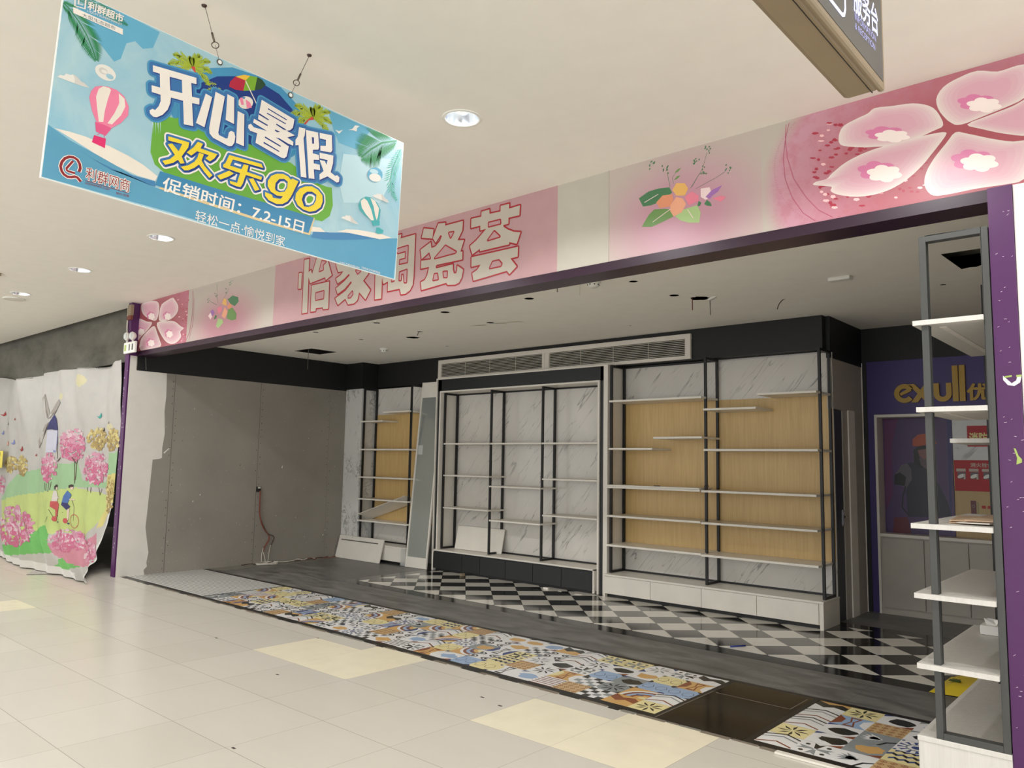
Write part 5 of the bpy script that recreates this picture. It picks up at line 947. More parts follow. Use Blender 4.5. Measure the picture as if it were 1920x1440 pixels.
def sky_print():
    m = mat('sky_mid', (158, 198, 212), .4, var=0); k = NT(m); P, x = k.pos()
    nz = k.noise(P, 3.2, 6, .62, .8); k.l(k.mix(k.rng(nz, .3, .7), (138, 190, 212), (176, 208, 216)), k.b.inputs['Base Color'])
hall_tile(); slate(); checker(); metal_mosaic(); blotchy_marble(); board_grey(); concrete(); sky_print()
marble('marble', (214, 210, 203), (112, 110, 109), math.radians(-40))
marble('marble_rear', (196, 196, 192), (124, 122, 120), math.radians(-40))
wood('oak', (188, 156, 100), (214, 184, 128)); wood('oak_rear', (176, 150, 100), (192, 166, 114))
wood('white_grain', (202, 199, 193), (219, 216, 210), .45)
radial('blossom_bg', (166, 82, 92), (196, 146, 162), -.80, 3.08, .90, .62, .3, (176, 84, 94), (186, 178, 168))
radial('blossom_bg_small', (150, 72, 78), (182, 112, 128), -9.75, 3.15, .95, .5, .3, (160, 66, 76))
radial('pink_glow', (192, 144, 160), (188, 176, 168), -2.33, 3.06, .66, .46)
radial('pink_glow_small', (188, 136, 148), (182, 172, 163), -8.0, 3.0, .85, .42)
D = dict(
 hall_ceiling=((233, 229, 220), .7), shop_ceiling=((245, 242, 234), .75), purple_paint=((76, 26, 84), .4), purple_trim=((44, 18, 40), .35),
 white_wall=((246, 243, 238), .6), board_white=((214, 210, 202), .8), black_paint=((15, 16, 17), .55), black_metal=((17, 17, 18), .45),
 panel_black=((30, 32, 33), .4), panel_white=((224, 219, 209), .35), grey_metal=((68, 69, 67), .42), vent_white=((214, 208, 198), .5), vent_dark=((30, 27, 25), .8),
 purple_wall=((62, 46, 110), .45), purple_dark=((36, 26, 84), .5), gold=((176, 140, 34), .4), lamination=((222, 217, 208), .4), laminate_grey=((176, 170, 160), .45), door_dark=((38, 44, 54), .4), chrome=((190, 190, 190), .25),
 trim_white=((236, 231, 223), .5), dark_void=((12, 11, 10), .9), marble_black=((20, 19, 18), .12), black_edge=((20, 20, 20), .35), mortar=((120, 110, 96), .9), yellow_tile=((236, 228, 204), .24), cement=((128, 125, 116), .85),
 paper=((236, 231, 222), .7), paper_tan=((206, 176, 146), .7), tissue=((238, 236, 232), .8), yellow_bag=((212, 186, 48), .35), bag_green=((58, 84, 34), .5), ink_black=((24, 24, 24), .5),
 sign_tan=((136, 120, 96), .5), sign_face=((74, 74, 74), .3), plastic_white=((226, 226, 220), .4), lens=((214, 220, 220), .2), wire_dark=((62, 40, 36), .6), wire_grey=((96, 92, 86), .5), cable_white=((208, 202, 190), .5), rust=((120, 62, 46), .6), steel_wire=((112, 106, 96), .35), red_poster=((176, 30, 40), .5), pale_yellow=((222, 216, 150), .5),
 label_grey=((190, 182, 172), .5), blue_plastic=((30, 50, 140), .4), scratch=((206, 188, 208), .6), tape_white=((228, 230, 226), .5), tape_green=((164, 184, 96), .5), yellow_note=((232, 216, 96), .6), fabric_white=((176, 173, 168), .75), fabric_back=((206, 204, 200), .8),
 hill_mid=((146, 180, 138), .75), hill_lime=((180, 194, 120), .75), hill_green=((104, 172, 92), .75), print_pink=((188, 125, 140), .75), print_yellow=((198, 187, 117), .75), smear=((193, 186, 150), .75),
 pk_deep=((185, 99, 130), .75), pk_mid=((193, 138, 158), .75), pk_pale=((201, 177, 182), .75), ye_deep=((154, 132, 82), .75), ye_mid=((177, 159, 101), .75), ye_pale=((198, 185, 127), .75), trunk=((96, 74, 64), .75), mill_pale=((187, 187, 200), .75), mill_pale2=((150, 143, 136), .75), mill_blue=((117, 124, 174), .75), mill_navy=((48, 48, 96), .75), mill_grey=((120, 112, 108), .75),
 hair=((58, 44, 40), .75), skin=((211, 187, 174), .75), shirt_white=((203, 197, 190), .75), red_cloth=((187, 82, 82), .75), blue_cloth=((73, 106, 163), .75), bf_teal=((56, 146, 136), .75), bf_red=((150, 50, 50), .75), fl_orange=((222, 146, 110), .4),
 sky_deep=((98, 172, 204), .4), sky_pale=((186, 218, 228), .4), band_blue=((88, 156, 188), .4), wave_blue=((66, 130, 178), .4), paper_white=((234, 226, 214), .4), ring_blue=((66, 146, 190), .4), navy=((0, 50, 130), .4), outline_blue=((52, 112, 172), .4), brush_green=((104, 172, 58), .4), frond_green=((44, 138, 86), .4), frond_teal=((90, 186, 160), .4), palm_lime=((170, 190, 50), .4), palm_red=((200, 70, 60), .4), um_red=((180, 24, 60), .4), um_yellow=((236, 190, 60), .4), um_lime=((120, 170, 40), .4), um_dark=((30, 70, 40), .4),
 balloon_pink=((236, 130, 164), .4), balloon_deep=((224, 90, 140), .4), balloon_hot=((222, 44, 110), .4), cloud_white=((230, 228, 222), .4), cloud_grey=((208, 206, 202), .4), teal=((72, 172, 176), .4), ribbon=((54, 132, 176), .4), ribbon_tan=((222, 200, 150), .4), white_ink=((240, 234, 226), .4), yellow_ink=((240, 214, 52), .4), grey_ink=((130, 140, 144), .4), logo_red=((140, 24, 34), .4), board_edge=((240, 244, 242), .5),
 petal_rim=((238, 214, 214), .35), petal_mid=((230, 190, 198), .35), petal_in=((220, 166, 182), .35), petal_hi=((240, 230, 224), .35), blossom_pink=((212, 124, 164), .35), blossom_white=((242, 228, 222), .35), seed_red=((168, 52, 72), .35), seed_pale=((236, 190, 192), .35), line_red=((184, 88, 118), .35), leaf_dark=((72, 122, 84), .35), leaf_mid=((108, 146, 84), .35), leaf_pale=((168, 196, 134), .35), fl_yellow=((226, 176, 100), .35), fl_pink=((226, 128, 150), .35), fl_peach=((232, 166, 134), .35), fl_purple=((160, 110, 176), .35),
 text_pink=((180, 144, 147), .35), fascia_white=((184, 178, 167), .35), char_fill=((182, 174, 162), .35), char_red=((160, 24, 40), .35),
 pm_bg=((74, 52, 100), .4), pm_mag=((96, 40, 92), .4), pm_jacket=((24, 28, 48), .4), pm_black=((14, 14, 20), .4), pm_helmet=((172, 78, 44), .4), pm_face=((128, 84, 80), .4), pm_scarf=((96, 80, 88), .4), pm_sleeve=((92, 86, 98), .4), pm_red=((96, 16, 36), .4), pm_blue=((32, 36, 100), .4),
 t_white=((226, 226, 226), .25), t_black=((36, 38, 36), .25), t_grey=((140, 146, 148), .25), t_orange=((206, 164, 102), .25), t_brown=((132, 74, 48), .25), t_blue=((150, 174, 206), .25), t_navy=((64, 78, 128), .25), t_cream=((226, 214, 160), .25), t_tan=((196, 166, 120), .25))
SMOOTHV = {'hall_ceiling', 'shop_ceiling', 'white_wall'}
for n, (c, r) in D.items(): mat(n, c, r, spec=.2 if n == 'marble_black' else .5, var=.02 if n in SMOOTHV else .04, metal=.9 if n in ('chrome', 'steel_wire') else 0.)
mat('bulb_glow', (255, 252, 246), emit=9.); mat('sign_glow', (212, 216, 250), emit=.85); mat('sign_glow_dim', (150, 152, 205), emit=.6)
mat('reflector', (236, 242, 250), .18, .85, var=0); mat('exit_glow', (236, 238, 230), emit=.12)
m = mat('mirror_glass', (196, 202, 196), .1, .62, var=0)
for j in range(7): mat('petal_%d' % j, tuple(a+(b-a)*t for a, b in zip((224, 210, 205), (214, 166, 180)) for t in [(0, .12, .3, .5, .68, .85, 1)[j]]), .35, var=0)
m = mat('clear_film', (230, 232, 230), .1, var=0); m.node_tree.nodes['Principled BSDF'].inputs['Alpha'].default_value = .35

# ------------------------------------------------------------------ builders
class MB:
    def __init__(s): s.v = []; s.f = []; s.mi = []; s.ms = []; s.sm = []
    def m(s, n):
        if n not in s.ms: s.ms.append(n)
        return s.ms.index(n)
    def face(s, pts, m, smooth=False):
        b = len(s.v); s.v += [tuple(p) for p in pts]; s.f.append(tuple(range(b, b+len(pts)))); s.mi.append(s.m(m)); s.sm.append(smooth); return s
    def mesh(s, vs, fs, m, smooth=False):
        b = len(s.v); s.v += [tuple(p) for p in vs]
        for f in fs: s.f.append(tuple(b+i for i in f)); s.mi.append(s.m(m)); s.sm.append(smooth)
        return s
    def box(s, x0, x1, y0, y1, z0, z1, m, top=None, front=None):
        v = [(x, y, z) for z in (z0, z1) for y in (y0, y1) for x in (x0, x1)]
        for f, mm in (((0, 2, 3, 1), m), ((4, 5, 7, 6), top or m), ((0, 1, 5, 4), front or m), ((2, 6, 7, 3), m), ((0, 4, 6, 2), m), ((1, 3, 7, 5), m)): s.mesh([v[i] for i in f], [(0, 1, 2, 3)], mm)
        return s
    def obox(s, o, ax, ay, az, m, front=None):            # box from a corner and three edge vectors
        o, ax, ay, az = map(Vector, (o, ax, ay, az))
        v = [o+ax*i+ay*j+az*k for k in (0, 1) for j in (0, 1) for i in (0, 1)]
        return s.mesh(v, [(0, 2, 3, 1), (4, 5, 7, 6), (0, 1, 5, 4), (2, 6, 7, 3), (0, 4, 6, 2), (1, 3, 7, 5)], m)
    def tube(s, pts, r, m, n=8):
        pts = [Vector(p) for p in pts]; rings = []; ref = Vector((.3, .2, .93))
        for i, p in enumerate(pts):
            d = (pts[min(i+1, len(pts)-1)]-pts[max(i-1, 0)]).normalized(); a = d.cross(ref)
            if a.length < .05: a = d.cross(Vector((1, 0, 0)))
            a.normalize(); b = d.cross(a)
            rings.append([p+a*r*math.cos(2*math.pi*j/n)+b*r*math.sin(2*math.pi*j/n) for j in range(n)])
        vs = [q for R in rings for q in R]
        fs = [(i*n+j, i*n+(j+1) % n, (i+1)*n+(j+1) % n, (i+1)*n+j) for i in range(len(pts)-1) for j in range(n)]
        fs += [tuple(range(n))[::-1], tuple((len(pts)-1)*n+j for j in range(n))]
        return s.mesh(vs, fs, m, True)
    def ring(s, c, r, w, m, ax=(1, 0, 0), ay=(0, 0, 1), n=16):
        ax, ay = Vector(ax), Vector(ay); c = Vector(c)
        pts = [c+ax*r*math.cos(2*math.pi*j/n)+ay*r*math.sin(2*math.pi*j/n) for j in range(n+1)]
        return s.tube(pts, w, m, 6)
    def lathe(s, c, prof, m, n=28, smooth=True):
        c = Vector(c); vs = [c+Vector((r*math.cos(2*math.pi*j/n), r*math.sin(2*math.pi*j/n), z)) for r, z in prof for j in range(n)]
        fs = [(i*n+j, i*n+(j+1) % n, (i+1)*n+(j+1) % n, (i+1)*n+j) for i in range(len(prof)-1) for j in range(n)]
        return s.mesh(vs, fs, m, smooth)
    def disc(s, c, r, m, ax=(1, 0, 0), ay=(0, 1, 0), n=20):
        c, ax, ay = Vector(c), Vector(ax), Vector(ay)
        return s.face([c+ax*r*math.cos(2*math.pi*j/n)+ay*r*math.sin(2*math.pi*j/n) for j in range(n)], m)
    def build(s, name, parent=None, bevel=0., kind=None):
        o0 = Vector((0, 0, 0)); q = parent
        while q is not None: o0 += q.location; q = q.parent
        me = bpy.data.meshes.new(name); me.from_pydata([tuple(Vector(p)-o0) for p in s.v], [], s.f)
        for n in s.ms: me.materials.append(MAT[n])
        me.polygons.foreach_set('material_index', s.mi); me.polygons.foreach_set('use_smooth', s.sm); me.update()
        o = bpy.data.objects.new(name, me); COL.objects.link(o)
        if parent is not None: o.parent = parent
        if bevel:
            bm = bmesh.new(); bm.from_mesh(me); bmesh.ops.remove_doubles(bm, verts=bm.verts, dist=1e-6); bm.to_mesh(me); bm.free()
            b = o.modifiers.new('edge', 'BEVEL'); b.width = bevel; b.segments = 2; b.limit_method = 'ANGLE'
        if kind: o['kind'] = kind
        return o
def tag(o, label, cat, group=None):
    o['label'] = label; o['category'] = cat
    if group: o['group'] = group
    return o
def thing(name, label, cat, loc=(0, 0, 0), group=None):
    o = bpy.data.objects.new(name, None); COL.objects.link(o); o.location = loc; o.empty_display_size = .1
    return tag(o, label, cat, group)
def struct(mb, name, bevel=0.): return mb.build(name, None, bevel, 'structure')
def bez(pts, n=8):                           # smooth polyline through points
    P = [Vector(p) for p in pts]; out = []
    for i in range(len(P)-1):
        a, b, c, d = P[max(i-1, 0)], P[i], P[i+1], P[min(i+2, len(P)-1)]
        for k in range(n):
            t = k/n; out.append(.5*((2*b)+(c-a)*t+(2*a-5*b+4*c-d)*t*t+(3*b-3*c+d-a)*t**3))
    return out+[P[-1]]
_GL = {}
def glyphs(body, off=0.):
    key = (body, off)
    if key not in _GL:
        c = bpy.data.curves.new('lettering', 'FONT'); c.body = body; c.offset = off; c.resolution_u = 4
        o = bpy.data.objects.new('lettering', c); COL.objects.link(o)
        dg = bpy.context.evaluated_depsgraph_get(); me = bpy.data.meshes.new_from_object(o.evaluated_get(dg))
        _GL[key] = ([(v.co.x, v.co.y) for v in me.vertices], [tuple(p.vertices) for p in me.polygons])
        bpy.data.objects.remove(o); bpy.data.curves.remove(c); bpy.data.meshes.remove(me)
    return _GL[key]
def skirt(v, f, off):
    """thicken flat lettering by off with round corners"""
    v = [(p[0], p[1], 1.) for p in v]
    if off > 0:                               # sloping skirts, so that no two faces share a plane
        cnt = {}
        for q in f:
            for i in range(len(q)):
                e = tuple(sorted((q[i], q[(i+1) % len(q)]))); cnt[e] = cnt.get(e, 0)+1
        rim = [e for e, c in cnt.items() if c == 1]; seen = set()
        for i, j in rim:
            a, c = Vector(v[i][:2]), Vector(v[j][:2]); d = c-a
            if d.length < 1e-6: continue
            n = Vector((-d.y, d.x)).normalized()*off
            for sg in (1, -1):
                k = len(v); v += [(a.x, a.y, .97), (c.x, c.y, .97), (*(c+n*sg), 0.), (*(a+n*sg), 0.)]; f.append((k, k+1, k+2, k+3))
            for w in (i, j):
                if w in seen: continue
                seen.add(w); k = len(v); p = v[w]; v.append((p[0], p[1], .96))
                v += [(p[0]+off*math.cos(.5236*t), p[1]+off*math.sin(.5236*t), 0.) for t in range(12)]; f += [(k, k+1+t, k+1+(t+1) % 12) for t in range(12)]
    return v, f
def text2d(body, off, BL, BR, TL):
    """the lettering as flat polygons; off > 0 thickens every stroke by that much with round corners"""
    v, f = glyphs(body); v, f = list(v), list(f)
    x0, x1 = min(p[0] for p in v), max(p[0] for p in v); y0, y1 = min(p[1] for p in v), max(p[1] for p in v)
    v, f = skirt(v, f, off)
    return [tuple(BL[i]+(x-x0)/(x1-x0)*(BR[i]-BL[i])+(y-y0)/(y1-y0)*(TL[i]-BL[i]) for i in range(len(BL)))+(h,) for x, y, h in v], f
def ribbon2d(q, w):
    P = [Vector(p) for p in q]; L, R = [], []
    for i, p in enumerate(P):
        d = (P[min(i+1, len(P)-1)]-P[max(i-1, 0)]); d = d.normalized() if d.length else Vector((1, 0)); n = Vector((-d.y, d.x))*w/2
        L.append(p+n); R.append(p-n)
    return L+R, [(i, i+1, len(P)+i+1, len(P)+i) for i in range(len(P)-1)]
def draw(mb, name, at, step=.00018, skip='@'):
    """lay the printed shapes of ART[name] on a surface: at(a, b, height)"""
    rnd = random.Random(3)
    def put(vs, fs, m, l): mb.mesh([at(p[0], p[1], (l+(p[2]*.9 if len(p) > 2 else 0))*step) for p in vs], fs, m)
    def ell(c, ax, ay, n, m, l): put([(c[0]+ax[0]*math.cos(6.2832*i/n)+ay[0]*math.sin(6.2832*i/n), c[1]+ax[1]*math.cos(6.2832*i/n)+ay[1]*math.sin(6.2832*i/n)) for i in range(n)], [tuple(range(n))], m, l)
    for k, it in enumerate(ART[name]):
        t, m, l = it[:3]; l = l+(k % 97)*.006
        if isinstance(m, str) and m[0] == skip: continue
        if t == 'tp':
            vs, fs = [], []
            for q in it[3]: fs.append(tuple(range(len(vs), len(vs)+len(q)))); vs += q
            put(*skirt(vs, fs, it[4]), m, it[2])
        elif t == 'pt':
            C0 = it[3]; n = len(C0); c = (sum(p[0] for p in C0)/n, sum(p[1] for p in C0)/n)
            for j, q in enumerate((1, .955, .91, .85, .77, .67, .54)): put([(c[0]+(p[0]-c[0])*q, c[1]+(p[1]-c[1])*q) for p in C0], [tuple(range(n))], 'petal_%d' % j, l+j*.5)
        elif t == 'p': put(it[3], [tuple(range(len(it[3])))], m, l)
        elif t == 'e': ell(*it[3:6], it[6], m, l)
        elif t == 'f':
            c, ax, ay, n = it[3:7]; vs = []
            for i in range(n*6):
                a = 6.2832*i/(n*6); q = .78+.22*abs(math.cos(n*a/2)); a += .3
                vs.append((c[0]+q*(ax[0]*math.cos(a)+ay[0]*math.sin(a)), c[1]+q*(ax[1]*math.cos(a)+ay[1]*math.sin(a))))
            put(vs, [tuple(range(len(vs)))], m, l)
        elif t == 's': put(*ribbon2d(it[4], it[3]), m, l)
        elif t == 'fr':
            q, L, n, w, side = it[3:8]; P = [Vector(p) for p in q]
            seg = [(P[i+1]-P[i]).length for i in range(len(P)-1)]; tot = sum(seg)
            for i in range(n):
                d = (i+.5)/n*tot; j = 0
                while d > seg[j] and j < len(seg)-1: d -= seg[j]; j += 1
                u = (P[j+1]-P[j]).normalized(); p = P[j]+u*d; nn = Vector((-u.y, u.x)); ln = L*math.sin(math.pi*(.15+.8*(i+.5)/n))
                for sg in (1, -1):
                    tip = p+(nn*sg*.8+u*.75)*ln
                    put([p-u*w*.5, (p+tip)/2+u*w*.35, tip, (p+tip)/2-u*w*.4], [(0, 1, 2, 3)], m, l)
            put(*ribbon2d(q, w*.5), m, l)
        elif t == 'tr':
            c, ax, ay, n, sx, sy = it[3:9]
            for i in range(n):
                r = rnd.random()**.6; a = rnd.random()*6.283; x, y = r*math.cos(a), r*math.sin(a)
                mm = m[0] if rnd.random() < .45+.4*y else rnd.choice(m[1:])
                cc = (c[0]+ax[0]*x+ay[0]*y, c[1]+ax[1]*x+ay[1]*y); kx, ky = sx*(.5+.9*rnd.random()), sy*(.6+1.1*rnd.random())
                ell(cc, (ax[0]*kx, ax[1]*kx), (ay[0]*ky, ay[1]*ky), 5, mm, l+rnd.random()*2)
        elif t == 't':
            body, q, bold, outs = it[3:7]; ms = list(m); n = len(ms)
            offs = [bold]+list(outs)
            for j in range(n-1, -1, -1): put(*text2d(body, offs[j], *q), ms[j], l+(n-1-j)*1.5)
# ------------------------------------------------------------------ the setting
def holed(name, outline, holes, z, th, m, kind='structure'):
    """flat ceiling sheet with real openings cut through it; its underside is at z"""
    c = bpy.data.curves.new(name, 'CURVE'); c.dimensions = '2D'; c.fill_mode = 'BOTH'; c.extrude = th/2
    for L in [outline]+holes:
        s = c.splines.new('POLY'); s.points.add(len(L)-1); s.use_cyclic_u = True
        for p, q in zip(s.points, L): p.co = (q[0], q[1], 0, 1)
    t = bpy.data.objects.new(name, c); COL.objects.link(t)
    dg = bpy.context.evaluated_depsgraph_get(); me = bpy.data.meshes.new_from_object(t.evaluated_get(dg))
    bpy.data.objects.remove(t); bpy.data.curves.remove(c)
    me.materials.clear(); me.materials.append(MAT[m])
    o = bpy.data.objects.new(name, me); COL.objects.link(o); o.location = (0, 0, z+th/2); o['kind'] = kind; return o
def circ(x, y, r, n=24, jag=0., seed=0):
    R = random.Random(seed); return [(x+r*(1-jag*R.random())*math.cos(6.2832*i/n), y+r*(1-jag*R.random())*math.sin(6.2832*i/n)) for i in range(n)]
def rect(x0, x1, y0, y1): return [(x0, y0), (x1, y0), (x1, y1), (x0, y1)]

# floors
b = MB()
b.box(-26, 8, -3.6, FRONT_Y-.025, -.1, 0, 'hall_tile'); b.box(-26, -10.3, FRONT_Y-.025, 7, -.1, 0, 'hall_tile'); b.box(-.6, 8, FRONT_Y-.025, 4.4, -.1, 0, 'hall_tile')
for x0, x1, y0, y1 in ((-5.68, -5.08, 3.38, 3.98), (-5.08, -4.48, 3.38, 3.98), (-5.08, -4.48, 3.98, 4.165), (-3.28, -2.68, 3.38, 3.98), (-2.68, -2.08, 3.38, 3.98), (-2.68, -2.08, 3.98, 4.165), (-9.28, -8.68, 2.18, 2.78)):
    b.box(x0+.0015, x1-.0015, y0+.0015, y1-.0015, 0, .0006, 'yellow_tile')
for x, y in ((-6.266, 3.37), (-4.93, 3.12), (-3.55, 3.75), (-3.35, 3.70), (-5.68, 3.97), (-3.86, 2.20)): b.box(x, x+.03, y, y+.014, 0, .0007, 'wire_dark')
struct(b, 'floor')
b = MB(); b.box(-10.3, -.6, FRONT_Y-.025, FRONT_Y+.05, -.1, .0012, 'black_edge'); b.box(-10.3, -.6, 5.26, 5.31, -.1, .0012, 'black_edge')
b.box(-10.3, -8.225, FRONT_Y+.05, 5.26, -.1, 0, 'metal_mosaic'); b.box(-8.225, -8.2, FRONT_Y+.05, 5.26, -.1, .001, 'black_edge')
b.box(-8.2, -.6, FRONT_Y+.05, 5.26, -.1, -.001, 'black_edge')
b.box(-2.52, -1.97, FRONT_Y+.0, 5.26, -.001, .0014, 'marble_black'); b.box(-2.56, -2.52, FRONT_Y+.05, 5.26, -.001, .0012, 'black_edge'); b.box(-1.97, -1.93, FRONT_Y+.05, 5.26, -.001, .0012, 'black_edge')
b.box(-2.50, -2.0, 4.93, 4.936, .0013, .0018, 'mortar'); b.box(-2.0, -1.994, 4.93, 5.22, .0013, .0018, 'mortar'); b.box(-2.53, -2.524, 4.2, 4.95, .0013, .0018, 'mortar')
R = random.Random(4)
x = -10.1
while x < -.7:                                   # ragged mortar line in front of the strip
    w = .05+.16*R.random(); b.box(x, x+w, FRONT_Y-.03-.022*R.random(), FRONT_Y-.012, 0, .0015, R.choice(('mortar', 'black_edge', 'cement', 'mortar'))); x += w+.02*R.random()
struct(b, 'floor_strip')
b = MB(); b.box(-10.3, -.6, 5.31, 9.2, -.1, 0, 'slate_tile')
b.face([(-10.19, 5.32, .0008), (-9.95, 5.33, .0008), (-9.86, 5.6, .0008), (-9.93, 5.9, .0008), (-9.9, 6.4, .0008), (-9.97, 7.0, .0008), (-10.0, 7.45, .0008), (-10.19, 7.45, .0008)], 'cement')
b.box(-8.17, -.7, 5.985, 8.02, 0, .0008, 'black_edge', 'marble_black'); b.box(-7.985, -.9, 6.18, 7.82, .0008, .0014, 'checker_tile')
struct(b, 'floor_shop')

# patterned patchwork tiles, 0.2 m each, cut as coloured pieces
def patch(mb, x, y, S, kind, R):
    z = .0002; cx, cy = x+S/2, y+S/2
    def P(pts, m, h=1): mb.face([(cx+p[0]*S/2, cy+p[1]*S/2, z+.0002*h) for p in pts], m)
    def E(px_, py_, rx, ry, m, h=2, n=14): P([(px_+rx*math.cos(6.2832*i/n), py_+ry*math.sin(6.2832*i/n)) for i in range(n)], m, h)
    def rot(pts, a): return [(p[0]*math.cos(a)-p[1]*math.sin(a), p[0]*math.sin(a)+p[1]*math.cos(a)) for p in pts]
    bgs = {'star': ('t_white', 't_cream', 't_grey'), 'medal': ('t_white',), 'chev': ('t_white',), 'hexes': ('t_cream', 't_blue'), 'cubes': ('t_cream',), 'lozenge': ('t_white',), 'stripes': ('t_tan', 't_white'), 'arcs': ('t_orange',), 'blot': ('t_white', 't_grey', 't_white'), 'leaf': ('t_grey', 't_white'), 'bow': ('t_orange', 't_blue', 't_white'), 'cross': ('t_white', 't_cream'), 'tabs': ('t_white',), 'dots': ('t_tan',), 'split': ('t_brown', 't_navy', 't_black')}
    g = R.choice(bgs[kind]); P([(-1, -1), (1, -1), (1, 1), (-1, 1)], g, 0)
    if kind == 'star':
        cc = R.choice(('t_black', 't_black', 't_grey')) if g != 't_grey' else 't_black'
        if R.random() < .5:
            for a in range(4): P(rot([(1, 1), (.55, 1), (1, .55)], a*math.pi/2), R.choice(('t_black', 't_navy', 't_white')))
        for a in range(8): P(rot([(.1, .02), (.55, .17), (.92, .05), (.5, -.02)], a*math.pi/4), cc, 2)
    elif kind == 'medal':
        E(0, 0, .95, .95, 't_navy', 1, 18)
        for a in range(12): P(rot([(.55, -.1), (.9, -.13), (.98, 0), (.9, .13), (.55, .1)], a*math.pi/6), 't_white', 2)
        E(0, 0, .55, .55, 't_grey', 3); E(0, 0, .45, .45, 't_white', 4); E(0, 0, .26, .26, R.choice(('t_grey', 't_navy')), 5)
        for sx in (-1, 1):
            for sy in (-1, 1): E(sx*.88, sy*.88, .1, .1, 't_navy', 3, 8)
    elif kind == 'chev':
        for i, cc in enumerate(('t_brown', 't_white', 't_grey', 't_black')):
            y0 = -.9+i*.48; P([(-1, y0), (0, y0+.55), (1, y0), (1, y0+.16), (0, y0+.71), (-1, y0+.16)], cc, 1+i)
    elif kind == 'hexes':
        for sx in (-.5, .5):
            E(sx, 0, .42, .5, 't_black', 1, 6); E(sx, 0, .38, .46, g, 2, 6)
        for a in range(4): P(rot([(1, 1), (.7, 1), (.8, .8), (1, .7)], a*math.pi/2), R.choice(('t_navy', 't_black')), 1)
    elif kind == 'cubes':
        for i in range(-2, 2):
            for j in range(-1, 2):
                ox, oy = i*.5+.25*(j % 2), j*.66
                P([(max(-1, min(1, ox+p)), max(-1, min(1, oy+q))) for p, q in ((0, 0), (.25, .22), (.5, 0), (.25, -.22))], 't_cream', 3)
                P([(max(-1, min(1, ox+p)), max(-1, min(1, oy+q))) for p, q in ((0, 0), (.25, .22), (.25, .5), (0, .3))], 't_navy', 2)
                P([(max(-1, min(1, ox+p)), max(-1, min(1, oy+q))) for p, q in ((.25, .22), (.5, 0), (.5, .3), (.25, .5))], 't_black', 2)
    elif kind == 'lozenge':
        for i in range(4):
            for j in range(4):
                if (i+j) % 2: P([(-1+i*.5, -1+j*.5), (-.5+i*.5, -1+j*.5), (-.5+i*.5, -.5+j*.5), (-1+i*.5, -.5+j*.5)], R.choice(('t_black', 't_black', 't_grey')))
    elif kind == 'stripes':
        cc = 't_brown' if g == 't_tan' else R.choice(('t_black', 't_grey', 't_brown'))
        a = R.choice((0, 1))
        for i in range(6):
            q = [(-1+i*.34, -1), (-.88+i*.34, -1), (-.88+i*.34, 1), (-1+i*.34, 1)]; P(q if a else [(p[1], p[0]) for p in q], cc)
    elif kind == 'arcs':
        sx, sy = R.choice(((-1, -1), (1, -1), (1, 1)))
        for i, (r, cc) in enumerate(((1.9, 't_white'), (1.65, 't_brown'), (1.4, 't_blue'), (1.1, 't_brown'), (.85, 't_orange'), (.5, 't_cream'))):
            P([(sx, sy)]+[(sx-sx*r*math.cos(t*math.pi/16), sy-sy*r*math.sin(t*math.pi/16)) for t in range(9)], cc, 1+i)
        E(.3*sx, .35*sy, .28, .12, 't_navy', 8, 10)
    elif kind == 'blot':
        n = 12; cc = R.choice(('t_black', 't_black', 't_orange', 't_blue')); a0 = R.random()*.4
        P([(min(1, max(-1, (.62+.36*R.random())*math.cos(6.2832*i/n+a0)+.2)), min(1, max(-1, (.4+.36*R.random())*math.sin(6.2832*i/n+a0)))) for i in range(n)], cc)
        P([(-1, .6), (-.4, 1), (-1, 1)], R.choice(('t_black', 't_navy', 't_grey'))); P([(1, -1), (.3, -1), (1, -.5)], R.choice(('t_white', 't_brown')))
    elif kind == 'leaf':
        for a in (-.9, -.5, -.1, .3, .7): P(rot([(-.9, 0), (-.2, .2), (.3, .0), (-.2, -.15)], a), 't_white' if g == 't_grey' else 't_grey', 2)
        P([(.2, -1), (.5, -.2), (1, .1), (1, -.05), (.6, -.35), (.35, -1)], 't_black', 3)
    elif kind == 'bow':
        P([(-1, -1), (-.5, -.4), (-.5, .4), (-1, 1)], R.choice(('t_navy', 't_cream', 't_brown'))); P([(1, -1), (.5, -.4), (.5, .4), (1, 1)], R.choice(('t_navy', 't_cream', 't_white')))
        P([(-.35, -.9), (.35, -.9), (.12, 0), (.35, .9), (-.35, .9), (-.12, 0)], 't_brown' if g != 't_white' else 't_black'); P([(-.2, -.7), (.2, -.7), (.02, 0), (.2, .7), (-.2, .7), (-.02, 0)], g, 2)
    elif kind == 'cross':
        for a in range(4):
            P(rot([(.08, -.08), (.95, -.3), (.7, 0), (.95, .3), (.08, .08)], a*math.pi/2), R.choice(('t_grey', 't_black', 't_grey')))
            E(math.cos(a*1.5708+.785)*.8, math.sin(a*1.5708+.785)*.8, .14, .14, 't_black', 2, 8)
    elif kind == 'tabs':
        for yy in (-.55, .45):
            for sx in (-1, 1):
                for i, r in enumerate((.8, .62, .48, .3)): P([(sx, yy-r*.55)]+[(sx-sx*r*math.sin(t*math.pi/8), yy-r*.55*math.cos(t*math.pi/8)) for t in range(9)], 't_black' if i % 2 == 0 else 't_white', 1+i)
                E(sx*.75, yy, .1, .1, 't_black', 6, 8)
    elif kind == 'dots':
        for i in range(4):
            for j in range(4):
                E(-.75+i*.5, -.75+j*.5, .2, .2, 't_brown', 1, 4); E(-.75+i*.5, -.75+j*.5, .14, .14, 't_tan', 2, 4); E(-.75+i*.5, -.75+j*.5, .06, .06, 't_brown', 3, 6)
    elif kind == 'split':
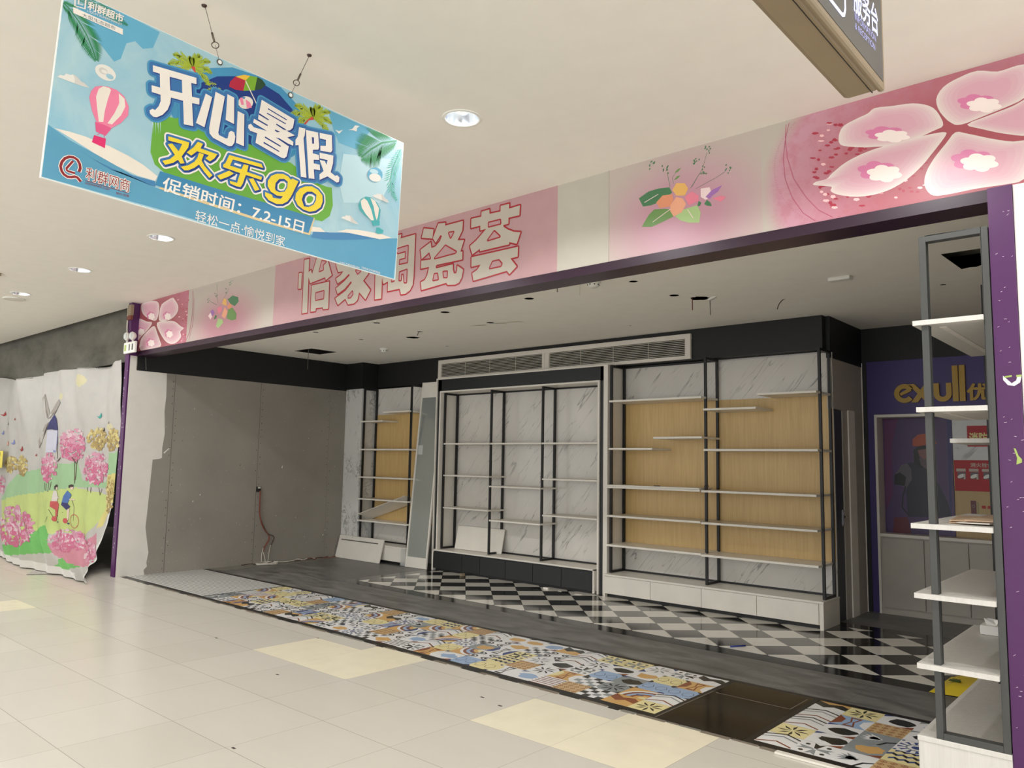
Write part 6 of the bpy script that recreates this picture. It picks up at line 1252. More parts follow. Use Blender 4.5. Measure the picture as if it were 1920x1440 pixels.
        P([(-1, -1), (1, -1), (1, -.2), (.2, .1), (-.3, -.3), (-1, .2)], R.choice(('t_orange', 't_white'))); P([(-1, 1), (-.2, .5), (.5, .8), (1, .4), (1, 1)], R.choice(('t_orange', 't_white', 't_grey')), 2)
R = random.Random(23); KINDS = ['star', 'medal', 'chev', 'hexes', 'cubes', 'lozenge', 'stripes', 'arcs', 'blot', 'leaf', 'bow', 'cross', 'tabs', 'dots', 'split', 'blot', 'lozenge', 'tabs', 'star', 'hexes', 'bow', 'arcs', 'cross']
b = MB(); NX = 28; s_ = (8.2-2.56)/NX
for i in range(NX):
    for j in range(5):
        kd = R.choice(KINDS)
        if (i, j) in ((27, 0), (25, 4), (27, 4)): kd = {(27, 0): 'star', (25, 4): 'star', (27, 4): 'split'}[(i, j)]
        patch(b, -8.2+i*s_, FRONT_Y+.05+j*.202, s_, kd, R)
for i in range(6):
    for j in range(5):
        kd = R.choice(KINDS); kd = {(0, 4): 'split', (1, 4): 'star', (0, 3): 'chev', (0, 2): 'chev', (1, 3): 'bow', (2, 3): 'dots', (1, 2): 'blot', (3, 2): 'medal', (2, 2): 'leaf', (1, 1): 'blot', (2, 1): 'blot', (3, 1): 'cubes', (2, 0): 'leaf', (1, 0): 'cross', (3, 4): 'blot', (2, 4): 'blot', (3, 3): 'blot'}.get((i, j), kd)
        patch(b, -1.93+i*.2, FRONT_Y+.05+j*.202, .2, kd, R)
struct(b, 'floor_patchwork_tiles')

# ceilings
struct(MB().box(-26, 8, -5.5, 9.4, 3.7, 3.8, 'dark_void'), 'light_block_slab')  # unseen slab added to keep world light out of the space above the ceilings
holed('ceiling', rect(-26, 8, -5.5, FRONT_Y+.02), [circ(x, y, .098) for x in LAMP_X for y in LAMP_Y], HALL_Z, .02, 'hall_ceiling')
SH = [(-3.484, 5.452, .04, .1), (-3.481, 6.129, .045, .05), (-3.353, 6.372, .095, .25), (-7.953, 5.36, .05, .5), (-6.833, 5.4, .055, .45), (-7.948, 6.046, .04, .3), (-7.266, 6.327, .105, .4), (-6.867, 6.086, .045, .5), (-5.751, 5.431, .05, .05), (-5.778, 6.143, .045, .1), (-4.626, 5.444, .05, .1), (-7.433, 7.075, .035, .5), (-4.64, 7.202, .02, .3), (-1.512, 7.087, .03, .4)]
tear = [(-1.30, 6.06), (-.86, 6.06), (-.86, 6.5)]+[(-.9-.04*i, 6.50+.012*i+(.03 if i % 2 else 0)) for i in range(9)]+[(-1.28, 6.62)]
holed('ceiling_shop', rect(-10.3, -.6, 4.24, 9.0), [circ(x, y, r, 22, j, i) for i, (x, y, r, j) in enumerate(SH)]+[rect(-9.60, -9.16, 6.12, 6.56), tear], SHOP_Z, .002, 'shop_ceiling')
b = MB(); b.box(-10.3, -.6, 4.3, 9.0, 3.28, 3.3, 'dark_void'); b.box(-9.7, -9.06, 6.02, 6.66, 3.17, 3.18, 'sign_tan'); b.box(-1.4, -.7, 5.96, 6.72, 3.17, 3.18, 'cement'); struct(b, 'ceiling_void')  # near-black sheet paints the unlit depth seen through the ceiling holes

# hall side
b = MB(); b.box(-10.33, 6, FRONT_Y+.02, FRONT_Y+.12, 2.79, 3.7, 'dark_void'); struct(b, 'wall_above_shopfront')
b = MB(); b.box(-10.33, -.60, FRONT_Y-.005, FRONT_Y+.2, 2.787, 2.848, 'purple_trim'); struct(b, 'trim_1')
b = MB(); b.box(-10.30, -10.195, 4.10, 4.20, 0, 3.476, 'purple_paint')
R = random.Random(9)
for i in range(26):
    z = .1+2.5*R.random(); x = -10.29+.08*R.random(); s = .008; b.box(x, x+s, 4.0985, 4.10, z, z+s*(1+2*R.random()), 'scratch')
struct(b, 'trim_2')
b = MB(); b.box(-.688, -.588, FRONT_Y-.02, FRONT_Y+.1, 0, 2.848, 'purple_paint')
for i in range(46):
    z = .25+2.5*R.random()**.8; x = -.68+.085*R.random(); a = R.random()-.3; L = .006+.006*R.random()
    y = FRONT_Y-.0206; b.face([(x, y, z), (x+L*math.cos(a), y, z+L*math.sin(a)), (x+L*math.cos(a), y, z+L*math.sin(a)+.0022), (x, y, z+.0018)], 'scratch')
struct(b, 'trim_3')
struct(MB().box(-.586, 6, FRONT_Y-.005, FRONT_Y+.15, 0, 2.848, 'white_wall'), 'wall_front')
struct(MB().box(-26, -10.33, 4.41, 4.7, 2.80, 3.7, 'raw_concrete'), 'beam_left')
b = MB(); b.box(-26, -10.33, 6.9, 7.0, 0, 3.7, 'dark_void'); b.box(-26, -25.9, -3, 7, 0, 3.7, 'white_wall'); struct(b, 'wall_far')

# shop walls
SX = -10.19
b = MB(); b.box(-10.28, SX, FRONT_Y, 9.0, 0, 3.476, 'plasterboard_grey', front='board_white'); b.box(-10.20, SX, 4.12, FRONT_Y, 0, 2.79, 'board_white')
edge = [(4.122, 0), (4.122, 2.606), (4.60, 2.606), (4.61, 2.3), (4.60, 2.1), (4.622, 1.81), (4.60, 1.62), (4.605, 1.49), (4.57, 1.475), (4.485, 1.466), (4.475, 1.2), (4.462, .838), (4.45, .6), (4.475, .45), (4.508, .277), (4.49, .15), (4.50, .10), (4.46, .06), (4.473, 0)]
b.face([(SX+.001, y, z) for y, z in edge], 'board_white'); b.face([(SX+.001, y, z) for y, z in ((4.62, 1.56), (4.70, 1.63), (4.70, 1.615), (4.63, 1.545))], 'board_white')
R = random.Random(2)
for y, k in ((4.72, 1), (5.99, 1), (7.2, .4)):
    b.face([(SX+.0012, y-.0035*k, 0), (SX+.0012, y+.0035*k, 0), (SX+.0012, y+.0035*k, 2.6), (SX+.0012, y-.0035*k, 2.6)], 'wire_grey')
    for i in range(26):
        z = .05+i*.098; yy = y+R.choice((-.03, .03)); b.face([(SX+.0013, yy, z), (SX+.0013, yy+.01, z), (SX+.0013, yy+.01, z+.01), (SX+.0013, yy, z+.01)], 'wire_dark')
for i in range(30):
    y, z = 4.8+2.5*R.random(), .2+2.3*R.random(); s = .004+.012*R.random()**3; b.face([(SX+.0013, y, z), (SX+.0013, y+s, z), (SX+.0013, y+s, z+s*(1+2*R.random())), (SX+.0013, y, z+s)], R.choice(('board_white', 'wire_grey')))
b.box(SX, SX+.004, FRONT_Y+.01, 7.6, 2.606, 3.05, 'black_paint')
struct(b, 'wall_left')
b = MB(); b.box(-10.3, -2.76, 7.98, 8.05, 0, 3.3, 'panel_white'); b.box(-10.3, -8.19, 7.79, 7.98, 2.66, 3.1, 'black_paint'); b.box(-8.19, -5.225, 7.79, 7.98, 2.70, 3.1, 'black_paint'); b.box(-5.225, -2.76, 7.79, 7.98, 2.695, 3.1, 'black_paint'); b.box(-2.84, -2.762, 7.98, 9.0, 0, 3.3, 'dark_void')
struct(b, 'wall_back')
b = MB(); b.box(-10.3, -9.775, 7.50, 7.80, 0, 2.625, 'blotchy_marble'); b.box(-10.3, -9.765, 7.49, 7.80, 2.625, 3.1, 'black_paint'); struct(b, 'pillar_corner')
b = MB()
b.box(-2.76, -2.72, 7.89, 8.87, 2.615, 3.1, 'black_paint'); b.box(-2.76, -2.72, 7.89, 8.85, 2.105, 2.615, 'laminate_grey')
b.box(-2.76, -2.72, 8.56, 8.85, 0, 2.105, 'laminate_grey'); b.box(-2.722, -2.712, 8.842, 8.855, 0, 2.615, 'trim_white')
struct(b, 'wall_side')
b = MB(); b.box(-2.74, -.6, 9.15, 9.25, 0, 3.3, 'dark_void'); b.box(-2.74, -.6, 8.87, 8.99, 2.672, 3.1, 'black_paint')
b.box(-2.70, -.6, 8.88, 9.0, 2.09, 2.672, 'purple_wall'); b.box(-2.68, -2.60, 8.88, 9.0, 0, 2.09, 'purple_wall'); b.box(-2.72, -2.675, 8.872, 9.0, 0, 2.672, 'black_paint')
struct(b, 'wall_rear')
struct(MB().box(-.66, -.6, FRONT_Y+.1, 9.2, 0, 3.3, 'laminate_grey'), 'wall_right')
# door in the short side wall
b = MB(); b.box(-2.75, -2.735, 7.89, 8.22, 0, 2.10, 'door_dark'); d = struct(b, 'door_1')
h = MB(); h.box(-2.735, -2.728, 8.185, 8.215, .93, 1.09, 'chrome'); h.tube([(-2.728, 8.2, 1.02), (-2.69, 8.2, 1.02), (-2.685, 8.13, 1.02)], .008, 'chrome'); h.build('door_handle', d)
f = MB(); f.box(-2.755, -2.725, 8.22, 8.37, 0, 2.11, 'laminate_grey'); f.box(-2.75, -2.712, 8.37, 8.565, 0, 2.115, 'trim_white'); f.build('door_frame', d)
# ------------------------------------------------------------------ hall: lamps, banner, signs
WHERE = {(-3.08, 3.0): 'round recessed downlight in hall ceiling, nearest one, beside the hanging blue banner', (-5.01, 3.0): 'round recessed downlight in hall ceiling hidden behind the hanging blue banner',
         (-6.93, 3.0): 'round recessed downlight in hall ceiling just below the banner\'s slogan strip', (-8.86, 3.0): 'round recessed downlight between the banner and the ceiling speaker, third from the far end',
         (-10.79, 3.0): 'round recessed downlight in hall ceiling right beside the grey ceiling speaker'}
POSX = {0: -3.077, 1: -4.99, 2: -6.897, 3: -8.882, 4: -10.785}
rootL = None
for yi, y in enumerate(LAMP_Y):
    for xi, x in enumerate(LAMP_X):
        if rootL is None:
            t = thing('ceiling_downlight', '', 'ceiling light', (x, y, HALL_Z)); rootL = t
            b = MB(); b.lathe((x, y, HALL_Z), [(.096, .004), (.096, -.004), (.112, -.005), (.116, -.002), (.116, .0)], 'plastic_white', 36); b.build('trim_ring', t)
            b = MB(); b.lathe((x, y, HALL_Z), [(.096, -.003), (.082, .05), (.060, .105), (.0005, .106)], 'reflector', 36); b.build('reflector', t)
            b = MB(); b.lathe((x, y, HALL_Z), [(.0005, .055), (.018, .058), (.024, .07), (.022, .09), (.012, .105)], 'bulb_glow', 16); b.build('bulb', t)
            kids = list(t.children)
        else:
            t = rootL.copy(); COL.objects.link(t); t.location = (x, y, HALL_Z)
            for c in kids: d = c.copy(); COL.objects.link(d); d.parent = t
        key = (round(x, 2), y)
        if key in WHERE: t['label'] = WHERE[key]
        else: t['label'] = 'recessed hall ceiling downlight outside the picture, behind or beside the viewer'
        t['group'] = 'recessed downlights in the hall ceiling'
        L = bpy.data.lights.new('lamp_light', 'SPOT'); L.energy = LAMP_W; L.color = LAMP_RGB; L.spot_size = math.radians(150); L.spot_blend = .35; L.shadow_soft_size = .035
        lo = bpy.data.objects.new('lamp_light', L); COL.objects.link(lo); lo.parent = t; lo.location = (0, 0, .003)

t = thing('ceiling_speaker', 'flat grey round ceiling speaker next to the farthest downlight', 'speaker', (-11.21, 3.05, HALL_Z))
b = MB(); b.lathe((-11.21, 3.05, HALL_Z), [(.125, 0), (.125, -.008), (.115, -.012)], 'plastic_white', 32); b.build('rim', t)
b = MB(); b.lathe((-11.21, 3.05, HALL_Z), [(.115, -.011), (.0005, -.014)], 'vent_white', 32); b.build('grille', t)
t = thing('ceiling_sensor', 'small tan ceiling plate at the edge of the picture above the downlight', 'ceiling sensor', (-9.85, 2.45, HALL_Z))
b = MB(); b.box(-9.95, -9.735, 2.40, 2.51, HALL_Z-.03, HALL_Z, 'sign_tan'); b.build('plate', t, .004)

# hanging promotion banner
BX, BA = -3.164, math.radians(-2.05)
def bat(u, v, h): return (BX+h, .912+u*math.cos(BA)-v*math.sin(BA), 2.526+u*math.sin(BA)+v*math.cos(BA))
t = thing('hanging_banner', 'blue summer promotion banner board hanging from the hall ceiling on two wires', 'banner', (BX, 1.78, 2.85))
b = MB(); BW, BH = 1.705, .768
o = bat(0, 0, -.012); b.obox(o, Vector(bat(BW, 0, -.012))-Vector(o), Vector(bat(0, BH, -.012))-Vector(o), (.012, 0, 0), 'board_edge')
b.face([bat(.003, .002, .0003), bat(BW-.002, .002, .0003), bat(BW-.002, BH-.002, .0003), bat(.003, BH-.002, .0003)], 'sky_mid')
def bclip(u, v, h): return bat(min(max(u, .004), BW-.003), min(max(v, .003), BH-.003), .0004+h)
draw(b, 'banner', bclip); b.build('printed_board', t)
for (hu, hz), top in (((1.573, 3.248), 1.489), ((1.933, 3.233), 2.028)):
    b = MB(); b.ring((BX+.004, hu, hz), .011, .003, 'steel_wire', (0, 1, 0), (0, 0, 1)); b.disc((BX+.006, hu, hz), .009, 'board_edge', (0, 1, 0), (0, 0, 1))
    e = b.build('eyelet', t)
    d = Vector((BX, top, HALL_Z))-Vector((BX, hu, hz)); k = lambda f: Vector((BX+.004, hu, hz))+d*f
    b = MB(); b.tube([k(0), k(.16), k(.3)], .0011, 'wire_grey', 6); b.tube([k(.42), k(1.0)], .0013, 'wire_dark', 6); w = b.build('wire', t)
    b = MB(); b.ring(k(.30), .016, .0022, 'steel_wire', (0, 1, 0), (0, .3, .95)); b.build('split_ring', w)
    b = MB(); b.tube([k(.36), k(.42), k(.52)], .0048, 'steel_wire', 8); b.build('clasp', w)
    b = MB(); b.lathe((BX, top, HALL_Z), [(.012, 0), (.010, -.006), (.0005, -.008)], 'wire_dark', 12); b.build('ceiling_hook', w)

# lit information sign hanging from the ceiling
t = thing('hanging_sign', 'tan box sign with grey lit face for the service desk, hanging from the ceiling', 'sign', (-.715, 1.6, 2.85))
b = MB(); b.box(-.777, -.665, .55, 2.437, 2.655, 3.08, 'sign_tan'); b.build('housing', t, .018)
b = MB(); b.box(-.692, -.690, .56, 2.43, 2.6535, 2.66, 'ink_black'); b.build('seam', t)
b = MB(); b.box(-.676, -.655, .60, 2.437, 2.650, 3.085, 'sign_tan'); f = b.build('face_frame', t, .009)
b = MB(); b.box(-.66, -.6535, .63, 2.412, 2.672, 3.06, 'sign_face'); b.build('face', t)
b = MB()
def sat(p): return (-.6525+(p[2]*.0002 if len(p) > 2 else 0), p[0], p[1])
for body, q, m in (('服务台', ((2.150, 2.775), (2.372, 2.797), (2.148, 2.868)), 'sign_glow'), ('INFORMATION', ((2.155, 2.752), (2.345, 2.768), (2.155, 2.772)), 'sign_glow_dim'), ('& RECEPTION', ((2.155, 2.725), (2.335, 2.737), (2.155, 2.744)), 'sign_glow_dim')):
    v, fc = text2d(body, .012 if m == 'sign_glow' else .0, *q); b.mesh([sat(p) for p in v], fc, m)
b.build('lettering', t)
b = MB(); v, fc = ribbon2d([(2.076, 2.84), (2.076, 2.745), (2.066, 2.724), (2.05, 2.716), (1.86, 2.716)], .012); b.mesh([sat(p) for p in v], fc, 'sign_glow')
v, fc = text2d('i', .02, (1.97, 2.76), (1.985, 2.76), (1.97, 2.84)); b.mesh([sat(p) for p in v], fc, 'sign_glow_dim'); b.build('icon', t)
for y in (.8, 2.2): MB().tube([(-.72, y, 3.08), (-.72, y, HALL_Z)], .008, 'grey_metal').build('hanger_rod', t)

# printed shop sign over the opening
def fat(a, z, h): return (a, FRONT_Y-.0004-h, min(max(z, 2.852), 3.476))
t = thing('shop_sign', 'long pink and white printed shop sign with red outlined characters and blossom above the opening', 'shop sign', (-6.6, FRONT_Y, 2.85))
u = thing('shop_sign', 'pink printed sign panel with bouquet and large blossom at the near end of the shopfront', 'shop sign', (-.9, FRONT_Y, 2.85))
E_ = 2.850
def panel(mb, x0, x1, m): mb.box(x0, x1, FRONT_Y, FRONT_Y+.018, E_, 3.477, m)
b = MB()
for x0, x1, m in ((-10.275, -8.86, 'blossom_bg_small'), (-8.86, -6.99, 'pink_glow_small'), (-6.99, -3.316, 'text_pink'), (-3.316, -2.886, 'fascia_white')): panel(b, x0, x1, m)
b2 = MB()
for x0, x1, m in ((-2.880, -1.81, 'pink_glow'), (-1.81, 3.0, 'blossom_bg')): panel(b2, x0, x1, m)
b2.box(-2.8855, -2.876, FRONT_Y-.004, FRONT_Y+.01, E_, 3.477, 'fascia_white')
full = ART['fascia']
def side(it, left):
    q = it[3][0][0] if it[0] == 'tp' else it[3][0] if it[0] in ('p', 'pt') else (it[4][0] if it[0] in ('s', 't') else it[3])
    return (q[0] < -2.9) == left
ART['fascia'] = [i for i in full if side(i, True)]; draw(b, 'fascia', fat); b.build('printed_panel', t)
ART['fascia'] = [i for i in full if not side(i, True)]
draw(b2, 'fascia', fat)
b2.build('printed_panel', u)

# emergency lamp at the far end of the sign
t = thing('emergency_light', 'white twin-head emergency exit lamp on the far purple post', 'emergency light', (-10.12, 4.085, 2.82))
b = MB(); b.box(-10.285, -9.955, 4.062, 4.099, 2.808, 2.954, 'plastic_white'); o = b.build('body', t, .012)
for x0, x1, m in ((-10.25, -10.20, 'tape_green'), (-10.12, -10.09, 'sign_face'), (-10.03, -9.995, 'sign_face')): MB().box(x0, x1, 4.060, 4.063, 2.84, 2.92, m).build('indicator_panel', t)
for x, z in ((-10.235, 3.035), (-10.065, 3.026)):
    b = MB(); b.lathe((0, 0, 0), [(.0005, .02), (.03, .018), (.052, .008), (.055, 0), (.046, -.03), (.02, -.05), (.0005, -.052)], 'plastic_white', 20)
    b.v = [(x+p[0]*.92, 4.07-p[2], z+p[1]) for p in b.v]; hd = b.build('lamp_head', t)
    b = MB(); b.disc((x, 4.0493, z), .040, 'lens', (1, 0, 0), (0, 0, 1)); b.build('lens', hd)
    b = MB(); b.tube([(x, 4.085, z-.05), (x, 4.085, 2.95)], .012, 'plastic_white'); b.build('stem', hd)
tag(MB().tube(bez([(-10.285, 4.09, 3.47), (-10.285, 4.09, 3.3), (-10.275, 4.088, 3.14), (-10.24, 4.085, 3.06)]), .009, 'cable_white').build('cable'), 'cream cable running down the far purple post to the emergency lamp', 'cable')
tag(MB().box(-10.23, -10.13, 4.06, 4.10, 3.30, 3.44, 'sign_tan').build('junction_box', None, .004), 'small tan junction box above the emergency lamp, under the ceiling', 'junction box')
tag(MB().box(-10.26, -10.15, 4.07, 4.10, 3.25, 3.30, 'rust').build('bracket'), 'rust coloured bracket under the tan junction box', 'bracket')

# printed cloth closing the unit next door
def inpoly(x, y, P):
    r = False; j = len(P)-1
    for i in range(len(P)):
        if (P[i][1] > y) != (P[j][1] > y) and x < (P[j][0]-P[i][0])*(y-P[i][1])/(P[j][1]-P[i][1])+P[i][0]: r = not r
        j = i
    return r
XR = [(2.80, -10.66), (2.676, -10.70), (2.175, -10.69), (1.539, -10.686), (1.05, -10.688), (.6, -10.696), (.274, -10.90), (.058, -11.126), (-.098, -11.409), (-.30, -11.6)]
TOP = [(-17.2, 2.86), (-16.04, 2.865), (-15.28, 2.776), (-14.59, 2.754), (-14.18, 2.795), (-13.36, 2.807), (-12.62, 2.791), (-11.95, 2.758), (-11.375, 2.75), (-11.02, 2.793), (-10.6, 2.782)]
def interp(T, x):
    for (a, p), (c, q) in zip(T, T[1:]):
        if min(a, c) <= x <= max(a, c): return p+(q-p)*(x-a)/(c-a)
    return T[0][1] if abs(x-T[0][0]) < abs(x-T[-1][0]) else T[-1][1]
def cat(x, zp, h=0.):
    d = max(0., (.45-zp)/.72); d = d*d if d < 1 else 2*d-1
    up_ = max(0., (zp-1.9)/.9)
    fold = 1.5*(.03*math.sin(x*3.1+.4*math.sin(zp*2))*(.4+.7*up_)+.018*math.sin(x*7.3+zp*1.7)*(.5+up_)+.04*up_*math.sin(x*4.4+1)+.02*math.sin(x*1.9)*min(1, d*2)+.012*math.sin(x*13+zp*5+2*math.sin(zp*3))*(.3+.7*max(0, 1-zp))+.02*math.sin(zp*9+x*2.2)*max(0., .8-zp))
    curl = max(0., (x+11.5))*max(0., .9-zp)*.22
    y = 4.262+fold-.60*d-curl-h
    return (x*(1-.145*d), y, max(.004+h, zp+max(0, .31*d)-.02*d))
t = thing('printed_cloth', 'large printed cloth with windmill, pink trees and cyclists covering the unit next door', 'cloth', (-13.5, 4.26, 0))
b = MB(); NS, NT_ = 300, 150; regs = [(it[1][1:], it[3:]) + (it[0],) for it in ART['cloth'] if isinstance(it[1], str) and it[1][0] == '@']
P_ = [[None]*(NT_+1) for _ in range(NS+1)]
for i in range(NS+1):
    for j in range(NT_+1):
        zz = 2.80-(2.80+.29)*j/NT_; xr = interp(XR, zz); x = -17.0+(xr+17.0)*i/NS
        if j == 0: zz = interp(TOP, x)
        elif j == 1: zz = min(zz, interp(TOP, x)-.02)
        P_[i][j] = (x, zz)
vs = [cat(*P_[i][j]) for i in range(NS+1) for j in range(NT_+1)]; base = len(b.v); b.v += vs
for i in range(NS):
    for j in range(NT_):
        cx = (P_[i][j][0]+P_[i+1][j+1][0])/2; cz = (P_[i][j][1]+P_[i+1][j+1][1])/2; mm = 'fabric_white'
        for nm, arg, ty in regs:
            if ty == 'p' and inpoly(cx, cz, arg[0]): mm = nm
            elif ty == 'e':
                c, ax, ay = arg[:3]; dt = ax[0]*ay[1]-ax[1]*ay[0]; dx, dz = cx-c[0], cz-c[1]
                if ((dx*ay[1]-dz*ay[0])/dt)**2+((dz*ax[0]-dx*ax[1])/dt)**2 < .8: mm = nm
        if cz < -.19 and cx < -12.0 or (cz < .9 and i >= NS-3): mm = 'fabric_back'
        q = [base+a*(NT_+1)+c for a, c in ((i, j), (i, j+1), (i+1, j+1), (i+1, j))]
        b.f.append(tuple(q)); b.mi.append(b.m(mm)); b.sm.append(True)
draw(b, 'cloth', lambda x, z, h: cat(max(x, -16.9), max(z, -.25), .004+h), .0004)
b.face([(-11.10, 3.40, .006), (-10.74, 3.99, .006), (-11.2, 4.12, .006), (-12.2, 4.15, .006), (-11.8, 3.80, .006)], 'fabric_white')
b.face([(-11.03, 3.66, .008), (-10.84, 3.96, .008), (-11.25, 4.10, .008), (-11.75, 4.05, .008)], 'hill_green'); b.build('fabric', t)
tag(MB().box(-15.9, -15.21, 4.165, 4.17, 1.27, 1.556, 'yellow_note').box(-15.42, -15.34, 4.162, 4.166, 1.46, 1.53, 'ink_black').box(-15.42, -15.33, 4.162, 4.166, 1.37, 1.43, 'ink_black').box(-15.43, -15.33, 4.162, 4.166, 1.29, 1.345, 'ink_black').build('paper_notice'), 'yellow paper notice with black print pinned on the printed cloth', 'notice')

# remains of stickers on the near purple post
tag(MB().face([(-.658, 4.1785, 1.945), (-.658, 4.1785, 1.925), (-.64, 4.1785, 1.90), (-.615, 4.1785, 1.895), (-.592, 4.1785, 1.91), (-.584, 4.1785, 1.945), (-.600, 4.1785, 1.945), (-.607, 4.1785, 1.92), (-.625, 4.1785, 1.908), (-.640, 4.1785, 1.925)], 'tape_white').face([(-.652, 4.1783, 1.942), (-.623, 4.1783, 1.946), (-.623, 4.1783, 1.938), (-.652, 4.1783, 1.934)], 'tape_green').face([(-.606, 4.1783, 1.945), (-.585, 4.1783, 1.946), (-.586, 4.1783, 1.936), (-.606, 4.1783, 1.936)], 'tape_green').build('sticker_remains'), 'torn white and green sticker ring on the near purple post', 'sticker')
tag(MB().face([(-.630, 4.1785, 1.610), (-.622, 4.1785, 1.608), (-.612, 4.1785, 1.575), (-.60, 4.1785, 1.56), (-.60, 4.1785, 1.545), (-.622, 4.1785, 1.535), (-.618, 4.1785, 1.565)], 'tape_green').build('sticker_scrap'), 'small greenish sticker scrap lower on the near purple post', 'sticker')

# ------------------------------------------------------------------ shelving units
def mframe(x, y0, y1, z0, z1, w=.026, m='black_metal'):
    h = w/2; b = MB()
    for y in (y0, y1): b.box(x-h, x+h, y-h, y+h, z0, z1, m)
    for z in (z0, z1-w): b.box(x-h, x+h, y0+h, y1-h, z, z+w, m)
    return b
def bar(b, x0, x1, y, z, w=.02): return b.box(x0, x1, y-w/2, y+w/2, z, z+w, 'black_metal')
def shelf(root, x0, x1, y0, y1, z, th=.022, m='panel_white'): return MB().box(x0, x1, y0, y1, z-th/2, z+th/2, m).build('shelf', root, .002)

# oak and marble wall unit
t = thing('shelving_unit', 'wide white shelving unit with oak back panel and black frames beside the short door wall', 'shelving unit', (-3.94, 7.7, 0))
b = MB(); b.box(-5.164, -2.736, 7.505, 7.93, .042, .239, 'panel_white'); b.box(-5.16, -2.72, 7.54, 7.9, 0, .042, 'ink_black'); b.build('base', t); MB().box(-5.18, -5.165, 7.494, 7.93, 0, .239, 'panel_white').build('side_board', t, .001); MB().box(-2.735, -2.70, 7.494, 7.93, 0, .239, 'panel_white').build('side_board', t, .001)
b = MB(); b.box(-5.185, -2.697, 7.492, 7.935, .24, .26, 'panel_white'); b.build('base_top', t, .002)
for x0, x1 in ((-5.163, -4.566), (-4.56, -3.956), (-3.95, -3.355), (-3.349, -2.746)): MB().box(x0, x1, 7.489, 7.507, .045, .236, 'panel_white').build('drawer', t, .0015)
MB().box(-5.19, -2.715, 7.925, 7.945, .26, 2.675, 'marble').build('back_panel', t); MB().box(-5.185, -2.72, 7.918, 7.926, .588, 2.237, 'oak').build('oak_panel', t)
MB().box(-5.235, -5.195, 7.575, 7.945, 0, 2.69, 'panel_white').build('side_panel', t, .002)
for x in (-5.172, -3.955, -2.735): mframe(x, 7.625, 7.895, .26, 2.685).build('metal_frame', t)
b = MB(); bar(b, -5.16, -2.74, 7.90, .26); b.build('bottom_rail', t); b = MB(); bar(b, -5.16, -3.96, 7.90, 2.665); b.build('top_rail', t)
for x0, x1, z in ((-5.125, -3.942, 2.24), (-4.532, -3.94, 1.81), (-5.128, -4.545, 1.687), (-5.157, -3.967, 1.247), (-5.155, -3.962, .917), (-5.153, -3.958, .585), (-3.32, -2.725, 2.242), (-3.924, -3.336, 2.106), (-3.921, -2.723, 1.677), (-3.951, -2.745, 1.243), (-3.954, -2.742, .911), (-3.956, -2.739, .577)): shelf(t, x0, x1, 7.5, 7.917, z)
tag(MB().box(-5.16, -3.975, 7.503, 7.80, 1.259, 1.275, 'panel_white').build('loose_board', None, .002), 'loose white board lying on a mid-height shelf of the oak unit', 'board')
tag(MB().box(-4.56, -4.50, 7.56, 7.60, 1.2755, 1.284, 'sign_face').build('metal_clip', None, .002), 'tiny dark clip left lying on the loose board of the oak unit', 'clip')
tag(MB().tube([(-3.93+.035*math.cos(a*.5)+.01*a*.2, 7.56+.01*a*.3, 1.285+.028*math.sin(a*.5)+.002) for a in range(12)], .003, 'wire_dark').build('wire_loop'), 'small dark loop of wire on the oak unit shelf by the middle frame', 'wire')

# black framed marble unit
t = thing('shelving_unit', 'black framed shelving unit with white edging and all-marble back panel under the air vent', 'shelving unit', (-6.7, 7.7, 0))
b = MB(); b.box(-8.165, -8.075, 7.60, 7.95, 0, 2.685, 'panel_black'); b.box(-5.318, -5.24, 7.60, 7.95, 0, 2.685, 'panel_black'); b.box(-8.165, -5.24, 7.60, 7.95, 2.505, 2.685, 'panel_black'); b.build('carcass', t, .002)
b = MB(); y0, y1 = 7.578, 7.96
b.box(-8.168, -8.148, y0, y1, 0, 2.692, 'panel_white'); b.box(-5.256, -5.237, y0, y1, 0, 2.692, 'panel_white'); b.box(-8.148, -5.256, y0, y1, 2.676, 2.692, 'panel_white')
b.box(-8.09, -8.068, y0, y1, .28, 2.508, 'panel_white'); b.box(-5.34, -5.316, y0, y1, 0, 2.508, 'panel_white'); b.box(-8.068, -5.34, y0, y1, 2.488, 2.508, 'panel_white'); b.build('white_edging', t, .0015)
b = MB(); b.box(-8.09, -5.36, 7.55, 7.94, .03, .27, 'panel_black'); b.box(-8.07, -5.345, 7.57, 7.9, 0, .035, 'ink_black'); b.box(-8.115, -8.092, 7.538, 7.6, 0, .285, 'panel_white'); b.box(-5.372, -5.35, 7.538, 7.6, .01, .285, 'panel_white'); b.build('base', t, .002)
MB().box(-8.115, -5.35, 7.538, 7.93, .268, .288, 'panel_white').build('base_top', t, .002)
sx = [-8.09, -7.519, -7.183, -6.73, -6.274, -5.826, -5.374]
for x0, x1 in zip(sx, sx[1:]): MB().box(x0+.003, x1-.003, 7.532, 7.552, .035, .252, 'panel_black').build('drawer', t, .001)
MB().box(-8.07, -5.335, 7.925, 7.945, .288, 2.49, 'marble').build('back_panel', t)
for x in (-8.05, -7.14, -6.243): mframe(x, 7.655, 7.90, .288, 2.488).build('metal_frame', t)
bar(MB(), -8.04, -5.335, 7.91, .288).build('bottom_rail', t); bar(MB(), -8.04, -5.335, 7.91, 2.468).build('top_rail', t)
for x0, x1, z in ((-7.975, -7.092, 1.757), (-7.075, -6.20, 1.757), (-6.188, -5.338, 1.757), (-7.965, -7.087, 1.315), (-7.083, -6.205, 1.19), (-6.175, -5.338, 1.31), (-7.955, -7.091, .868), (-7.07, -6.197, .744), (-6.167, -5.338, .861)): shelf(t, x0, x1, 7.57, 7.925, z, .02)
